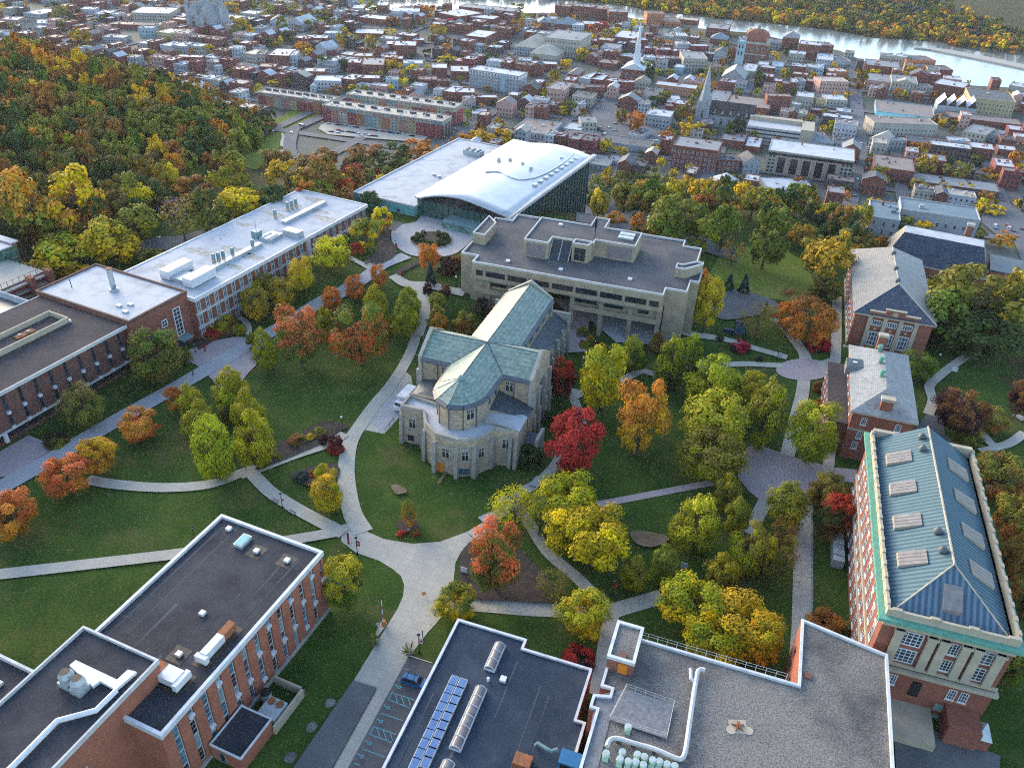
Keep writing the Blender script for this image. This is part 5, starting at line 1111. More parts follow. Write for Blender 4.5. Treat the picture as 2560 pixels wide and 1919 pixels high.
b = MB(); b.tube([RA, RB], .22, 6); b.tube([e4[0], RA], .14, 5); b.tube([e4[1], RA], .14, 5); part('ridge', b, 'trim', rf_w)
b = MB(); b.box(-6.6, 6.6, .3, .9, 12, 12.9); b.box(-2.6, 2.6, .25, .95, 12.9, 14.0, 0); b.box(-6.8, -2.6, .25, 1, 12.9, 13.2, 1); b.box(2.6, 6.8, .25, 1, 12.9, 13.2, 1); b.box(-2.8, 2.8, .2, 1, 14.0, 14.3, 1); b.box(-.7, .7, .2, .3, 12.4, 13.6, 1); part('stepped_gable', b, 'brick limestone', rf_w)
for y_ in (15, 24, 36):
    b = MB(); b.cyl(0, 0, -.3, .5, .6, 10); b.cyl(0, 0, .5, 1.0, .9, 10, 0, .4); onroof('roof_ventilator', 'ZZdark round ventilator on the ridge of the tiled roof', 'ventilator', wa, .3, y_, 17, b, 'flash', 'ventilators on the tiled roof')
for x_ in (-6.2, -2.1, 2.1, 6.2): b = MB(); b.box(x_ - .55, x_ + .55, .05, .6, -1, 11.4); part('pilaster', b, 'limestone', o)
for x_ in (-4.15, 0, 4.15):
    win(o, x_, .6, 2.0, '-y', 2.7, 4.6, 'white', 'glass', 3, 3, 'window', .3); win(o, x_, .6, 8.6, '-y', 2.7, 1.7, 'white', 'glass', 4, 1, 'window', .22)
    b = MB(); b.box(x_ - .3, x_ + .3, .5, .6, 7.3, 7.9); part('medallion', b, 'limestone', o)
for i in range(11):
    for z_, h_ in ((2.4, 2.2), (6.4, 3.4)): win(o, -10.4, 3 + i * 4.05, z_, '-x', 1.7, h_, 'white', 'glass', 2, 2, 'window', .2, sill=1)
# ================================================================ the town below
for k_, c1, c2 in (('B', (.22, .085, .062), (.16, .064, .052)), ('R', (.22, .065, .06), (.18, .055, .052)), ('D', (.11, .075, .075), (.085, .06, .06)), ('W', (.45, .47, .49), (.36, .38, .41)), ('C', (.38, .355, .3), (.31, .29, .25)),
                   ('Y', (.44, .36, .19), (.37, .3, .17)), ('G', (.33, .35, .37), (.26, .28, .3)), ('T', (.3, .42, .46), (.24, .34, .38)), ('P', (.5, .3, .25), (.42, .26, .22)), ('O', (.42, .17, .08), (.34, .13, .07))):
    M['w' + k_] = plain('house_wall_' + {'B': 'brick', 'R': 'red', 'D': 'dark', 'W': 'white', 'C': 'cream', 'Y': 'yellow', 'G': 'grey', 'T': 'teal', 'P': 'pink', 'O': 'orange'}[k_], c1, c2, .85, .12, 1.5, .16)
for k_, n_, c1, c2 in (('w', 'white', (.42, .45, .48), (.3, .33, .36)), ('g', 'grey', (.2, .21, .225), (.15, .16, .17)), ('d', 'dark', (.07, .075, .085), (.1, .105, .115)), ('b', 'brown', (.22, .18, .16), (.17, .14, .13)), ('s', 'slate', (.12, .17, .2), (.16, .21, .24)), ('t', 'tan', (.38, .34, .28), (.3, .27, .23))):
    M['r' + k_] = plain('house_roof_' + n_, c1, c2, .7, .12, 1.5, .14, lo=.45, hi=.7)
M['pane'] = glass('town_window_glass', (.035, .04, .05), .15, .5, .6)
WN = {'B': 'brick', 'R': 'red', 'D': 'dark brick', 'W': 'white', 'C': 'cream', 'Y': 'yellow', 'G': 'grey', 'T': 'pale blue', 'P': 'pinkish', 'O': 'orange brick'}
RN = {'w': 'white', 'g': 'grey', 'd': 'dark', 'b': 'brown', 's': 'slate-blue', 't': 'tan'}
OCC = []          # footprints taken: (s0, s1, t0, t1) in the town grid
TA = 18.0
def grid(p, az=TA):
    a = R_(az); return (p[0] * math.cos(a) - p[1] * math.sin(a), p[0] * math.sin(a) + p[1] * math.cos(a))
def facade(b, w, h, d, st, mi, rnd, bays=None):
    """window panes on the street side and both flanks, part of a small house's wall"""
    n = max(1, int(w / 2.6)); fl = max(1, int(h / st))
    for f in range(fl):
        z0 = f * st + st * .32; z1 = z0 + st * .46
        for i in range(n):
            x = w * (i + .5) / n; b.face([(x - .5, -.06, z0), (x + .5, -.06, z0), (x + .5, -.06, z1), (x - .5, -.06, z1)], mi)
        for i in range(max(1, int(d / 4.2))):
            y = d * (i + .5) / max(1, int(d / 4.2))
            b.face([(w + .06, y - .5, z0), (w + .06, y + .5, z0), (w + .06, y + .5, z1), (w + .06, y - .5, z1)], mi)
            b.face([(-.06, y + .5, z0), (-.06, y - .5, z0), (-.06, y - .5, z1), (-.06, y + .5, z1)], mi)
def shell(b, r, w, d, h, kind, rnd):
    """walls into b (0 wall, 1 pane), roof into r (0 roof, 1 wall colour)"""
    b.box(0, w, 0, d, -4, h)
    if kind == '^':
        rh = min(w, d) * .32; c = w / 2
        for x0, x1, fl in ((-.3, c, 0), (w + .3, c, 1)):
            p = [(x0, -.3, h), (x0, d + .3, h), (x1, d + .3, h + rh), (x1, -.3, h + rh)]; r.face(p if fl else p[::-1], 0)
        b.face([(0, 0, h), (w, 0, h), (c, 0, h + rh - .05)]); b.face([(w, d, h), (0, d, h), (c, d, h + rh - .05)])
    elif kind == 'h':
        rh = min(w, d) * .3; m1 = min(w, d) / 2; A, B = ((m1, d / 2), (w - m1, d / 2)) if w > d else ((w / 2, m1), (w / 2, d - m1))
        e = [(-.4, -.4, h), (w + .4, -.4, h), (w + .4, d + .4, h), (-.4, d + .4, h)]; A = (*A, h + rh); B = (*B, h + rh)
        if w > d: r.face([e[0], e[1], B, A]); r.face([e[1], e[2], B]); r.face([e[2], e[3], A, B]); r.face([e[3], e[0], A])
        else: r.face([e[0], e[1], A]); r.face([e[1], e[2], B, A]); r.face([e[2], e[3], B]); r.face([e[3], e[0], A, B])
    else:
        r.prism(rect(.25, w - .25, .25, d - .25), h, h + .1, 0); r.rim(rect(-.12, w + .12, -.12, d + .12), h - .35, h + .5, .38, 1)
        if w * d > 60:
            for _ in range(rnd.randint(1, 4)):
                x, y = rnd.uniform(.15, .85) * w, rnd.uniform(.2, .85) * d; k = rnd.uniform(.4, 1.1); r.box(x - k, x + k, y - k, y + k, h, h + rnd.uniform(.5, 1.6), rnd.choice((0, 1, 1)))
NH = [0]
def put_house(B1, az, w, d, h, wall, roof, label=None, cat='house', name='house', kind='', detail=False, group=None, wins=True, st=3.3):
    NH[0] += 1; rnd = random.Random(NH[0] * 13)
    s, t = grid(B1); OCC.append((s - 1, s + w + 1, t - 1, t + d + 1))
    u = empty(name, B1, R_(az), label or 'ZZ%s %s with a %s %s' % (WN[wall], 'house' if w < 11 else 'block', RN[roof], {'^': 'pitched roof', 'h': 'hipped roof'}.get(kind, 'flat roof')), cat if w < 11 or cat != 'house' else 'building', group or 'buildings of the lower town')
    b = MB(); r = MB(); shell(b, r, w, d, h, kind, rnd)
    if wins and not detail: facade(b, w, h, d, st, 1, rnd)
    part('wall', b, 'w%s pane' % wall, u); ro = part('roof', r, 'r%s w%s' % (roof, wall), u)
    if rnd.random() < .6 and not kind:
        c = MB(); x = rnd.uniform(.1, .9) * w; c.box(x - .4, x + .4, d * .8, d * .8 + .9, h, h + 1.7); part('chimney', c, 'wB', ro)
    if detail:
        n = max(1, int(w / 2.9)); fl = max(1, int(h / st)); fr = 'white' if wall in 'BRDOP' else 'conc_lt'
        for f in range(fl):
            for i in range(n): win(u, w * (i + .5) / n, 0, f * st + st * .28, '-y', 1.2, st * .55, fr, 'glass_dk', 1, 2, 'window', .16)
            for i in range(max(1, int(d / 4))):
                y = d * (i + .5) / max(1, int(d / 4)); sd_ = '+x' if PX(B1)[0] < 1200 else '-x'
                win(u, w if sd_ == '+x' else 0, y, f * st + st * .28, sd_, 1.2, st * .55, fr, 'glass_dk', 1, 2, 'window', .16)
    return u
def survey(reg, x1, y1, x2, y2, h, dy):
    (u1, v1), (u2, v2) = q(reg, x1, y1), q(reg, x2, y2); hp = h / 3.455; dv = dy / 3.455
    B1 = GT(u1 - (u1 - 1150) / 3800 * hp, v1 + hp); H = max(3.0, min(40, height_at(B1, u1, v1))); zt = B1.z + H
    A = G(u1, v1, zt); C_ = G(u2, v2, zt); f = C_ - A; ang = math.degrees(math.atan2(f.y, f.x)); w = f.length
    if abs(ang + 18) < 14: ang = -18
    ang = max(-40, min(5, ang)); e1 = Vector((-math.sin(R_(ang)), math.cos(R_(ang)), 0)); d = 3.0
    while d < 90 and PX(A + e1 * d)[1] > v1 + dv: d += .5
    return Vector((A.x, A.y, B1.z)), ang, max(4, w), max(5, d), H
TOWN_LIST = '''2 1040 50 1130 45 60 -35 Bw|2 830 75 920 70 50 -30 Gw|2 1170 100 1410 105 70 -30 Ww|2 880 150 1130 190 50 -25 Bw|2 1560 110 1740 150 60 -30 Bw|2 1750 60 2211 110 50 -25 Bg|2 1840 150 2060 165 50 -25 Bw
2 850 290 1040 262 40 -40 Bw|2 340 325 430 325 60 -20 Yw|2 430 330 615 335 60 -25 Rw|2 590 290 700 275 60 -20 Tw|2 280 195 400 210 60 -35 Ww^|2 365 80 440 90 40 -20 Ww|2 120 180 220 165 50 -20 Wg^|2 1060 330 1210 345 40 -20 Cw
2 1120 385 1230 375 60 -30 Bw|2 1350 350 1450 350 40 -25 Bw|2 1210 300 1370 310 60 -20 Bw|2 1190 395 1380 400 100 -40 Bw|2 1800 310 1990 322 90 -50 Bw|2 510 400 600 420 60 -20 Ww^|2 600 440 690 440 40 -40 Rg|2 100 480 285 488 90 -60 Bw|2 287 482 345 480 90 -40 Ww
2 20 580 155 565 90 -30 Bb|2 155 595 235 600 70 -25 Rg|2 236 602 300 610 60 -20 Tw|2 300 620 400 610 60 -20 Wd|2 410 620 590 612 90 -30 Bw|2 500 700 730 690 80 -45 Ww|2 465 750 515 750 50 -25 Ww^|2 730 680 850 690 85 -40 Bw|2 852 678 1010 645 80 -30 Bw|2 860 735 975 745 45 -20 Ww|2 980 735 1130 745 50 -20 Pw
2 1120 690 1225 690 80 -25 Tg|2 790 545 905 545 80 -35 Rw|2 910 562 1100 562 90 -60 Bg|2 1100 500 1215 500 90 -25 Rt|2 1215 512 1268 512 60 -25 Bw|2 1270 550 1405 530 80 -30 Ww|2 720 470 828 482 60 -25 Bw|2 830 485 1000 490 60 -25 Ow|2 1080 490 1190 480 50 -40 Ww
2 1515 590 1650 590 90 -40 Bw|2 1680 620 1830 612 70 -50 Bw|2 1400 690 1558 690 70 -30 Bb|2 1562 702 1660 690 70 -20 Bd|2 1340 735 1440 748 60 -20 Ww|2 1530 775 1608 785 70 -20 Ww|2 1610 790 1720 800 80 -50 Bw|2 1722 802 1840 775 80 -40 Bw|2 1780 842 1890 850 60 -30 Pw|2 1895 845 1980 805 60 -25 Bw|2 1870 985 1985 975 30 -40 Ww
3 230 195 335 198 70 -30 Bsh|3 370 205 515 215 60 -35 Bsh|3 520 220 610 215 60 -25 Ww|3 620 210 840 218 60 -25 Bw|3 870 320 1060 340 80 -55 Bw|3 1085 350 1165 347 60 -25 Bw|3 765 412 900 430 80 -35 Wg|3 740 540 895 560 50 -30 Bb|3 480 640 570 650 60 -45 Bbh|3 577 672 668 690 60 -45 Ww|3 670 685 780 700 60 -45 Rw
3 440 692 540 700 70 -30 Bw|3 800 692 878 720 90 -20 Bw|3 880 712 1015 692 90 -20 Rw|3 305 765 450 785 100 -60 Pg|3 470 765 620 755 80 -50 Dd|3 640 755 800 762 90 -25 Bd|3 520 830 690 850 80 -40 Cd|3 570 905 640 905 50 -25 Ww|3 1350 905 1470 912 50 -80 Gw|3 1110 830 1240 850 70 -70 Gd|3 1000 832 1048 840 80 -40 Wd|3 1050 805 1108 812 100 -30 Bd
3 1485 505 1690 515 110 -60 Cg|3 1250 505 1340 510 60 -25 Rw|3 1345 510 1450 512 70 -25 Dg|3 1150 420 1250 425 50 -20 Rw|3 1255 432 1378 432 60 -20 Rw|3 1380 442 1530 452 70 -20 Rw|3 1540 400 1700 402 50 -18 Rw|3 1160 500 1240 500 70 -20 Ww|3 1400 582 1480 590 50 -25 Tw|3 1170 120 1318 125 100 -25 Od|3 1320 190 1460 195 40 -40 Od|3 1430 168 1590 190 40 -20 Bt
3 1680 242 1860 262 80 -40 Bg|3 1710 332 1860 345 50 -25 Bsh|3 1300 312 1390 320 60 -25 Cg|3 1400 312 1520 312 60 -30 Cw|3 1430 380 1520 372 60 -20 Wt|3 1530 325 1610 330 60 -20 Bw|3 1690 872 1848 882 40 -90 Gg|3 1160 300 1220 300 60 -20 Bg|3 60 525 165 530 60 -25 Gw|3 168 552 390 562 70 -25 Bw|3 520 52 690 72 100 -20 Bg|3 370 50 510 58 90 -15 Bb|3 692 78 835 82 90 -30 Bb|3 838 105 975 97 90 -25 Bg
3 1155 990 1370 1012 100 -50 Gw|3 450 1112 590 1132 30 -50 Ww|3 600 1060 708 1042 80 -50 Cg|3 2010 1402 2150 1402 100 -60 Gd^|3 1805 1205 2008 1225 60 -60 Bg|3 2010 1262 2140 1275 50 -80 Bw|3 660 1415 830 1440 20 -75 Gg|3 870 1392 1075 1402 20 -45 Gg|3 110 165 160 168 120 -8 Cw|3 2120 560 2211 570 70 -30 Gw|3 1985 610 2100 620 60 -60 Cw|3 2130 440 2211 440 60 -20 Bd|3 2120 290 2211 300 50 -20 Bd
4 0 362 120 370 60 -30 Gd|4 130 322 270 332 120 -30 Bgh|4 272 382 460 402 120 -30 Bw|4 462 395 570 400 90 -30 Bg|4 180 462 320 470 80 -25 Cw|4 420 512 560 522 60 -50 Ww|4 570 530 690 522 50 -40 Wd|4 30 570 130 580 50 -40 Tw|4 200 572 330 580 70 -30 Bw|4 332 582 415 590 60 -30 Cw|4 417 592 480 596 70 -40 Tw|4 540 620 690 622 50 -30 Ow
4 50 702 120 710 70 -25 Rw|4 122 722 186 728 70 -25 Bg|4 190 712 258 717 80 -35 Bw|4 260 702 328 706 80 -30 Gg|4 330 702 452 712 70 -25 Bg|4 455 705 700 712 110 -40 Pt|4 0 832 205 842 140 -25 Bb|4 245 832 390 842 100 -40 Cw|4 420 862 500 862 60 -15 Yg|4 510 862 690 872 50 -45 Cw|4 206 902 280 910 70 -20 Gw|4 470 1005 730 1042 100 -30 Dw|4 370 950 590 965 40 -20 Rg|4 590 962 710 970 40 -30 Gw
4 845 562 1140 592 80 -50 Bg|4 970 482 1088 490 70 -25 Cg|4 1090 485 1190 500 80 -20 Cw|4 1200 522 1380 505 70 -40 Od|4 1182 562 1250 570 60 -20 Yd|4 1252 582 1400 580 50 -30 Od|4 845 692 1065 722 80 -60 Pg|4 1292 752 1428 755 70 -25 Cd|4 1430 722 1690 765 100 -40 Bw|4 1410 602 1600 612 60 -40 Rd|4 1530 682 1670 692 60 -30 Pw|4 1560 1012 2190 1082 50 -50 Bb|4 1690 1132 1850 1180 80 -55 Cg|4 1855 1150 2000 1180 60 -40 Gg
4 880 1195 1040 1232 80 -35 Wt^|4 1070 1212 1200 1214 90 -20 Gg|4 1202 1222 1560 1252 50 -60 Bd|4 1580 1215 1750 1225 50 -30 Ww|4 1410 1252 1748 1282 120 -40 Dw|4 1750 1275 1960 1312 100 -50 Bw|4 920 1442 1260 1472 110 -110 Bb|4 1230 1562 2010 1692 60 -75 Dg|4 1970 1432 2135 1452 120 -70 Rw|4 2040 1475 2211 1502 150 -30 Rb|4 2085 1120 2211 1135 60 -40 Rw|4 2140 1180 2260 1190 70 -30 Pw|4 1990 1290 2150 1310 50 -40 Bw
4 365 1232 560 1242 40 -90 Gs|4 560 1232 740 1252 40 -60 Gd|4 10 1642 410 1655 20 -105 Gw|4 2085 740 2211 760 60 -30 Cw|1 1130 112 1460 122 100 -50 Cw|1 1350 278 1490 290 80 -30 Yw|1 1492 292 1590 272 80 -40 Pg|1 1190 242 1330 242 80 -15 Tg|1 930 212 1340 218 40 -25 Bb|1 880 322 1070 332 45 -25 Gg|1 1180 372 1270 382 50 -30 Cw|1 1272 362 1330 366 70 -30 Bg|1 1380 392 1478 402 50 -30 Ww
1 1482 392 1608 402 70 -30 Gw|1 1612 392 1750 402 70 -20 Cw|1 1600 312 1700 330 60 -15 Ww|1 1702 322 1790 330 60 -15 Ww|1 1840 432 1958 442 80 -20 Bd|1 1962 422 2070 422 60 -30 Rw|1 2050 372 2180 382 50 -20 Rw|1 2070 112 2211 122 60 -20 Cw|1 1520 492 1740 502 80 -20 Rw|1 1750 492 1870 502 30 -25 Ww|1 1890 512 2040 522 110 -15 Rd|1 1850 572 1888 575 90 -10 Wg|1 2042 560 2120 566 90 -15 Pg|1 2122 580 2211 590 90 -15 Gw
1 1870 702 2050 722 40 -25 Bw|1 200 112 370 122 30 -35 Ww|1 690 82 810 86 40 -20 Ww|1 820 122 940 112 60 -30 Ww|1 0 172 160 162 40 -25 Pw|1 270 202 480 192 30 -30 Ww|1 2100 462 2211 472 90 -35 Ct|2 0 470 75 470 90 -30 Ct|1 560 300 640 305 40 -20 Bg|1 1470 140 1590 150 60 -25 Bw|1 1910 150 2060 160 50 -20 Ww'''
for row in TOWN_LIST.replace('\n', '|').split('|'):
    f = row.split(); B1, az, w, d, H = survey(*[int(x) for x in f[:7]]); c = f[7]
    dist = (B1 - Vector((0, 0, 120))).length
    put_house(B1, az, w, min(d, 45), H, c[0], c[1], kind=c[2:], detail=dist < 590)

# striped apartment blocks
for k_, c_ in (('R', (.32, .055, .055)), ('O', (.46, .17, .06)), ('Y', (.42, .34, .18)), ('P', (.46, .21, .17)), ('T', (.17, .32, .33)), ('C', (.42, .39, .31))): M['a' + k_] = plain('stripe_render_' + {'R': 'red', 'O': 'orange', 'Y': 'yellow', 'P': 'pink', 'T': 'teal', 'C': 'cream'}[k_], c_, None, .85, .2, 2, .12)
PAL = ['R', 'O', 'Y', 'P', 'O', 'R', 'C', 'T', 'Y', 'P']
def apartments(args, label, seed, right):
    B1, az, w, d, H = survey(*args); d = max(13, min(d, 17)); rnd = random.Random(seed)
    s, t = grid(B1); OCC.append((s - 2, s + w + 2, t - 14, t + d + 2))
    u = empty('apartment_block', B1, R_(az), label, 'apartment block', 'striped apartment blocks')
    b = MB(); b.box(0, w, .3, d, -6, H); part('wall', b, 'wC', u)
    r = MB(); r.prism(rect(.3, w - .3, .3, d - .3), H, H + .1, 0); r.rim(rect(-.1, w + .1, .2, d + .1), H - .3, H + .6, .35, 1)
    for i in range(9): x = w * (i + .6) / 9.2; r.box(x - 2.5, x + 2.5, d * .55, d * .6, H, H + 1.6, 2)
    for i in range(22): x = rnd.uniform(2, w - 2); y = rnd.uniform(3, d - 3); r.box(x - .6, x + .6, y - .5, y + .5, H, H + .9, 3)
    part('roof', r, 'rt wC rd white', u)
    n = max(8, int(w / 6.6)); st = H / 5; x = 0
    for i in range(n):
        w_ = w / n; a = 'ROCYPCROTCOCPYR'[(i + seed * 3) % 15]; c = rnd.choice(['C', 'T', 'C', 'C', 'P'])
        if i in (0, n - 1): a = 'R'
        b = MB(); yo = 0 if i % 2 else .18; b.box(x, x + w_ - .02, yo, .3, -4, H - st - .1); b.box(x, x + w_ - .02, yo, .3, H - st, H - .32, 1); part('bay', b, 'a%s a%s' % (a, c), u)
        for f in range(5):
            for k in (.28, .72): win(u, x + w_ * k, yo, f * st + .9, '-y', 1.15, st * .5, 'conc_lt', 'glass_dk', 2, 1, 'window', .1)
        x += w_
    b = MB(); b.box(w, w + .15, .2, d, -4, H - st); part('end_wall', b, 'aR' if right else 'wD', u)
    for f in range(5):
        for k in range(3): win(u, w + .15, d * (k + .5) / 3, f * st + .9, '+x', 1.4, st * .55, 'white', 'glass_dk', 2, 2, 'window', .14)
apartments((2, 570, 912, 1605, 1060, 140, -70), 'nearest long striped apartment block, behind the car park', 1, 0)
apartments((2, 775, 815, 1690, 955, 150, -40), 'long striped apartment block standing behind the one at the car park', 2, 1)
apartments((2, 10, 800, 570, 905, 110, -40), 'shorter striped apartment block beside the wooded hill and meadow', 3, 1)
# large white apartment house
B1, az, w, d, H = survey(2, 1845, 600, 2190, 690, 150, -60); w = 47; d = 17
u = put_house(B1, -24, w, d, H, 'G', 'w', 'large grey and white five-storey apartment house with a white roof', 'apartment house', 'apartment_house', detail=True, st=H / 5)
b = MB(); b.box(-.1, w + .1, -.1, d + .1, H - H / 5, H - .4); part('top_storey', b, 'white', u)
b = MB(); b.box(30, 34.5, -.9, 0, 0, H - .5); part('stair_bay', b, 'wT', u)
for i in range(16): win(u, w * (i + .5) / 16, -.1, H * .82, '-y', 1.4, 1.8, 'conc_lt', 'glass_dk', 1, 2, 'window', .14)
# courthouse and classical hall
B1, az, w, d, H = survey(3, 280, 325, 595, 350, 150, -65)
u = put_house(B1, -18, w, d, H, 'C', 'g', 'large pale stone courthouse with a flat roof and rows of tall windows', 'courthouse', 'courthouse', detail=True, st=H / 3)
b = MB(); b.box(-.5, w + .5, -.6, d + .5, H - 2.2, H - 1.2); b.box(-.3, w + .3, -.4, 0, H * .3, H * .34); part('cornice', b, 'wC', u)
B1, az, w, d, H = survey(3, 20, 400, 230, 402, 70, -80); put_house(B1, -18, w, d, H, 'G', 't', 'grey hall with a broad tan hipped roof left of the courthouse', 'hall', 'hall', 'h')
B1, az, w, d, H = survey(3, 155, 460, 390, 460, 60, -50); put_house(B1, -18, w, d, H, 'C', 't', 'low cream hall with a tan hipped roof in front of the courthouse', 'hall', 'hall', 'h')
B1, az, w, d, H = survey(4, 1072, 705, 1290, 722, 110, -60)
u = put_house(B1, -18, w, d, H, 'C', 'g', 'cream classical hall with dark columns bays right of the street', 'hall', 'classical_hall', detail=True, st=H / 2)
u['label'] = 'cream classical hall with a pediment and tall dark windows'
b = MB(); b.prism([(w * .2, -.3), (w * .8, -.3), (w * .8, .4), (w * .2, .4)], H, H + .5); b.face([(w * .2, -.35, H + .5), (w * .8, -.35, H + .5), (w * .5, -.35, H + 3.2)]); b.face([(w * .2, -.35, H + .5), (w * .5, -.35, H + 3.2), (w * .5, 8, H + 3.2), (w * .2, 8, H + .5)]); b.face([(w * .5, -.35, H + 3.2), (w * .8, -.35, H + .5), (w * .8, 8, H + .5), (w * .5, 8, H + 3.2)]); part('pediment', b, 'wC', u)
# larger named blocks
for args, wl_, rf_, lab, cat, nm, kd in (
    ((3, 1395, 1258, 1780, 1312, 190, -80), 'B', 'g', 'three-storey red brick institute with white trimmed windows behind the woods', 'institute', 'brick_institute', ''),
    ((3, 1782, 1385, 1975, 1395, 90, -60), 'B', 'd', 'low brick wing attached to the right of the red brick institute', 'wing', 'brick_wing', ''),
    ((3, 430, 1172, 1170, 1297, 55, -55), 'G', 'd', 'long low shopping strip with a dark roof beyond the wave roof', 'shops', 'shopping_strip', ''),
    ((3, 1005, 1152, 1110, 1176, 45, -45), 'W', 'd', 'small white and teal corner store in the car park', 'store', 'corner_store', ''),
    ((3, 0, 1125, 308, 1172, 45, -100), 'W', 'b', 'low white store with a brown gravel roof behind the arts centre', 'store', 'low_store', ''),
    ((3, 1235, 732, 1590, 762, 70, -30), 'O', 'w', 'bright orange brick block with a white roof left of the spire', 'block', 'orange_block', ''),
    ((3, 1852, 902, 2211, 962, 70, -80), 'B', 'b', 'long windowless brown brick block behind the gothic church', 'block', 'brick_block', ''),
    ((4, 1750, 845, 2140, 885, 130, -85), 'Y', 'd', 'large cream block with a walled dark roof near the right edge', 'block', 'cream_block', ''),
    ((4, 935, 962, 1440, 1012, 45, -160), 'T', 'b', 'wide brown-roofed atrium building with a green glass front', 'atrium building', 'atrium_building', ''),
    ((4, 920, 1062, 1470, 1084, 110, -60), 'C', 'b', 'tan block with dark window bays below the glass atrium building', 'block', 'tan_block', ''),
    ((8, 1150, 152, 1830, 242, 120, -100), 'G', 's', 'long grey and white apartment slab with rows of paired windows', 'apartment slab', 'apartment_slab', ''),
    ((8, 885, 215, 1140, 246, 150, -140), 'G', 's', 'tall grey end wing of the long grey apartment slab', 'wing', 'apartment_wing', '')):
    B1, az, w, d, H = survey(*args)
    u = put_house(B1, az, w, min(d, 40), H, wl_, rf_, lab, cat, nm, kd, detail=nm not in ('shopping_strip', 'brick_block', 'low_store', 'atrium_building'), wins=nm == 'low_store')
    if nm == 'atrium_building':
        b = MB()
        for i in range(24): b.box(w * i / 24, w * i / 24 + .2, -.2, 0, 0, H)
        part('mullion', b, 'white', u); b = MB(); b.face([(0, -4, H * .4), (w, -4, H * .4), (w, 0, H), (0, 0, H)]); part('sloping_glass', b, 'glass_teal', u)
# office with red-framed glass bays, parking deck
B1, az, w, d, H = survey(4, 5, 1300, 745, 1395, 190, -130)
u = put_house(B1, az, w, min(d, 28), H, 'C', 'w', 'tan office with tall red-framed glass bays and a wide white roof', 'office', 'office_building', wins=False)
for i in range(5):
    x = w * (.12 + .148 * i); b = MB(); b.box(x, x + w * .115, -.5, 0, .5, H * .8, 0); part('bay_frame', b, 'wP', u); b = MB(); b.box(x + .7, x + w * .115 - .7, -.56, -.5, 1.2, H * .77); part('bay_glass', b, 'glass_dk', u)
for x in (.02, .065, .87, .92, .965):
    for f in range(5): win(u, w * x + .8, 0, 1 + f * H * .165, '-y', 1.8, H * .11, 'wC', 'glass_dk', 1, 1, 'window', .12)
b = MB(); b.box(.2, w - .2, -.3, 0, H * .84, H * .95); part('top_glazing', b, 'glass_dk', u)
B1, az, w, d, H = survey(4, -180, 1075, 285, 1128, 120, -70); az = -18
u = empty('parking_deck', B1, R_(az), 'open concrete parking deck with dark slots between its levels', 'parking deck'); s, t = grid(B1); OCC.append((s - 1, s + w + 13, t - 1, t + d + 1))
for f in range(4): b = MB(); z_ = f * H / 3.6; b.box(0, w, 0, 26, z_ - .4, z_ + .3); b.box(0, w, 0, .4, z_, z_ + 1.2); part('level', b, 'conc_lt', u)
b = MB(); b.box(.6, w - .5, 1.5, 25, -4, H * .82); part('inner_wall', b, 'flash', u)
b = MB(); b.box(w, w + 9, 0, 26, -4, H + 1); b.box(0, w, 20, 26, H * .83, H + 1.5); part('stair_block', b, 'limestone', u)
# saw-tooth skylights
c_ = GT(*q(4, 1440, 990))
sw = empty('sawtooth_hall', c_, R_(-18), 'hall with four white sawtooth skylights right of the atrium building', 'hall')
b = MB(); b.box(0, 30, 0, 20, -4, 8); part('wall', b, 'wG pane', sw)
for i in range(4):
    b = MB(); x = i * 7.5; b.face([(x, .5, 8), (x, 19, 8), (x + 5, 19, 14.5), (x + 5, .5, 14.5)][::-1]); b.face([(x + 5, .5, 14.5), (x + 5, 19, 14.5), (x + 7, 19, 8), (x + 7, .5, 8)][::-1]); b.face([(x, .5, 8), (x + 7, .5, 8), (x + 5, .5, 14.5)], 1); part('sawtooth', b, 'white glass_dk', sw)
s, t = grid(c_); OCC.append((s, s + 30, t, t + 20))

# ---------------------------------------------------------------- churches
def pyramid(b, x, y, r, z0, z1, n=4, mi=0, rot=None):
    rot = math.pi / n if rot is None else rot
    p = [(x + r * math.cos(rot + 2 * math.pi * i / n), y + r * math.sin(rot + 2 * math.pi * i / n), z0) for i in range(n)]
    for i in range(n): b.face([p[i], p[(i + 1) % n], (x, y, z1)], mi)
# white steeple
base = GT(*q(3, 1020, 700)); u = empty('steeple_church', base, R_(-18), 'brick church with a tall pointed white steeple and white pitched roof', 'church'); s, t = grid(base); OCC.append((s - 12, s + 26, t - 8, t + 34))
b = MB(); b.box(-9, 13, 0, 30, -3, 10); b.face([(-9, 0, 10), (13, 0, 10), (2, 0, 15)]); part('wall', b, 'wB', u)
b = MB(); gable(b, -9.8, 13.8, -.8, 31, 9.8, 15.4, 'y', 0); b.face([(-9.4, -.6, 9.9), (13.4, -.6, 9.9), (2, -.6, 15.2)]); part('roof', b, 'white', u)
H = height_at(base, *q(3, 1077, 205)); b = MB(); b.box(-1, 5, 7, 13, 8, 22); b.box(-.2, 4.2, 7.8, 12.2, 22, 30); b.cyl(2, 10, 30, 36, 1.9, 8); pyramid(b, 2, 10, 1.9, 36, H, 8); part('steeple', b, 'white', u)
for i in range(3): win(u, -4 + i * 6, 0, 2, '-y', 1.8, 5, 'white', 'glass_dk', 2, 3, 'window', .2)
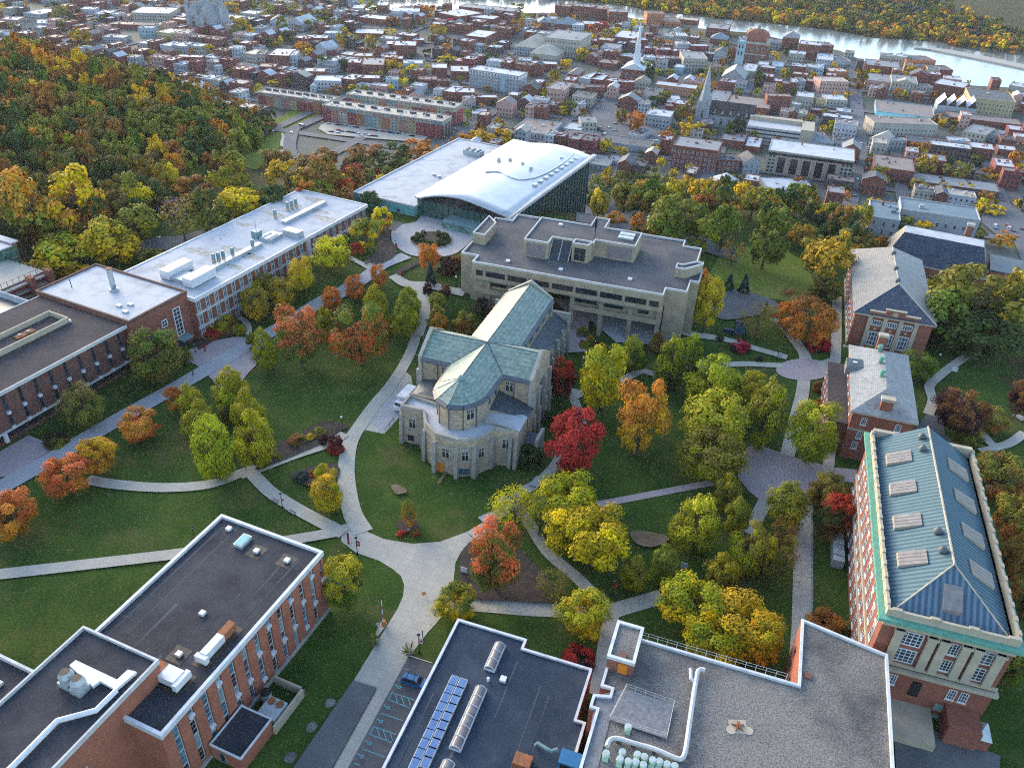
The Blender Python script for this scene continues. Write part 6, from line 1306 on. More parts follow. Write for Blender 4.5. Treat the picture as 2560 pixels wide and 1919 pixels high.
# grey gothic spire
base = GT(*q(3, 1625, 1085)); u = empty('gothic_church', base, R_(-18), 'grey gothic church with a tall needle spire and purple slate roof', 'church'); s, t = grid(base); OCC.append((s - 5, s + 42, t - 3, t + 26))
H = height_at(base, *q(3, 1693, 560)); b = MB(); b.box(-4, 4, 0, 8, -3, H * .38)
for x in (-4, 4):
    for y in (0, 8): b.box(x - .9, x + .9, y - .9, y + .9, -3, H * .4); pyramid(b, x, y, 1.2, H * .4, H * .48)
part('tower', b, 'wG', u); b = MB(); pyramid(b, 0, 4, 4.6, H * .38, H, 8); part('spire', b, 'wG', u)
b = MB(); b.box(4, 38, 2, 20, -3, 9); part('wall', b, 'wG', u); b = MB(); gable(b, 4, 38.6, 1.2, 20.8, 8.8, 17.5, 'x', 0); ro = part('roof', b, 'roof_brown', u)
for i in range(5):
    b = MB(); x = 9 + i * 6; b.face([(x - 1.1, 2.4, 10), (x + 1.1, 2.4, 10), (x, 2.4, 12.6)]); b.face([(x - 1.1, 2.4, 10), (x, 2.4, 12.6), (x, 5.5, 12.6)]); b.face([(x, 2.4, 12.6), (x + 1.1, 2.4, 10), (x, 5.5, 12.6)]); part('dormer', b, 'trim', ro)
    win(u, x, 2, 1.5, '-y', 2.2, 6, 'trim', 'glass_dk', 2, 2, 'window', .1, True)
win(u, 0, 0, 6, '-y', 2.4, 7, 'trim', 'glass_dk', 2, 2, 'window', .1, True)
# church with square grey tower, in front of the red dome
base = GT(*q(3, 1800, 740)); u = empty('tower_church', base, R_(-18), 'grey stone church with a square blue-grey tower and pitched roof', 'church'); s, t = grid(base); OCC.append((s - 2, s + 24, t - 2, t + 45))
b = MB(); b.box(0, 20, 0, 30, -3, 8); b.face([(0, 0, 8), (20, 0, 8), (10, 0, 15)]); part('wall', b, 'wG', u); b = MB(); gable(b, -.6, 20.6, -.6, 30.5, 7.8, 15.3, 'y', 0); part('roof', b, 'slate_grey', u)
b = MB(); b.box(6.5, 13.5, 30, 37, -3, 34); [b.box(x, x + 1.2, y, y + 1.2, 34, 37) for x in (6.5, 12.3) for y in (30, 35.8)]; part('tower', b, 'wT', u)
for z_ in (22, 28):
    for x in (8.5, 11.5): win(u, x, 30, z_, '-y', 1.2, 3.4, 'trim', 'glass_dk', 1, 1, 'window', .12)
for x in (5, 10, 15): win(u, x, 0, 2, '-y', 2, 5, 'trim', 'glass_dk', 2, 2, 'window', .1, True)
# red domed hall
base = GT(*q(3, 1968, 545)); u = empty('domed_hall', base, R_(-18), 'tall brick hall with a big red curved roof and cream trim', 'hall'); s, t = grid(base); OCC.append((s - 3, s + 28, t - 2, t + 26))
b = MB(); b.box(0, 24, 0, 22, -3, 20); part('wall', b, 'wB', u); b = MB(); b.box(-1, 25, -1, 23, 19, 21); b.box(-.4, 24.4, -.4, 0, 9, 10); b.box(-2, 2, -2, 2, 19, 25); b.box(22, 26, -2, 2, 19, 25); part('cornice', b, 'wC', u)
b = MB(); K = 8
for i in range(K):
    a0, a1 = math.pi / 2 * i / K, math.pi / 2 * (i + 1) / K; r0, r1 = math.cos(a0), math.cos(a1); z0, z1 = 21 + 11 * math.sin(a0), 21 + 11 * math.sin(a1)
    p0 = rect(12 - 12 * r0 - .5, 12 + 12 * r0 + .5, 11 - 10.5 * r0, 11 + 10.5 * r0); p1 = rect(12 - 12 * r1 - .5, 12 + 12 * r1 + .5, 11 - 10.5 * r1, 11 + 10.5 * r1)
    for k in range(4): l = (k + 1) % 4; b.face([(*p0[k], z0), (*p0[l], z0), (*p1[l], z1), (*p1[k], z1)])
part('dome_roof', b, 'brick', u); b = MB(); b.box(10.5, 13.5, 9.5, 12.5, 31, 34.5); pyramid(b, 12, 11, 2.4, 34.5, 37); part('lantern', b, 'wC', u)
for x in (4, 9.3, 14.6, 20): win(u, x, 0, 3, '-y', 2.6, 6, 'wC', 'glass_dk', 2, 3, 'window', .3); win(u, x, 0, 12, '-y', 2.6, 5, 'wC', 'glass_dk', 2, 3, 'window', .3)
# grey gabled stone church, top left
base = GT(*q(1, 1640, 280)); u = empty('stone_church', base, R_(-18), 'pale grey stone church with steep gables at the top left of the town', 'church'); s, t = grid(base); OCC.append((s - 2, s + 36, t - 2, t + 40))
b = MB(); b.box(0, 30, 0, 30, -3, 18); [b.face([(x0, y, 18), (x1, y, 18), ((x0 + x1) / 2, y, 30)]) for x0, x1, y in ((0, 14, 0), (14, 30, 0))]; b.box(-1, 3, -1, 3, -3, 28); b.box(28, 32, 12, 17, -3, 26); part('wall', b, 'wG', u)
b = MB(); gable(b, -.4, 14, -.4, 30.4, 17.8, 30, 'y'); gable(b, 14, 30.4, -.4, 30.4, 17.8, 30, 'y'); [pyramid(b, x, y, 3.2, z, z + 7) for x, y, z in ((1, 1, 28), (30, 14.5, 26))]; part('roof', b, 'slate_grey', u)
for x in (7, 22): win(u, x, 0, 6, '-y', 4, 11, 'trim', 'glass_dk', 3, 2, 'window', .1, True)
# navy-roofed hall behind the tiled hall, with its brick extension
A_ = G(*q(8, 1370, 640), 4); C_ = G(*q(8, 1880, 745), 4); f = C_ - A_; ang = math.atan2(f.y, f.x); w = f.length
u = empty('mansard_hall', (A_.x, A_.y, -4.2), ang, 'brick hall with a steep navy mansard and long white flat roof top', 'hall')
b = MB(); b.box(-14, w, 0, 19, -8, 8); part('wall', b, 'brick', u); b = MB(); b.box(-14.4, w + .4, -.4, 19.4, 7.6, 8.2); part('cornice', b, 'trim', u)
b = MB(); e = [(-14.3, -.3, 8.2), (w + .3, -.3, 8.2), (w + .3, 19.3, 8.2), (-14.3, 19.3, 8.2)]; tp = [(-10, 7.5, 16), (w - 3, 7.5, 16), (w - 3, 14.5, 16), (-10, 14.5, 16)]
for k, mi in ((0, 0), (1, 2), (2, 0), (3, 2)): l = (k + 1) % 4; b.face([e[k], e[l], tp[l], tp[k]], mi)
b.face(tp, 1); part('roof', b, 'tile_navy roof_white slate_lit_tan', u)
b = MB(); b.box(w + 1, w + 42, 3, 17, -8, 10); part('extension_wall', b, 'brick_or', u); b = MB(); b.box(w + .6, w + 42.4, 2.6, 17.4, 10, 10.5); part('extension_roof', b, 'slate_dark', u)
for i in range(12):
    for z_ in (1, 5.4): win(u, w + 3.5 + i * 3.2, 3, z_, '-y', 1.4, 2.8, 'brick_or', 'glass_dk', 2, 2, 'window', .12)
for i in range(5): win(u, 2 + i * 6, 0, 2, '-y', 1.5, 3, 'trim', 'glass_dk', 2, 2, 'window', .12)
b = MB(); b.box(w * .5, w * .5 + 2, 17, 19, 8, 19); b.box(w * .5 - .2, w * .5 + 2.2, 16.8, 19.2, 19, 19.8, 1); part('chimney', b, 'brick trim', u)
# two houses among the trees on the left
for reg, a, lab in ((5, (1310, 60, 1460, 100, 110, -35, 'B', 'd'), 'brick house with a dark flat roof among the trees behind the science building'), (1, (1950, 1610, 2050, 1640, 60, -30, 'G', 'g'), 'small pale grey house with a grey flat roof among the left trees')):
    x1, y1, x2, y2, h, dy, c, r = a; B1, az, w, d, H = survey(reg, x1, y1, x2, y2, h, dy); put_house(B1, -30, w, min(12, d), H, c, r, lab, 'house', 'house', detail=True, group='houses among the left trees')
# ================================================================ streets, river, far rows of houses
def px_line(*p): return [GT(*q(*a)) for a in p]
NEAR = [(-700, 1010), (900, 26), (1100, 26), (1200, 32), (1390, 34), (1500, 42), (1575, 45), (1625, 60), (1780, 75), (1885, 84), (1960, 100), (2100, 128), (2200, 170), (2330, 190), (2430, 215), (2560, 222), (2700, 240)]
near_w = [GT(u, v) for u, v in NEAR[1:]]
far_w = [GT(u, v) for u, v in ((860, 2), (1100, -6), (1300, -4), (1400, 2), (1500, 10), (1572, 17), (1620, 28), (1800, 48), (1920, 60), (2082, 76), (2180, 96), (2285, 102), (2354, 108), (2430, 128), (2557, 140), (2700, 150))]
def near_river(x, y):
    for a, b in zip(near_w, near_w[1:]):
        if a.x <= x <= b.x: return y > a.y + (b.y - a.y) * (x - a.x) / (b.x - a.x) - 6
    return y > (1300 if x < near_w[0].x else near_w[-1].y) - 6
rv = [(p.x, p.y) for p in near_w] + [(p.x, p.y) for p in far_w[::-1]]
drape('river', rv, M['water'], dz=.25, step=400)
jt = [GT(*q(4, *p)) for p in ((1262, 424), (1400, 440), (1600, 480), (1900, 540), (2300, 625), (2300, 590), (1900, 505), (1600, 448), (1420, 424))]
b = MB(); b.prism([(p.x, p.y) for p in jt], TOWN - 1, TOWN + 1.6); tag(b.build('jetty', [M['trim']]), 'long narrow grey stone jetty reaching into the river', 'jetty')
def street(name, pts, w): path(name, 'street', [q(*p) for p in pts], w, 1)
street('street', [(8, 760, 420), (8, 700, 60), (4, 790, 1300), (4, 770, 1000), (4, 755, 800), (4, 740, 640), (4, 690, 560)], 11)
def runs(pts):
    out = []; cur = []
    for p in pts:
        if ground(p.x, p.y) < TOWN + .3 and not near_river(p.x, p.y + 14): cur.append(p)
        else:
            if len(cur) > 3: out.append((cur[0], cur[-1]))
            cur = []
    if len(cur) > 3: out.append((cur[0], cur[-1]))
    return out
def gstreet(s, t0, t1, w=8):
    for a, c in runs([W(TA, s, t0 + (t1 - t0) * i / 60) for i in range(61)]): drape('street', ribbon_poly([a, c], w), M['street'], step=300)
def tstreet(t, s0, s1, w=8):
    for a, c in runs([W(TA, s0 + (s1 - s0) * i / 60, t) for i in range(61)]): drape('street', ribbon_poly([a, c], w), M['street'], step=300)
ST_T = [500, 560, 625, 690, 760, 835, 915, 1000, 1090, 1190]
ST_S = [-980, -910, -840, -770, -700, -630, -560, -490, -420, -350, -285, -225, -165, -105, -45, 15, 75, 135, 200, 270, 340, 410]
for t_ in ST_T: tstreet(t_, -300 - t_ * .75, 60 + t_ * .45)
for s_ in ST_S: gstreet(s_, 470, 1180)
# descending road and parking lot by the apartments
path('road', 'street', [q(2, 330, 1420), q(2, 300, 1340), q(2, 285, 1270), q(2, 305, 1180), (735, 325), q(2, 400, 1090), q(2, 500, 1045), q(2, 600, 1010)], 9)
path('sidewalk', 'concrete', [q(2, 200, 1400), q(2, 225, 1300), q(2, 235, 1200), q(2, 230, 1160)], 2)
area('car_park', 'concrete', [q(2, 560, 1090), q(2, 620, 1065), q(2, 1000, 1110), q(2, 1300, 1160), q(2, 1480, 1190), q(2, 1440, 1240), q(2, 1000, 1205), q(2, 620, 1170), q(2, 540, 1120)])
area('car_park', 'street', [q(3, 700, 940), q(3, 860, 830), q(3, 1000, 850), q(3, 960, 1000), q(3, 880, 1090), q(3, 680, 1080)])
area('car_park', 'street', [q(3, 680, 1090), q(3, 1000, 1060), q(3, 1240, 1100), q(3, 1350, 1180), q(3, 1230, 1290), q(3, 900, 1200)])
area('car_park', 'street', [q(8, 1830, 160), q(8, 2211, 150), q(8, 2211, 450), q(8, 1990, 400), q(8, 1850, 280)])
def free(s0, s1, t0, t1): return not any(a < s1 and b > s0 and c < t1 and d > t0 for a, b, c, d in OCC)
from mathutils.geometry import intersect_point_tri_2d
def in_poly(x, y, poly):
    r = False; j = len(poly) - 1
    for i in range(len(poly)):
        a, b = poly[i], poly[j]
        if (a[1] > y) != (b[1] > y) and x < (b[0] - a[0]) * (y - a[1]) / (b[1] - a[1]) + a[0]: r = not r
        j = i
    return r
LOTS = [[q(2, 300, 900), q(2, 560, 960), q(2, 1620, 1080), q(2, 1640, 1300), q(2, 1000, 1330), q(2, 200, 1400)], [q(3, 700, 940), q(3, 860, 800), q(3, 1010, 850), q(3, 960, 1000), q(3, 1250, 1100), q(3, 1380, 1180), q(3, 1230, 1300), q(3, 680, 1090)], [q(8, 1830, 130), q(8, 2300, 120), q(8, 2300, 460), q(8, 1990, 400), q(8, 1850, 280)],
        [(0, 0), (0, 130), (520, 250), (690, 300), (720, 470), (0, 500)] if 0 else [q(4, 720, 560), q(4, 850, 560), q(4, 900, 1300), q(8, 800, 440), q(8, 650, 400), q(4, 740, 1300)]]
rf = random.Random(5); FILL = []; GAPS = []
for t0, t1 in zip(ST_T, ST_T[1:]):
    for half in (0, 1):
        for s0, s1 in zip(ST_S, ST_S[1:]):
            s = s0 + 5
            while s < s1 - 9:
                w = rf.uniform(6, 10) if rf.random() < .8 else rf.uniform(11, 17); d = rf.uniform(10, 15); tt = t0 + 6 if half == 0 else t1 - 6 - d
                p = W(TA, s, tt); z = ground(p.x, p.y); pc = W(TA, s + w / 2, tt + d / 2); a = PX((pc.x, pc.y, z + 6))
                ok = -40 < a[0] < 2600 and -30 < a[1] < 560 and z < TOWN + .8 and not near_river(pc.x, pc.y + 8) and not any(in_poly(a[0], a[1], L) for L in LOTS)
                if ok and free(s, s + w, tt - 6, tt + d):
                    if rf.random() < (.72 if t0 > 600 else .5): FILL.append((a[2], s, tt, w, d, z))
                    else: GAPS.append((pc.x, pc.y, z))
                s += w + (0.4 if rf.random() < .75 else 4)
FILL.sort()
nI = 90
for k, (dd, s, tt, w, d, z) in enumerate(FILL[:nI]):
    p = W(TA, s, tt); p.z = z
    put_house(p, -TA, w, d, rf.choice([6.6, 7.5, 9.6, 9.9, 10.5]), rf.choice('BBBBBBRDDWCPG'), rf.choice('wwgggddbt'), kind=rf.choice(['', '', '', '', '^']))
bw = MB(); rest = FILL[nI:]
keys = list('BRDWCPG'); rk = list('wgdbt')
for dd, s, tt, w, d, z in rest:
    b = MB(); r = MB(); h = rf.choice([6.6, 7.5, 9.6, 10.2]); shell(b, r, w, d, h, rf.choice(['', '', '', '', '^']), rf); facade(b, w, h, d, 3.3, 1, rf)
    cw = keys.index(rf.choice('BBBBBRDDWCPG')); cr = rk.index(rf.choice('wwwggddbt')); ca_, sa_ = math.cos(R_(-TA)), math.sin(R_(-TA)); o_ = W(TA, s, tt)
    for src, mp in ((b, {0: cw, 1: 12}), (r, {0: 7 + cr, 1: cw})):
        n = len(bw.v); bw.v += [(o_.x + x * ca_ - y * sa_, o_.y + x * sa_ + y * ca_, z + zz) for x, y, zz in src.v]; bw.f += [tuple(n + i for i in f) for f in src.f]; bw.m += [mp[i] for i in src.m]
if bw.f: tag(bw.build('rowhouses', [M['w' + k] for k in keys] + [M['r' + k] for k in rk] + [M['pane']]), 'dense far rows of brick and white rowhouses toward the river', 'rowhouses', kind='stuff')
print('houses', NH[0], 'fill', len(FILL), 'gaps', len(GAPS))
# ================================================================ trees
import numpy as np
HUE = {'yg': (.27, .27, .01), 'ol': (.18, .175, .024), 'ye': (.58, .43, .006), 'go': (.5, .31, .014), 'or': (.5, .2, .022), 'oR': (.5, .13, .035), 'rd': (.38, .035, .022), 'cr': (.44, .022, .055), 'gr': (.085, .13, .015), 'dg': (.042, .07, .02),
       'ru': (.24, .1, .022), 'pu': (.045, .018, .022), 'sp': (.03, .055, .06), 'br': (.18, .13, .035), 'lm': (.36, .35, .018)}
HN = {'yg': 'yellow-green', 'ol': 'olive', 'ye': 'bright yellow', 'go': 'golden', 'or': 'orange', 'oR': 'orange-red', 'rd': 'deep red', 'cr': 'crimson', 'gr': 'green', 'dg': 'dark green', 'ru': 'rusty', 'pu': 'dark purple', 'sp': 'blue-green', 'br': 'brownish', 'lm': 'pale lime'}
def envelope(kind, z):
    if kind == 'pear': return .5 * min(1, (max(0, z - .06) / .26) ** .55) * (1 if z < .34 else max(0, 1 - ((z - .34) / .68) ** 1.7))
    if kind == 'spruce': return .5 * max(0, 1 - z) ** .85 + .015
    if kind == 'shrub': return .5 * max(0, 1 - (max(0, z - .25) / .75) ** 2) ** .5
    if kind == 'spread': return .5 * max(0, 1 - ((z - .62) / .40) ** 2) ** .5 if z > .2 else 0
    return .5 * max(0, 1 - ((z - .57) / .44) ** 2) ** .5 if z > .12 else 0
def crown_arrays(kind, n, leaf, seed, lobes=30):
    r = np.random.default_rng(seed); c = []; rad = []
    tries = 0
    while len(c) < lobes and tries < 4000:
        tries += 1; z = r.uniform(.08, .97); e = envelope(kind, z)
        if e < .04 or r.random() > (e / .5) ** .7 + .1: continue
        a = r.uniform(0, 2 * np.pi); k = r.uniform(.5, .82) if kind != 'spruce' else r.uniform(.6, .9)
        lr = r.uniform(.06, .18) * (.55 + e) if kind not in ('spruce', 'spread') else r.uniform(.05, .1)
        if kind == 'spread': lr = r.uniform(.09, .15)
        c.append((e * k * np.cos(a), e * k * np.sin(a), z)); rad.append(lr)
    c = np.array(c); rad = np.array(rad); m = len(c)
    tone = r.uniform(0, 1, m)
    wts = rad ** 1.6; idx = r.choice(m, n, p=wts / wts.sum())
    d = r.normal(size=(n, 3)); d[:, 2] += .35; d /= np.linalg.norm(d, axis=1)[:, None]
    sq = np.array([1, 1, .55 if kind == 'spread' else .85])
    p = c[idx] + d * (rad[idx] * r.uniform(.55, 1.12, n) ** 1)[:, None] * sq
    stray = r.random(n) < .09; p[stray] += r.normal(size=(stray.sum(), 3)) * .03
    nrm = d * 1.1 + (p - np.array([0, 0, .45])) * 1.0 + r.normal(size=(n, 3)) * .38 + np.array([0, 0, .35]); nrm /= np.linalg.norm(nrm, axis=1)[:, None]
    t = np.cross(nrm, r.normal(size=(n, 3))); t /= np.linalg.norm(t, axis=1)[:, None]; b = np.cross(nrm, t)
    s = leaf * r.uniform(.6, 1.35, n)[:, None]
    quad = np.stack([p - t * s - b * s * .6, p + t * s * .9 - b * s * .7, p + t * s + b * s * .6, p - t * s * .8 + b * s * .75], 1)
    val = np.clip(tone[idx] * .55 + r.random(n) * .45, 0, 1)
    return quad.reshape(-1, 3), val
def crown_mesh(kind, n, leaf, seed, lobes=30):
    v, val = crown_arrays(kind, n, leaf, seed, lobes)
    me = bpy.data.meshes.new('crown'); nf = len(val)
    me.vertices.add(len(v)); me.vertices.foreach_set('co', v.astype('f').ravel())
    me.loops.add(nf * 4); me.loops.foreach_set('vertex_index', np.arange(nf * 4, dtype='i'))
    me.polygons.add(nf); me.polygons.foreach_set('loop_start', np.arange(0, nf * 4, 4, dtype='i'))
    at = me.attributes.new('leaf', 'FLOAT', 'FACE'); at.data.foreach_set('value', val.astype('f'))
    me.materials.append(M['leaf']); me.update(calc_edges=True); return me
def trunk_mesh(kind, seed):
    r = random.Random(seed); b = MB(); top = .8 if kind in ('pear', 'spruce') else .62
    b.tube([(0, 0, -.08), (.004, 0, .15), (.01, .006, .4), (0, .01, top)], .028, 7, 0, .008)
    if kind not in ('spruce', 'shrub'):
        for i in range(7):
            a = i * 2.4 + r.random(); z = r.uniform(.2, .5); e = envelope(kind, min(.85, z + .3)) * .75
            b.tube([(0, 0, z), (e * .45 * math.cos(a), e * .45 * math.sin(a), z + .13), (e * math.cos(a), e * math.sin(a), z + .3)], .013, 5, 0, .003)
    return b.mesh('trunk', M['bark'])
PROTO = {}
def proto(kind, lod):
    k = (kind, lod)
    if k not in PROTO:
        base = 'round' if kind in ('maple', 'sparse') else kind
        n, leaf, lob, var = {0: (9000, .0145, 54, 4), 1: (2300, .026, 34, 3), 2: (620, .045, 22, 3)}[lod]
        if kind == 'maple': lob = int(lob * .7)
        if kind == 'sparse': n = int(n * .3); leaf *= .8
        if kind == 'shrub': n = int(n * .5); leaf *= 1.5
        if kind == 'spruce': lob = int(lob * 2.4)
        PROTO[k] = ([crown_mesh(base, n, leaf, 100 * lod + 10 * i + len(kind) * 7, lob) for i in range(var)], trunk_mesh(base, 5))
    return PROTO[k]
TREES = []; TN = [0]
SHAPE = {'pear': 'egg-shaped tree', 'round': 'rounded tree', 'maple': 'broad tree', 'spread': 'spreading feathery tree', 'spruce': 'conifer', 'shrub': 'shrub', 'sparse': 'thin airy tree'}
def place_tree(base, Wd, H, kind, col, col2=None, label=None, group=None, dist=200):
    TN[0] += 1; r = random.Random(TN[0] * 31 + 3)
    lod = 0 if dist < 270 else 1 if dist < 460 else 2
    crowns, trunk = proto(kind, lod)
    col2 = col2 or col
    if not label:
        c = HN[col] if col == col2 else '%s and %s' % (HN[col], HN[col2]); label = 'ZZ%s %s' % (c, SHAPE[kind])
    g = group or ('shrubs' if kind == 'shrub' else 'trees')
    u = empty('shrub' if kind == 'shrub' else 'conifer' if kind == 'spruce' else 'tree', base, r.uniform(0, 6.28), label, 'shrub' if kind == 'shrub' else 'tree', g)
    c = link('crown', crowns[r.randrange(len(crowns))], u); c.scale = (Wd, Wd, H)
    j = lambda t: tuple(max(.004, x * r.uniform(.86, 1.14)) for x in HUE[t])
    c.color = (*j(col), 1); k2 = j(col2); c['turn'] = k2
    t = link('trunk', trunk, u); t.scale = (H * .9, H * .9, H)
    return u
def tree(x, y, w, h, kind, col, col2=None, label=None, src=False):
    u, v = (x, y) if src else fv(x, y); w, h = (w, h) if src else (w * 1.1573, h * 1.1573)
    z = ground(*GT(u, v + h * .4).xy); H = 10.; zc = .54 if kind != 'shrub' else .4
    for _ in range(6):
        p = G(u, v, z + H * zc); D = (p - Vector((0, 0, CAMH))).length; z = ground(p.x, p.y)
        phi = math.asin((CAMH - p.z) / D); Rr = w * D / FOC / 2; hh = h * D / FOC / 2
        a = max(.45 * Rr, math.sqrt(max(0, hh * hh - (Rr * math.sin(phi)) ** 2)) / math.cos(phi)); H = min(26, a / (.47 if kind != 'shrub' else .5)); H = max(H, .8 * Rr if kind == 'shrub' else 1.25 * Rr)
    return place_tree(Vector((p.x, p.y, z)), 2.1 * Rr, H, kind, col, col2, label, None, D)
TL = '''826 475 48 50 round or ye|791 505 66 66 round ye ol|717 550 84 76 round ol ye|650 592 62 74 round ye go|608 632 62 66 round ye ol|570 620 50 56 round ye ol|551 657 64 72 round go ol|772 538 32 28 shrub oR rd|926 555 50 58 round oR or|930 592 28 46 spruce sp|962 577 40 40 shrub pu|985 570 30 34 shrub pu ru|817 596 38 48 round oR or|766 622 48 52 round or oR
717 648 44 54 round oR or|700 690 46 62 pear yg|811 655 56 84 pear yg|828 690 44 60 pear yg|885 648 56 60 pear yg|875 675 72 92 pear yg ol|645 725 108 128 maple gr oR|775 715 128 142 maple oR gr|570 752 62 86 pear yg|545 735 30 40 pear ol|945 685 52 56 pear or ol|1004 697 60 60 pear ru ol|923 625 22 24 shrub pu|961 626 28 24 shrub pu ru|944 650 38 34 round yg ol|1040 668 36 40 shrub dg pu|1055 690 24 34 shrub pu
375 862 42 52 maple or oR|412 868 62 84 pear yg|432 905 78 86 pear yg|458 958 96 138 pear yg lm|497 835 80 92 pear yg|488 872 54 70 pear ol yg|532 885 72 100 pear yg|548 945 92 122 pear yg|300 918 86 70 maple oR or|207 985 76 74 maple or go|143 1028 96 82 maple or oR|22 1110 92 90 maple or oR|335 768 104 108 round ol gr|176 876 82 86 round ol br|400 770 30 34 shrub ol|120 950 46 24 shrub ol pu
700 1022 52 54 pear ye yg|708 1066 78 80 sparse ye ol|706 1066 70 72 round yg ye|652 1028 34 18 shrub sp|676 1024 24 16 shrub rd ru|725 960 34 42 shrub rd pu|882 1112 38 62 sparse or ol|882 1106 30 40 round or gr|866 1152 20 14 shrub rd|898 1150 18 16 shrub rd ol|742 1256 92 112 round gr lm|982 1300 98 84 round ye gr|1262 1324 114 106 round ye lm|1072 1195 126 164 maple gr oR|1112 1100 112 104 sparse lm ye|1118 1085 80 60 sparse lm|1168 1110 66 90 sparse lm ol
1228 1082 148 130 spread ye yg|1290 1165 160 150 spread ye yg|1235 1150 130 120 spread yg ye|1196 1262 84 64 sparse ol br|1245 955 130 146 maple rd rd|1387 902 118 164 maple go or|1304 815 112 150 round ye yg|1214 818 62 88 round pu rd|1366 762 64 82 pear gr yg|1420 738 40 46 pear ol ru|1452 778 76 118 pear gr yg|1494 762 62 90 pear gr yg|1258 718 30 22 shrub gr yg|1276 730 18 14 shrub or|1262 745 24 20 shrub yg|1294 745 26 16 shrub rd pu
1540 828 120 118 round yg|1548 910 150 130 round yg lm|1540 985 150 118 round yg ol|1660 888 92 150 pear yg ol|1622 850 80 90 round yg|1756 932 112 128 maple yg lm|1530 655 66 112 round ye go|1524 603 28 42 round rd oR|1573 1060 72 84 pear yg ol|1592 1112 66 84 pear yg ol|1508 1125 112 132 pear yg lm|1620 1180 90 118 pear yg ol|1562 1232 84 88 pear ol yg|1436 1214 74 86 pear yg ol|1370 1232 68 80 pear yg ol|1655 1195 60 90 pear ol yg
1500 1310 150 130 spread ye yg|1600 1350 170 130 spread ye go|1545 1380 140 90 spread ye yg|1650 1390 90 100 spread go yg|1705 1085 96 104 pear yg ol|1692 1150 64 70 sparse br ru|1700 1200 60 80 sparse br ol|1790 1062 84 78 round ru ol|1812 1110 78 84 maple ru rd|1790 1130 60 70 round ru dg|1785 1345 70 40 shrub or ru|1840 1355 30 24 shrub ol|1250 1420 70 36 shrub pu rd|1750 695 104 96 maple or ru|1722 655 92 60 sparse pu ru|1700 680 50 60 maple oR or|1768 740 50 40 shrub cr rd
1640 690 92 78 sparse br ol|1700 700 40 50 sparse ol br|1577 608 24 34 spruce sp|1610 612 27 40 spruce sp|1655 665 16 28 spruce sp|1780 630 60 40 round gr br|1600 748 44 18 shrub pu cr|1555 730 18 14 shrub dg|1640 775 18 14 shrub dg sp|1605 752 16 14 shrub dg sp|1770 835 24 24 shrub ru|1772 870 26 18 shrub or ol|2115 650 170 150 round gr ol|2050 690 120 110 round dg gr|2130 730 140 90 round dg|2040 620 90 60 round ye ol|2195 640 60 110 round ye ol|1985 790 76 60 round gr|1878 770 54 26 round ye ol|2020 720 60 50 round dg pu
2085 890 96 90 maple pu ru|2060 870 70 50 round pu|2140 905 70 50 round ru ol|2210 860 50 70 round pu ru|2100 940 50 40 shrub ol|1930 885 24 24 shrub rd|1925 850 20 50 shrub ol|2160 1030 110 90 round ru ol|2195 1120 90 90 round ru ol|2200 1210 70 90 round ru ol|2190 1310 60 80 round dg ru|2150 1000 60 40 round ru|2190 1430 60 90 round gr ol|1470 480 132 130 round gr ol|1440 500 80 100 round gr|1522 500 60 80 round yg gr|1565 490 62 90 round ol gr|1660 515 96 116 round ol gr|1680 480 60 60 round dg ol
1790 575 104 112 round ol go|1830 530 70 60 round go ol|1760 540 60 60 round ol|1842 490 40 70 spruce dg|1735 505 60 60 maple or ol|1810 485 60 60 spruce dg|1890 520 60 40 maple or ru|1585 540 50 60 sparse ol or|1375 478 30 36 maple or|1410 490 34 44 round rd ru|1330 470 40 24 shrub or|1300 478 26 22 shrub go|1395 495 60 30 shrub ol ru|1468 455 24 40 round yg|1350 660 60 40 shrub dg|1198 905 46 40 shrub dg|1145 985 60 52 shrub dg|935 830 26 50 shrub dg|925 790 30 40 shrub dg
520 440 90 70 round yg ye|495 375 90 90 round yg ol|300 430 60 60 round ol ye|360 380 50 50 round ye|150 430 110 120 maple or ye|60 440 100 130 round ol or|240 520 120 90 round ye yg|150 550 120 80 round ye yg|80 590 70 50 round ye|130 540 50 70 sparse or ol|290 480 90 70 round yg ol|390 470 100 90 sparse ol br|450 460 70 90 round ol dg|330 560 60 40 round ol|420 410 80 50 maple or ru|540 420 50 40 round ye ol|620 380 90 70 round ol go|700 380 80 80 round ol ru|665 420 50 50 maple rd or|760 372 40 50 round cr rd|800 375 24 24 round cr|822 372 24 20 round cr
745 405 40 40 round or rd|690 350 90 60 round ol ru|600 350 70 60 round ol ru|790 334 80 50 round ol ru|850 336 80 54 round ol dg|900 326 80 46 round ru or|930 335 70 44 round ru or|1005 300 40 30 round go or|1040 296 56 36 round ye go|1085 296 46 34 round ye go|960 330 40 24 round ru|480 545 40 50 round ol dg|350 620 40 30 shrub ru|480 700 60 40 shrub ru yg|460 720 40 26 shrub ol rd|515 712 34 22 shrub yg|690 935 36 16 shrub ru ol|640 950 40 18 shrub ol ru|670 945 24 14 shrub go|600 985 26 14 shrub ol|700 950 24 24 shrub pu'''
for row in TL.replace('\n', '|').split('|'):
    f = row.split(); tree(float(f[0]), float(f[1]), float(f[2]), float(f[3]), f[4], f[5], f[6] if len(f) > 6 else None)
NCAMP = TN[0]
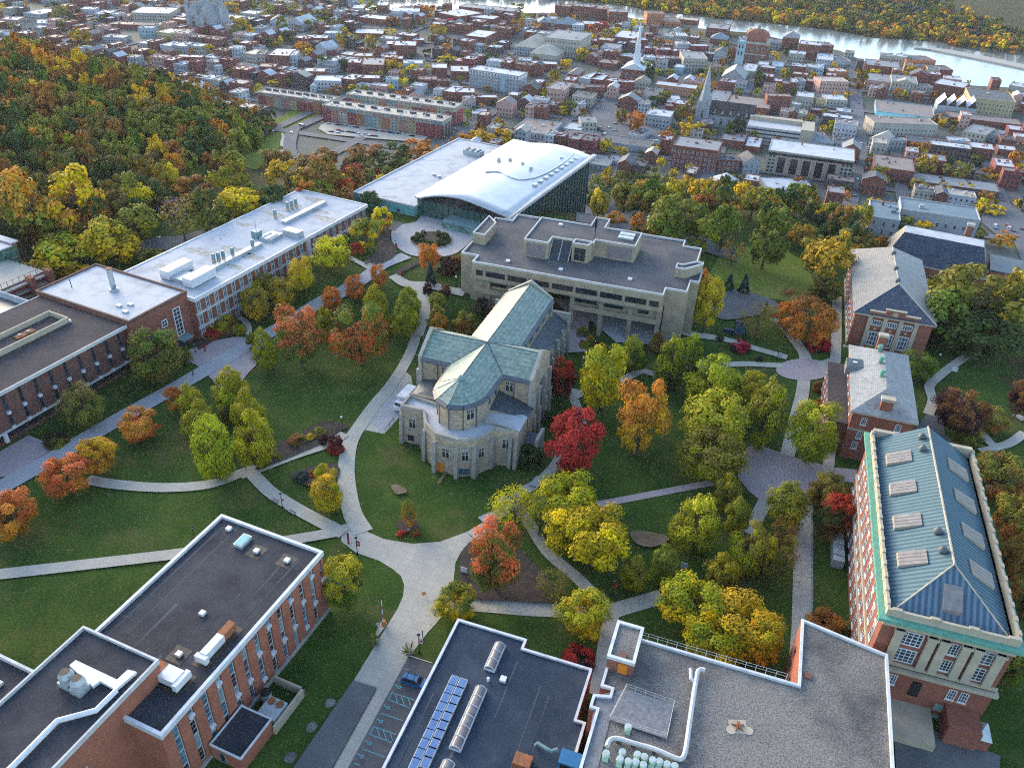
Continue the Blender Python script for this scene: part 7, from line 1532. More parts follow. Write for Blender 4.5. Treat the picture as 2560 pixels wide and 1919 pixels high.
# ---------------------------------------------------------------- woods
BFP = [(25, -181, -112, 236, 320), (24.8, -192, -160, 135, 224), (24.8, -240, -166, 45, 147), (16.8, -82, -10, 203, 246), (17, 30, 56, 227, 278)]
NOGO = [[(400, 455), (470, 408), (560, 372), (650, 340), (705, 302), (740, 272), (805, 282), (1060, 345), (1060, 362), (850, 362), (730, 430), (690, 440), (640, 440), (590, 420), (530, 425), (500, 455)]]
def sample(poly, n, mind, seed, z=9):
    """points of a wood whose crowns show inside the surveyed outline"""
    r = random.Random(seed); out = []
    us = [p[0] for p in poly]; vs = [p[1] for p in poly]
    wp = [GT(*p) for p in poly]; x0, x1 = min(p.x for p in wp), max(p.x for p in wp); y0, y1 = min(p.y for p in wp), max(p.y for p in wp)
    cell = {}
    for _ in range(n * 60):
        if len(out) >= n: break
        x, y = r.uniform(x0 - 20, x1 + 20), r.uniform(y0 - 20, y1 + 60); g = ground(x, y); a = PX((x, y, g + z))
        if not in_poly(a[0], a[1], poly) or any(s0 - 3 < grid((x, y), az)[0] < s1 + 3 and t0 - 3 < grid((x, y), az)[1] < t1 + 3 for az, s0, s1, t0, t1 in BFP) or any(in_poly(a[0], a[1] + 18, L) for L in NOGO): continue
        k = (int(x / mind), int(y / mind))
        if any((x - p[0]) ** 2 + (y - p[1]) ** 2 < mind * mind for i in (-1, 0, 1) for j in (-1, 0, 1) for p in cell.get((k[0] + i, k[1] + j), ())): continue
        cell.setdefault(k, []).append((x, y)); out.append((x, y, g, a[2], a[0], a[1]))
    return sorted(out, key=lambda p: p[3])
MASS = {}
def mass_add(key, x, y, g, Wd, H, kind, col, far):
    MASS.setdefault(key, []).append((x, y, g, Wd, H, kind, col, far))
LW = [(0, 100), (60, 85), (130, 120), (230, 135), (330, 165), (420, 190), (500, 205), (570, 230), (650, 270), (690, 300), (640, 330), (560, 360), (480, 372), (420, 400), (400, 440), (380, 470), (250, 520), (120, 560), (0, 570), (-60, 560), (-60, 100)]
r = random.Random(12)
for k, (x, y, g, dd, u, v) in enumerate(sample(LW, 1300, 5.4, 3, 11)):
    c = r.choice('ol ol dg gr br ru ol dg or yg ol gr go ol'.split()) if v > 250 else r.choice('or br ru or go ru ol dg ol go gr ru'.split()); c2 = r.choice([c, 'ol', 'dg', 'br', 'ru'])
    Wd, H = r.uniform(6.5, 10.5), r.uniform(8, 15)
    if k < 72: place_tree(Vector((x, y, g)), Wd, H, r.choice(['round', 'maple', 'round']), c, c2, None, 'trees of the wooded hill', dd)
    else: mass_add('hill_woods', x, y, g, Wd, H, 'round', c if r.random() < .7 else c2, dd > 430)
RW = [(1462, 440), (1520, 418), (1650, 430), (1760, 448), (1850, 450), (1900, 470), (2000, 478), (2100, 500), (2170, 530), (2190, 560), (2190, 600), (2080, 600), (2010, 560), (1900, 545), (1800, 520), (1640, 520), (1500, 500), (1464, 480)]
for k, (x, y, g, dd, u, v) in enumerate(sample(RW, 130, 7.6, 8)):
    c = r.choice('ol ol dg gr br ol go go gr ol dg ol'.split()); c2 = r.choice([c, 'ol', 'dg', 'ru', 'go'])
    Wd, H = r.uniform(8, 12), r.uniform(9, 14)
    if k < 26: place_tree(Vector((x, y, g)), Wd, H, r.choice(['round', 'maple', 'round', 'round']), c, c2, None, 'trees of the wooded bank', dd)
    else: mass_add('bank_woods', x, y, g, Wd, H, 'round', c, False)
MW = [(560, 430), (620, 400), (700, 410), (760, 385), (860, 356), (1000, 360), (1130, 345), (1120, 375), (1020, 415), (930, 455), (880, 480), (780, 440), (700, 470), (640, 500), (560, 520), (480, 540), (480, 480)]
for k, (x, y, g, dd, u, v) in enumerate(sample(MW, 80, 7, 18, 16)):
    c = r.choice('ol ol dg gr br ru go ol'.split()); mass_add('slope_woods', x, y, g, r.uniform(8, 11), r.uniform(8, 12), 'round', c, False)
# ---------------------------------------------------------------- trees between the town houses
TT = '''3 1060 1040 190 170 ru or|3 950 1000 110 120 ru ol|3 1270 1040 120 100 or ru|3 1500 1130 140 120 go ye|3 1620 1120 150 110 ye go|3 1330 1180 150 100 rd or|3 440 960 110 90 go or|3 250 960 110 80 go or|3 210 920 70 70 ye go|3 510 920 120 130 dg ol|3 370 660 120 110 go ol|3 450 570 130 100 go ol|3 470 540 120 60 go ye|3 620 460 130 110 ye go|3 690 420 110 70 ye go|3 700 350 90 90 go ol|3 690 270 100 110 oR or|3 770 230 110 90 rd cr
3 830 310 150 110 go ol|3 900 270 90 60 ye go|3 1000 220 130 60 ye go|3 1080 200 110 70 ye ol|3 1130 590 130 130 dg ol|3 1190 640 110 140 dg|3 1260 620 90 60 yg ol|3 1350 630 120 60 ol dg|3 1260 370 130 80 ru or|3 1340 380 90 70 or ru|3 1830 430 100 110 ol go|3 1700 640 90 120 ol yg|3 1540 960 110 180 ru ol|3 1450 980 90 150 dg ol|3 1560 840 90 110 ol|3 1310 830 130 110 dg ol|3 1220 880 90 130 dg|3 1790 570 80 110 ru|3 550 1230 140 100 go ye|3 670 1260 110 80 go ol|3 800 1260 140 110 go ye|3 930 1300 130 90 go ol|3 1220 1300 100 110 lm ye|3 1280 1410 80 130 ye|3 1250 1270 90 90 ru ol
3 110 840 110 90 ol gr|3 60 860 100 90 go ol|3 2140 690 110 170 dg|3 1960 1080 130 150 pu dg|3 1890 1120 110 150 dg|3 2070 290 110 70 go ru|3 40 230 120 110 or ru|3 200 240 90 90 or ru|3 50 60 120 60 ol|4 800 680 110 170 ru ol|4 960 1490 140 140 go ol|4 960 1590 120 130 go ye|4 1240 1290 110 110 ru ol|4 1340 1280 110 120 go ru|4 1370 1420 160 170 ol go|4 1490 1350 90 80 ru or|4 1640 1470 230 90 ru ol|4 1870 1500 110 120 ru ol|4 2150 1370 120 130 or ru|4 1780 1380 90 90 ol|4 980 1260 60 90 ye|4 1460 1030 80 80 or|4 1300 1590 140 100 go ol|4 1500 1620 140 80 go|4 1700 1620 140 80 go ye|4 870 1400 80 80 ru ol
8 1320 330 140 60 go|8 1560 320 190 130 go ol|8 1770 340 200 150 dg ol|8 1960 160 150 80 go|8 2020 410 190 100 go or|8 2180 100 120 80 go ol|8 1830 150 120 90 go|8 1450 40 130 80 go ru|8 1720 60 140 100 go|8 1880 50 150 120 go ru|8 1180 280 130 80 ol dg|2 740 340 110 130 go ol|2 850 340 120 120 go ol|2 1000 360 120 120 ol go|2 1150 280 130 60 go|2 960 580 110 90 ol go|2 1190 570 150 120 ol go|2 1570 270 120 120 ol go|2 1370 610 140 90 ye go|2 1270 710 120 80 ye go|2 1450 570 110 70 ye or|2 1620 530 150 80 ye go|2 1700 530 120 70 ye|2 1760 480 130 60 ye go|2 1650 420 120 80 or ru|2 1500 110 110 120 or ru|2 1180 190 110 90 ru pu|2 410 410 150 90 go or|2 470 470 100 90 go|2 600 530 140 120 ol dg
2 290 690 120 110 ol go|2 690 780 130 80 ru ol|2 840 770 110 40 go|2 1160 760 70 60 ye or|2 230 220 110 120 ol dg|2 480 220 140 90 ol yg|2 700 210 150 110 dg ol|2 580 130 140 90 ol go|2 120 100 130 100 ol go|2 310 90 110 60 ol or|2 220 60 110 80 ol or|2 290 320 100 110 dg|2 750 560 90 110 dg|2 110 380 90 80 dg ol|2 160 720 110 60 go ol|2 1040 660 150 90 dg ol|2 1700 180 90 50 cr|2 1000 70 110 90 ol ru|2 1480 460 80 80 dg ol|2 2030 510 130 100 dg sp|2 2050 900 80 60 dg|2 1800 240 90 80 ru or|1 690 340 170 160 go ol|1 860 270 130 80 dg|1 570 230 130 80 ol go|1 560 120 180 110 dg ol|1 470 60 120 60 dg|1 2050 220 170 120 ol go|1 2150 260 90 70 or|1 1840 230 90 110 dg|1 1740 110 100 60 or|1 1450 30 150 90 or ru|1 1640 30 160 90 or ru|1 1850 40 150 110 or go|1 2000 60 140 80 go ol|1 2080 720 80 90 dg|1 940 170 90 80 dg|1 1720 350 80 60 ru'''
TI = 0
TT = sorted((r_.split() for r_ in TT.replace('\n', '|').split('|')), key=lambda f: -float(f[3]) * float(f[4]))
for f in TT:
    u, v = q(int(f[0]), float(f[1]), float(f[2])); w, h = float(f[3]) / 3.455, float(f[4]) / 3.455
    TI += 1
    if TI > 48:
        p = GT(u, v + h * .45); D = (p - Vector((0, 0, CAMH))).length; mass_add('town_trees', p.x, p.y, p.z, w * D / FOC, max(6, h * D / FOC * .9), 'round', f[5], True); continue
    if 1: tree(u, v, w * .95, h, 'round', f[5], f[6] if len(f) > 6 else None, src=True)
for (x, y, z) in GAPS:
    if r.random() < .8: mass_add('town_trees', x + r.uniform(-2, 2), y + r.uniform(-3, 3), z, r.uniform(6, 10), r.uniform(6, 11), 'round', r.choice('ol go ye or ru dg ol br go'.split()), True)
rr_ = random.Random(77)
for _ in range(520):
    t = rr_.uniform(520, 1150); s = rr_.uniform(-280 - t * .5, 60 + t * .42); p = W(TA, s, t)
    if ground(p.x, p.y) > TOWN + .6 or near_river(p.x, p.y + 6) or not free(s - 1.5, s + 1.5, t - 1.5, t + 1.5): continue
    a = PX((p.x, p.y, TOWN + 5))
    if any(in_poly(a[0], a[1], L) for L in LOTS): continue
    mass_add('town_trees', p.x, p.y, TOWN, rr_.uniform(5, 9), rr_.uniform(5, 10), 'round', rr_.choice('ol ol go ye or ru dg ol br go dg yg'.split()), True)
for p, w_ in zip(far_w, far_w[1:]):
    L_ = (w_ - p).length; n = int(L_ / 4)
    for i in range(n):
        for dep in range(44):
            if rr_.random() < .42 * (1 - dep / 70):
                b_ = p.lerp(w_, rr_.random()); x, y = b_.x + rr_.uniform(-4, 4), b_.y + 4 + dep * rr_.uniform(9, 15); a = PX((x, y, TOWN))
                if -30 < a[0] < 2600 and a[1] > -30: mass_add('far_woods', x, y, TOWN, rr_.uniform(8, 14), rr_.uniform(8, 14), 'round', rr_.choice('ol br go ye ru or dg ol br go'.split() if dep < 7 else 'dg ol go br gr sp dg ru ol'.split()), True)
LAB = {'hill_woods': 'dense mixed autumn woods covering the hill on the left', 'bank_woods': 'strip of olive and rusty woods on the bank above the town', 'slope_woods': 'woods on the slope behind the arts centre', 'town_trees': 'scattered autumn street trees among the far houses', 'far_woods': 'continuous woods along the far bank of the river'}
# fallen leaves on the lawns
lv = MB(); rl_ = random.Random(21); lc = []
crowns_ = [o_ for o_ in SC.objects if o_.name.startswith('tree') and o_.parent is None and o_.location.y < 260][:150]
for o_ in crowns_:
    cr_ = next(c_ for c_ in o_.children if c_.name.startswith('crown'))
    for _ in range(110):
        a_ = rl_.uniform(0, 6.28); d_ = abs(rl_.gauss(0, cr_.scale[0] * .55)); x, y = o_.location.x + d_ * math.cos(a_), o_.location.y + d_ * math.sin(a_)
        if any(s0 < grid((x, y), az)[0] < s1 and t0 < grid((x, y), az)[1] < t1 for az, s0, s1, t0, t1 in BFP): continue
        z = ground(x, y) + .2 + (.15 if ground(x, y) > .05 else 0); k = rl_.uniform(.06, .15); b_ = rl_.uniform(0, 3); ca_, sa_ = k * math.cos(b_), k * math.sin(b_)
        lv.face([(x - ca_, y - sa_, z), (x + sa_, y - ca_, z), (x + ca_, y + sa_, z + .02), (x - sa_, y + ca_, z)], rl_.randrange(3))
for k_, c_ in (('lf1', (.3, .17, .03)), ('lf2', (.2, .09, .025)), ('lf3', (.34, .26, .05))): M[k_] = plain('fallen_leaf_' + {'lf1': 'gold', 'lf2': 'brown', 'lf3': 'yellow'}[k_], c_, None, .95)
tag(lv.build('fallen_leaves', [M['lf1'], M['lf2'], M['lf3']]), 'fallen autumn leaves scattered on the lawns under the trees', 'leaves', kind='stuff')
for key, L in MASS.items():
    tm = {}
    for far in (False, True): tm[far] = [crown_arrays('round', 260 if far else 900, .07 if far else .038, 900 + i, 16 if far else 26) for i in range(3)]
    vs, vals, hues = [], [], []; rg = np.random.default_rng(4)
    for (x, y, g, Wd, H, kind, col, far) in L:
        v, val = tm[far][rg.integers(3)]; a = rg.uniform(0, 6.28); c_, s_ = np.cos(a), np.sin(a)
        vv = np.empty_like(v); vv[:, 0] = (v[:, 0] * c_ - v[:, 1] * s_) * Wd + x; vv[:, 1] = (v[:, 0] * s_ + v[:, 1] * c_) * Wd + y; vv[:, 2] = v[:, 2] * H + g - .6
        vs.append(vv); vals.append(val); hues.append(np.tile(np.array([*(np.array(HUE[col]) * rg.uniform(.8, 1.2)), 1.0]), (len(val), 1)))
    v = np.concatenate(vs); val = np.concatenate(vals); hue = np.concatenate(hues); nf = len(val)
    me = bpy.data.meshes.new(key); me.vertices.add(len(v)); me.vertices.foreach_set('co', v.astype('f').ravel()); me.loops.add(nf * 4); me.loops.foreach_set('vertex_index', np.arange(nf * 4, dtype='i')); me.polygons.add(nf); me.polygons.foreach_set('loop_start', np.arange(0, nf * 4, 4, dtype='i'))
    at = me.attributes.new('leaf', 'FLOAT', 'FACE'); at.data.foreach_set('value', val.astype('f')); ah = me.attributes.new('hue', 'FLOAT_COLOR', 'FACE'); ah.data.foreach_set('color', hue.astype('f').ravel())
    if 'mass' not in M: M['mass'] = massmat('mixed_foliage', None)
    me.materials.append(M['mass']); me.update(calc_edges=True); tag(link(key, me), LAB[key], 'woods' if 'woods' in key else 'trees', kind='stuff')
print('trees', TN[0], 'campus', NCAMP, {k: len(v) for k, v in MASS.items()})
# ================================================================ cars, lamps, people and other small things
m_, t, b, o = nt('car_paint'); b.inputs['Roughness'].default_value = .3; b.inputs['Specular IOR Level'].default_value = .6
t.links.new(N(t, 'ShaderNodeObjectInfo').outputs['Color'], b.inputs['Base Color']); M['carpaint'] = m_
CC = {'white': (.7, .71, .72), 'silver': (.42, .44, .46), 'black': (.02, .02, .025), 'dark grey': (.08, .085, .09), 'red': (.4, .03, .03), 'blue': (.04, .12, .32)}
def car_body(L=4.6, Wd=1.8, van=False):
    b = MB(); h = .95 if not van else 1.1
    b.prism([(-Wd / 2, -L / 2 + .15), (-Wd / 2 + .2, -L / 2), (Wd / 2 - .2, -L / 2), (Wd / 2, -L / 2 + .15), (Wd / 2, L / 2 - .2), (Wd / 2 - .25, L / 2), (-Wd / 2 + .25, L / 2), (-Wd / 2, L / 2 - .2)], .32, h)
    z1 = 1.48 if not van else 2.2; y0, y1 = (-L * .36, L * .2) if not van else (-L * .46, L * .3)
    lo = rect(-Wd / 2 + .05, Wd / 2 - .05, y0 - .25, y1 + .45); hi = rect(-Wd / 2 + .22, Wd / 2 - .22, y0 + .1, y1 - .15)
    for k in range(4): l = (k + 1) % 4; b.face([(*lo[k], h), (*lo[l], h), (*hi[l], z1), (*hi[k], z1)], 1)
    b.face([(*p, z1) for p in hi], 0); b.box(-Wd / 2 + .2, Wd / 2 - .2, y0 + .2, y1 - .3, z1, z1 + .03, 0)
    for x in (-Wd / 2 + .1, Wd / 2 - .1):
        for y in (-L * .31, L * .31): b.tube([(x - .11, y, .33), (x + .11, y, .33)], .33, 10, 2)
    for x in (-Wd / 2 + .3, Wd / 2 - .3): b.box(x - .18, x + .18, L / 2 - .08, L / 2 + .01, .6, .75, 3); b.box(x - .18, x + .18, -L / 2 - .01, -L / 2 + .08, .65, .8, 4)
    return b
CARM = car_body().mesh('car', [M['carpaint'], M['glass_dk'], M['black'], M['white'], M['red']]); VANM = car_body(5.2, 1.95, True).mesh('van', [M['carpaint'], M['glass_dk'], M['black'], M['white'], M['red']])
rc = random.Random(3)
def car(u, v, ang, col=None, van=False, where=''):
    p = GT(u, v); c = col or rc.choice(['white', 'silver', 'black', 'dark grey', 'dark grey', 'black', 'blue', 'red', 'white'])
    o = link('van' if van else 'car', VANM if van else CARM, None, p + Vector((0, 0, .12)), R_(ang)); o.color = (*CC[c], 1)
    return tag(o, 'ZZ%s %s %s' % (c, 'van' if van else 'car', where), 'van' if van else 'car', where and 'cars ' + where)
for x, y in ((625, 1080), (704, 1090), (735, 1094), (766, 1098), (826, 1107), (866, 1112), (650, 1150), (712, 1136), (706, 1158), (740, 1146), (798, 1152), (826, 1156), (856, 1160), (880, 1166), (942, 1172), (908, 1188), (968, 1184), (1000, 1186), (1030, 1188), (966, 1132), (1000, 1134), (1030, 1138), (1062, 1142), (1092, 1146), (1146, 1152), (1174, 1160), (1228, 1166), (1262, 1172), (1348, 1186)):
    car(*q(2, x, y), -18 + rc.choice((80, 90, 95)), None, False, 'in the apartment car park')
car(*q(2, 306, 1156), 20, 'white', False, 'on the winding road'); car(*q(2, 392, 1098), 60, 'white', True, 'on the winding road')
for x, y in ((780, 900), (765, 1078), (800, 1255), (770, 1270), (835, 1450), (770, 1560), (812, 1530), (815, 1610), (720, 965), (860, 1290), (850, 1470), (785, 740), (1160, 1590), (1010, 1630), (725, 760)): car(*q(4, x, y), -18 + rc.choice((0, 180, 4)), 'red' if (x, y) == (812, 1530) else None, False, 'on the long right-hand street')
for x, y in ((790, 860), (780, 880), (950, 838), (910, 915), (735, 940), (730, 1105), (760, 1112), (835, 1115), (800, 1165), (720, 1120), (880, 1140), (890, 1080), (350, 910), (340, 945), (385, 912), (1225, 1250), (1240, 1225), (1225, 1270), (1270, 1190), (1580, 1475), (1612, 1478), (1165, 1130), (1040, 1100), (480, 1180)): car(*q(3, x, y), -18 + rc.choice((0, 90, 75)), None, False, 'in the town lots')
for x, y in ((640, 20), (740, 45), (1960, 325), (2080, 320), (2060, 300), (2110, 350), (2130, 395), (1960, 300), (2190, 330), (2010, 85)): car(*q(8, x, y), -25 + rc.choice((0, 90)), None, False, 'behind the navy roofed hall')
car(*q(5, 1110, 265), 50, 'white', False, 'under the trees behind the science building')
# blue estate car by the solar building
p = GT(*q(14, 1372, 930)); su = empty('parked_car', p + Vector((0, 0, .12)), R_(-17.5 - 90), 'bright blue estate car parked beside the low solar building', 'car')
b = MB(); b.prism([(-.92, -2.2), (-.7, -2.35), (.7, -2.35), (.92, -2.2), (.92, 2.1), (.65, 2.35), (-.65, 2.35), (-.92, 2.1)], .35, 1.0); lo = rect(-.88, .88, -2.25, 1.3); hi = rect(-.68, .68, -1.95, .6)
b.face([(*p_, 1.62) for p_ in hi])
for k in range(4):
    l = (k + 1) % 4; b.face([(*lo[k], 1.0), (*lo[l], 1.0), (*hi[l], 1.62), (*hi[k], 1.62)])
part('body', b, 'carpaint_b', su)
b = MB()
for k in range(4):
    l = (k + 1) % 4; f4 = [Vector((*lo[k], 1.0)), Vector((*lo[l], 1.0)), Vector((*hi[l], 1.62)), Vector((*hi[k], 1.62))]; c_ = sum(f4, Vector()) / 4; n_ = (f4[1] - f4[0]).cross(f4[3] - f4[0]).normalized()
    b.face([c_ + (v_ - c_) * .84 + n_ * .015 for v_ in f4])
part('window_glass', b, 'glass_dk', su)
for x in (-.85, .85):
    for y in (-1.45, 1.45):
        b = MB(); b.tube([(x - .12, y, .33), (x + .12, y, .33)], .34, 12); w_ = part('wheel', b, 'black', su); b = MB(); b.tube([(x - .13, y, .33), (x + .13, y, .33)], .19, 8); part('rim', b, 'metal', w_)
for x in (-.66, .66):
    b = MB(); b.box(x - .2, x + .2, 2.2, 2.34, .62, .8); part('headlight', b, 'white', su); b = MB(); b.box(x - .16, x + .16, -2.37, -2.3, .75, 1.0); part('tail_light', b, 'red', su)
b = MB(); [b.box(x - .03, x + .03, -1.8, .4, 1.66, 1.71) for x in (-.6, .6)]; b.box(-.6, .6, -1.4, -1.34, 1.66, 1.7); b.box(-.6, .6, -.1, -.04, 1.66, 1.7); part('roof_rack', b, 'black', su)
# painted bay marks
def mark(r, pts, w=.13, mat='tealpaint'):
    for a, c in zip(pts, pts[1:]): drape('bay_marking', ribbon_poly([GT(*q(r, *a)), GT(*q(r, *c))], w), M[mat], dz=LAYER[0] + .012)
for P_ in ([(1230, 918), (1330, 952)], [(1175, 1028), (1145, 1090), (1330, 1165)], [(1175, 1028), (1370, 1095)], [(1200, 1035), (1225, 1120)], [(1255, 1058), (1285, 1145)], [(1315, 1078), (1335, 1140)], [(1080, 1208), (1270, 1272)], [(1020, 1322), (985, 1390), (1175, 1462)], [(1020, 1322), (1215, 1392)], [(1045, 1335), (1075, 1418)], [(1100, 1355), (1130, 1440)], [(1160, 1375), (1185, 1445)], [(920, 1515), (1115, 1585)], [(850, 1640), (900, 1656)], [(1285, 822), (1320, 836)]): mark(14, P_)
for cx, cy in ((1235, 975), (1140, 1155), (1080, 1272), (980, 1458), (915, 1575)):   # wheelchair symbols
    mark(14, [(cx - 28, cy - 12), (cx - 8, cy + 2), (cx - 14, cy + 16), (cx + 6, cy + 18), (cx + 20, cy + 6)], .16); mark(14, [(cx - 8, cy + 2), (cx + 20, cy - 4)], .16); mark(14, [(cx - 34, cy - 16), (cx - 28, cy - 14)], .3)
mark(14, [(1325, 712), (1525, 775)], .14, 'line')
b = MB(); b.cyl(0, 0, 0, .02, .45, 14); tag(b.build('manhole_cover', [M['rust']], None, GT(*q(14, 1450, 177)) + Vector((0, 0, LAYER[0] + .01))), 'round dark manhole cover in the wide concrete walk', 'manhole cover')
# lamp posts
def lamp(r, xb, yb, xt, yt, label, banner=None, globe=False):
    p = GT(*q(r, xb, yb)); H = min(6, max(3.2, height_at(p, *q(r, xt, yt)))); u = empty('street_lamp', p, R_(-17.5), label, 'lamp post', 'campus lamp posts')
    b = MB(); b.cyl(0, 0, 0, .5, .2, 8); b.tube([(0, 0, .4), (0, 0, H - .5)], .08, 7); part('post', b, 'black', u); b = MB(); b.cyl(0, 0, H - .5, H - .1, .16, 8, 1, .3); b.cyl(0, 0, H - .1, H + .1, .34, 10, 0, .1)
    part('lamp_head', b, 'black white' if not globe else 'white white', u)
    if banner: b = MB(); b.box(.1, .75, -.02, .02, H - 2.3, H - .9); b.box(.2, .6, -.03, -.02, H - 1.9, H - 1.4, 1); part('banner', b, banner, u)
lamp(10, 230, 1070, 212, 940, 'black lamp post with a white banner beside the benches', 'white red'); lamp(10, 692, 1130, 697, 1060, 'black lamp post under the yellow willow-like tree')
lamp(10, 876, 1468, 866, 1322, 'black lamp post with a red banner at the path junction', 'red white'); lamp(14, 1410, 655, 1405, 500, 'black lamp post with a white banner by the wide concrete walk', 'white red')
lamp(6, 1205, 500, 1200, 420, 'black lamp post with a red banner at the fountain court rim', 'red red'); lamp(6, 1402, 578, 1398, 480, 'grey lamp post between the fountain court and the orange tree')
lamp(8, 75, 1450, 88, 1350, 'black lamp post beside the round pink plaza'); lamp(7, 1778, 1440, 1790, 1355, 'black lamp post on the lawn below the library'); lamp(15, 865, 170, 882, 25, 'black lamp post with a red banner above the path fork', 'red red')
lamp(6, 1728, 820, 1722, 725, 'lamp post on the bright lawn left of the library', None, True); lamp(8, 1460, 1480, 1457, 1405, 'pale globe lamp in the dark lawn behind the tiled roof hall', None, True); lamp(9, 1680, 1330, 1672, 1272, 'lamp post just behind the dormitory roof edge')
lamp(12, 1925, 965, 1958, 905, 'pale lamp post right of the ribbed blue roof', None, True); lamp(10, 745, 370, 740, 305, 'white lamp by the planting bed above the path', None, True); lamp(5, 1690, 1390, 1688, 1320, 'dark lamp post at the brick hall entrance')
for r, x, y, yt, lab in ((10, 800, 1375, 1285, 'tall red call pillar at the path junction'), (7, 590, 1345, 1250, 'red call pillar on the court between chapel and library'), (7, 1230, 1555, 1450, 'red call pillar on the lawn right of the golden tree'), (6, 1256, 735, 660, 'red pillar beside the walk to the fountain court'), (5, 1775, 1378, 1315, 'red and white pillar at the round plaza')):
    p = GT(*q(r, x, y)); u = empty('call_pillar', p, 0, lab, 'call pillar', 'red call pillars'); b = MB(); b.cyl(0, 0, 0, 2.6, .22, 10); part('column', b, 'red', u); b = MB(); b.cyl(0, 0, 2.6, 2.9, .24, 10, 0, .1); part('cap', b, 'black', u)
# gate barrier, planters, benches, signs, rocks
p = GT(*q(14, 1105, 420)); u = empty('gate_barrier', p, R_(-17.5), 'orange gate machine with a raised white barrier arm', 'barrier'); b = MB(); b.box(-.3, .3, -.3, .3, 0, 1.2); part('cabinet', b, 'orange', u); b = MB()
H = min(7, height_at(p, *q(14, 1113, 200)))
for i in range(8): b.tube([(0, -.25, 1.0 + (H - 1) * i / 8), (0, -.25, 1.0 + (H - 1) * (i + .96) / 8)], .08, 6, i % 3 == 2)
part('arm', b, 'white red', u)
b = MB(); b.tube([(0, 0, 0), (0, 0, 1.8)], .08, 6); tag(b.build('bollard', [M['black']], None, GT(*q(14, 1440, 525))), 'thin black post beside the banner lamp post', 'post')
b = MB(); b.tube([(0, 0, 0), (0, 0, 2.2)], .05, 6); b.box(-.3, .3, -.03, .03, 1.5, 2.2); tag(b.build('sign_post', [M['metal']], None, GT(*q(14, 1058, 475))), 'thin grey sign post on the island beside the barrier', 'sign')
area('traffic_island', 'concrete', [q(14, 1030, 500), q(14, 1075, 395), q(14, 1130, 395), q(14, 1125, 430), q(14, 1050, 520)], 0, .09)
for r, x, y, lab in ((14, 1040, 585, 'round planter with spiky plants below the gate barrier'), (14, 1328, 670, 'round planter with spiky plants below the banner lamp post')):
    p = GT(*q(r, x, y)); u = empty('planter', p, 0, lab, 'planter'); b = MB(); b.cyl(0, 0, 0, .7, .55, 12, 0, .75); part('pot', b, 'metal_teal', u); b = MB(); rr = random.Random(x)
    for i in range(60): a = rr.uniform(0, 6.28); l = rr.uniform(.6, 1.4); z = rr.uniform(.6, 1.6); b.face([(0, 0, .6), (l * math.cos(a + .12), l * math.sin(a + .12), .6 + z * .7), (l * 1.2 * math.cos(a), l * 1.2 * math.sin(a), .6 + z)])
    pt = b.mesh('plant', [M['leaf']]); at = pt.attributes.new('leaf', 'FLOAT', 'FACE'); at.data.foreach_set('value', [rr.random() for _ in pt.polygons]); o_ = link('plant', pt, u); o_.color = (*HUE['yg'], 1); o_['turn'] = HUE['ol']
for x, y, lab in ((165, 1020, 'dark bench beside the lower path, upper one of the pair'), (312, 1118, 'dark bench beside the lower path, lower one of the pair')):
    p = GT(*q(10, x, y)); u = empty('park_bench', p, R_(-33), lab, 'bench', 'benches along the path'); b = MB(); b.box(-.9, .9, -.25, .25, .4, .47); part('seat', b, 'trim', u); b = MB(); b.box(-.9, .9, .2, .28, .5, .9); part('backrest', b, 'trim', u)
    for s in (-.75, .75): b = MB(); b.box(s - .05, s + .05, -.22, .25, 0, .4); part('leg', b, 'black', u)
for r, x, y, lab in ((10, 1795, 1640, 'white sign panel on the mulch bed by the wide junction'), (11, 1480, 1600, 'white sign panel under the yellow-green trees'), (8, 98, 1440, 'white sign beside the round pink plaza'), (8, 1605, 1560, 'white sign on the lawn right of the chimney hall'), (10, 1320, 1270, 'small white sign in the round planting bed')):
    p = GT(*q(r, x, y)); u = empty('notice_sign', p, R_(-17.5), lab, 'sign', 'campus signs'); k = .35 if 'small' in lab else 1; b = MB(); b.box(-.7 * k, .7 * k, -.04, .04, .4 * k, 1.9 * k); part('panel', b, 'white', u)
    for s in (-.6, .6): b = MB(); b.tube([(s * k, .06, 0), (s * k, .06, 1.9 * k)], .04, 5); part('post', b, 'black', u)
for x, y, k in ((645, 1095, .95), (480, 1298, 1.0), (295, 1562, 1.0)):
    me = bpy.data.meshes.new('boulder'); bm = bmesh.new(); bmesh.ops.create_icosphere(bm, subdivisions=2, radius=k); rr = random.Random(x)
    for v_ in bm.verts: v_.co *= rr.uniform(.85, 1.08); v_.co.z = max(-.2, v_.co.z * .45)
    bm.to_mesh(me); bm.free(); me.materials.append(M['roof_gravel']); tag(link('boulder', me, None, GT(*q(14, x, y))), 'ZZflat grey boulder on the grass beside the asphalt drive', 'boulder', 'boulders beside the drive')
p = GT(*q(7, 1965, 1225)); u = empty('kiosk', p, R_(-17), 'tall blue panel kiosk beside the service road right of the library', 'kiosk'); b = MB(); b.box(-1.8, 1.8, -.6, .6, 0, 4.2); part('frame', b, 'black', u); b = MB(); b.box(-1.6, 1.6, -.66, -.6, .3, 3.9); part('panel', b, 'glass_blue', u)
b = MB(); b.box(-2, 2, -.5, .5, 0, 1.4); tag(b.build('utility_cabinet', [M['tile_navy']], None, GT(*q(7, 1885, 1220)), R_(-17)), 'dark utility cabinet left of the blue kiosk', 'cabinet')
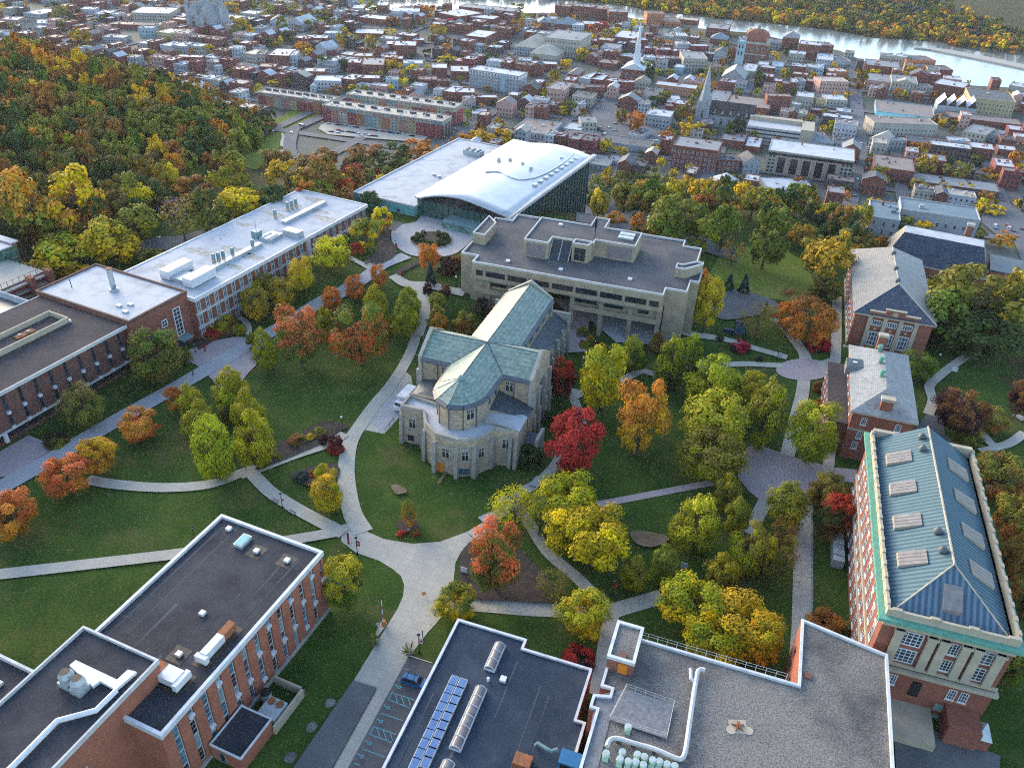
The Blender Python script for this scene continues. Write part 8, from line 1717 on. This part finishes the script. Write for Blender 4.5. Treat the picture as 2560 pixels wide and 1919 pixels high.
b = MB(); [b.tube([(i * .5, 0, 0), (i * .5, 0, .9), (i * .5 + .25, 0, .9), (i * .5 + .25, 0, 0)], .04, 5) for i in range(7)]; tag(b.build('bike_rack', [M['black']], None, GT(*q(7, 1440, 1255)) + Vector((0, 0, .15)), R_(-17)), 'black wavy bike rack on the path right of the library', 'bike rack')
# stairs
def stairs(pt, rz, w, n, run, rise, lab, dz=0):
    p = GT(*pt) + Vector((0, 0, dz)); u = empty('stairs', p, R_(rz), lab, 'stairs'); b = MB()
    for i in range(n): b.box(-w / 2, w / 2, i * run, n * run, i * rise - .3, (i + 1) * rise)
    part('steps', b, 'trim', u)
    for s in (-1, 1): b = MB(); b.box(s * w / 2 - .15, s * w / 2 + .15, -.2, n * run, -.3, n * rise + .35) if 0 else b.tube([(s * w / 2, 0, .9), (s * w / 2, n * run, n * rise + .9)], .05, 5); part('handrail', b, 'metal', u)
stairs(q(6, 1398, 1285), -12, 3.2, 9, .36, .07, 'grey steps on the path left of the chapel nave'); stairs(q(7, 1455, 1490), -18, 3.2, 12, .36, .12, 'stone steps beside the dark red tree at the chapel'); stairs(q(6, 935, 660), -50, 2.6, 8, .36, .1, 'pale steps leading from the science building lawn')
# ramp railings
b = MB()
pa = [GT(*fv(x, y)) for x, y in ((1752, 1090), (1752, 1360))]; b.tube([p_ + Vector((0, 0, .9)) for p_ in pa], .08, 5)
for i in range(12): p_ = pa[0].lerp(pa[1], i / 11); b.tube([p_, p_ + Vector((0, 0, .9))], .05, 5)
tag(b.build('ramp_railing', [M['carpaint_b']]), 'pale blue railing along the long concrete ramp', 'railing')
u = empty('area_skylight', GT(*q(12, 590, 1590)), R_(-16), 'stepped white glazed entrance roof beside the columned hall', 'skylight')
for i in range(6): b = MB(); b.box(-1.1, 1.1, i * 1.6, i * 1.6 + 1.5, 0, 2.2 + .25 * (i % 2)); part('pane', b, 'metal', u)
# plants on the round court island
c, isl = PLANTER; rr = random.Random(9)
for i in range(34):
    a = rr.uniform(0, 6.28); d_ = rr.uniform(3.0, 6.6); place_shrub = link('shrub_clump', proto('shrub', 0)[0][i % 3], isl, (d_ * math.cos(a), d_ * math.sin(a), .45)); place_shrub.scale = (1.9, 1.9, 1.1); place_shrub.color = (*HUE[rr.choice(['dg', 'gr', 'dg'])], 1); place_shrub['turn'] = HUE['dg']
# tall masts behind the science building
for r, xb, yb, xt, yt, lab in ((2, 970, 1500, 962, 1335, 'tall lamp mast behind the crimson trees'), (2, 1190, 1440, 1180, 1285, 'tallest grey mast beside the flat white roof'), (2, 1280, 1425, 1276, 1375, 'short grey mast at the flat white roof edge'), (2, 155, 1190, 150, 1130, 'utility pole on the sloping meadow'), (7, 890, 122, 897, 0, 'tall thin mast beside the road behind the library'), (7, 1885, 280, 1905, 160, 'thin mast among the trees right of the library'), (5, 1390, 470, 1378, 385, 'street light beside the road behind the science building'), (5, 1160, 420, 1130, 340, 'street light under the yellow trees')):
    p = GT(*q(r, xb, yb)); H = height_at(p, *q(r, xt, yt)); b = MB(); b.tube([(0, 0, -1), (0, 0, H)], .16, 6, 0, .1); b.box(-.7, .7, -.2, .2, H - .2, H); tag(b.build('mast', [M['metal']], None, p), lab, 'mast')
# people on the walks: one skinned figure, posed mid-stride
def person(pt, rz, col, lab):
    me = bpy.data.meshes.new('person')
    V_ = [(0, 0, .95), (0, 0, 1.2), (0, .01, 1.42), (0, .01, 1.52), (0, .02, 1.66), (.1, 0, .92), (.11, .16, .5), (.11, .12, .07), (.11, .26, .03), (-.1, 0, .92), (-.11, -.1, .5), (-.11, -.34, .1), (-.11, -.24, .04), (.19, 0, 1.4), (.25, -.12, 1.14), (.26, -.02, .9), (-.19, 0, 1.4), (-.25, .12, 1.14), (-.26, .26, .94)]
    E_ = [(0, 1), (1, 2), (2, 3), (3, 4), (0, 5), (5, 6), (6, 7), (7, 8), (0, 9), (9, 10), (10, 11), (11, 12), (2, 13), (13, 14), (14, 15), (2, 16), (16, 17), (17, 18)]
    me.from_pydata(V_, E_, []); o = link('person', me, None, GT(*pt) + Vector((0, 0, .13)), R_(rz)); md = o.modifiers.new('skin', 'SKIN'); Rd = [.15, .16, .14, .06, .11, .1, .075, .05, .05, .1, .075, .05, .05, .08, .055, .045, .08, .055, .045]
    for v_, r_ in zip(me.skin_vertices[0].data, Rd): v_.radius = (r_, r_)
    me.skin_vertices[0].data[0].use_root = True; o.modifiers.new('sub', 'SUBSURF').levels = 1; me.materials.append(M[col]); tag(o, lab, 'person', 'people walking')
    h_ = MB(); h_.cyl(0, .0, 1.66, 1.8, .1, 8, 0, .05); part('hair', h_, 'black', o)
    l_ = MB(); [l_.tube([(s * .1, 0, .98), (s * .11, y1, .5), (s * .11, y2, .12)], .11, 7, 0, .075) for s, y1, y2 in ((1, .16, .12), (-1, -.1, -.34))]; part('trousers', l_, 'tile_navy', o)
person(q(9, 1125, 205), -60, 'black', 'person in dark clothes on the long left walk, lower of two'); person(q(5, 1672, 1590), -60, 'flash', 'person in dark clothes on the long left walk near the round plaza'); person(q(11, 625, 222), 20, 'black', 'person in black on the path behind the red maple')
# ================================================================ every look-alike says where it stands
LM = [('the stone chapel', 1200, 930), ('the concrete library', 1470, 650), ('the wave roof', 1250, 450), ('the fountain court', 1078, 600), ('the science building', 740, 620), ('the brown hall', 150, 900), ('the dormitory', 560, 1500), ('the solar building', 1230, 1750), ('the gravel roof', 1800, 1750),
      ('the ribbed blue roof', 2330, 1350), ('the chimney hall', 2190, 980), ('the tiled roof hall', 2230, 700), ('the deep red maple', 1440, 1105), ('the round pink plaza', 2010, 925), ('the left path fork', 640, 1180), ('the wide path junction', 1050, 1400), ('the round left plaza', 590, 890), ('the pink brick path', 1650, 1230), ('the long ramp', 2008, 1450), ('the big right lawn', 1900, 660),
      ('the white steeple', 1590, 150), ('the gothic spire', 1760, 240), ('the red domed hall', 1870, 130), ('the courthouse', 1400, 110), ('the striped apartments', 960, 290), ('the grey apartment house', 1260, 190), ('the brick institute', 1740, 390), ('the glass bay office', 2040, 420), ('the parking deck', 1960, 330), ('the atrium building', 2260, 270), ('the sawtooth hall', 2360, 255), ('the cream block', 2480, 240), ('the grey apartment slab', 2320, 520), ('the navy roofed hall', 2370, 610), ('the stone church', 510, 60), ('the river jetty', 2430, 150), ('the shopping strip', 1510, 345), ('the corner store', 1590, 340), ('the left meadow', 580, 350), ('the wooded hill', 250, 300), ('the winding road', 730, 380), ('the orange block', 1690, 215), ('the square tower church', 1830, 190), ('the tan hipped hall', 1320, 105), ('the white top-left terraces', 60, 40), ('the bright yellow street trees', 1050, 190), ('the classical hall', 2265, 200), ('the bank above the river', 2160, 130), ('the long street', 2140, 300), ('the brown brick block', 1890, 270)]
ORD = ['nearest', 'second', 'third', 'fourth', 'fifth', 'sixth', 'seventh', 'eighth', 'ninth', 'tenth', 'eleventh', 'twelfth', 'thirteenth', 'fourteenth', 'fifteenth', 'sixteenth', 'seventeenth', 'eighteenth', 'nineteenth', 'twentieth']
buckets = {}
for ob in list(SC.objects):
    if ob.parent is None and str(ob.get('label', '')).startswith('ZZ'):
        p = ob.location; u, v, w = PX((p.x, p.y, p.z + 3)); nm, lu, lv = min(LM, key=lambda l: (l[1] - u) ** 2 + (l[2] - v) ** 2)
        dx, dy = u - lu, v - lv
        if abs(dx) + abs(dy) < 25: dr = 'at'
        else: dr = ('right of' if dx > 0 else 'left of') if abs(dx) > abs(dy) else ('in front of' if dy > 0 else 'beyond')
        buckets.setdefault((ob['label'][2:], dr, nm), []).append((dx * dx + dy * dy, ob))
for (base, dr, nm), L in buckets.items():
    L.sort(key=lambda a: a[0]); few = base.split()
    for i, (d_, ob) in enumerate(L):
        o_ = '' if len(L) == 1 else ', ' + (ORD[i] if i < len(ORD) else 'outermost') + (' one' if i else '')
        ob['label'] = ' '.join(('%s%s %s %s' % (base, o_ if o_ else ',', dr, nm)).split()[:16])
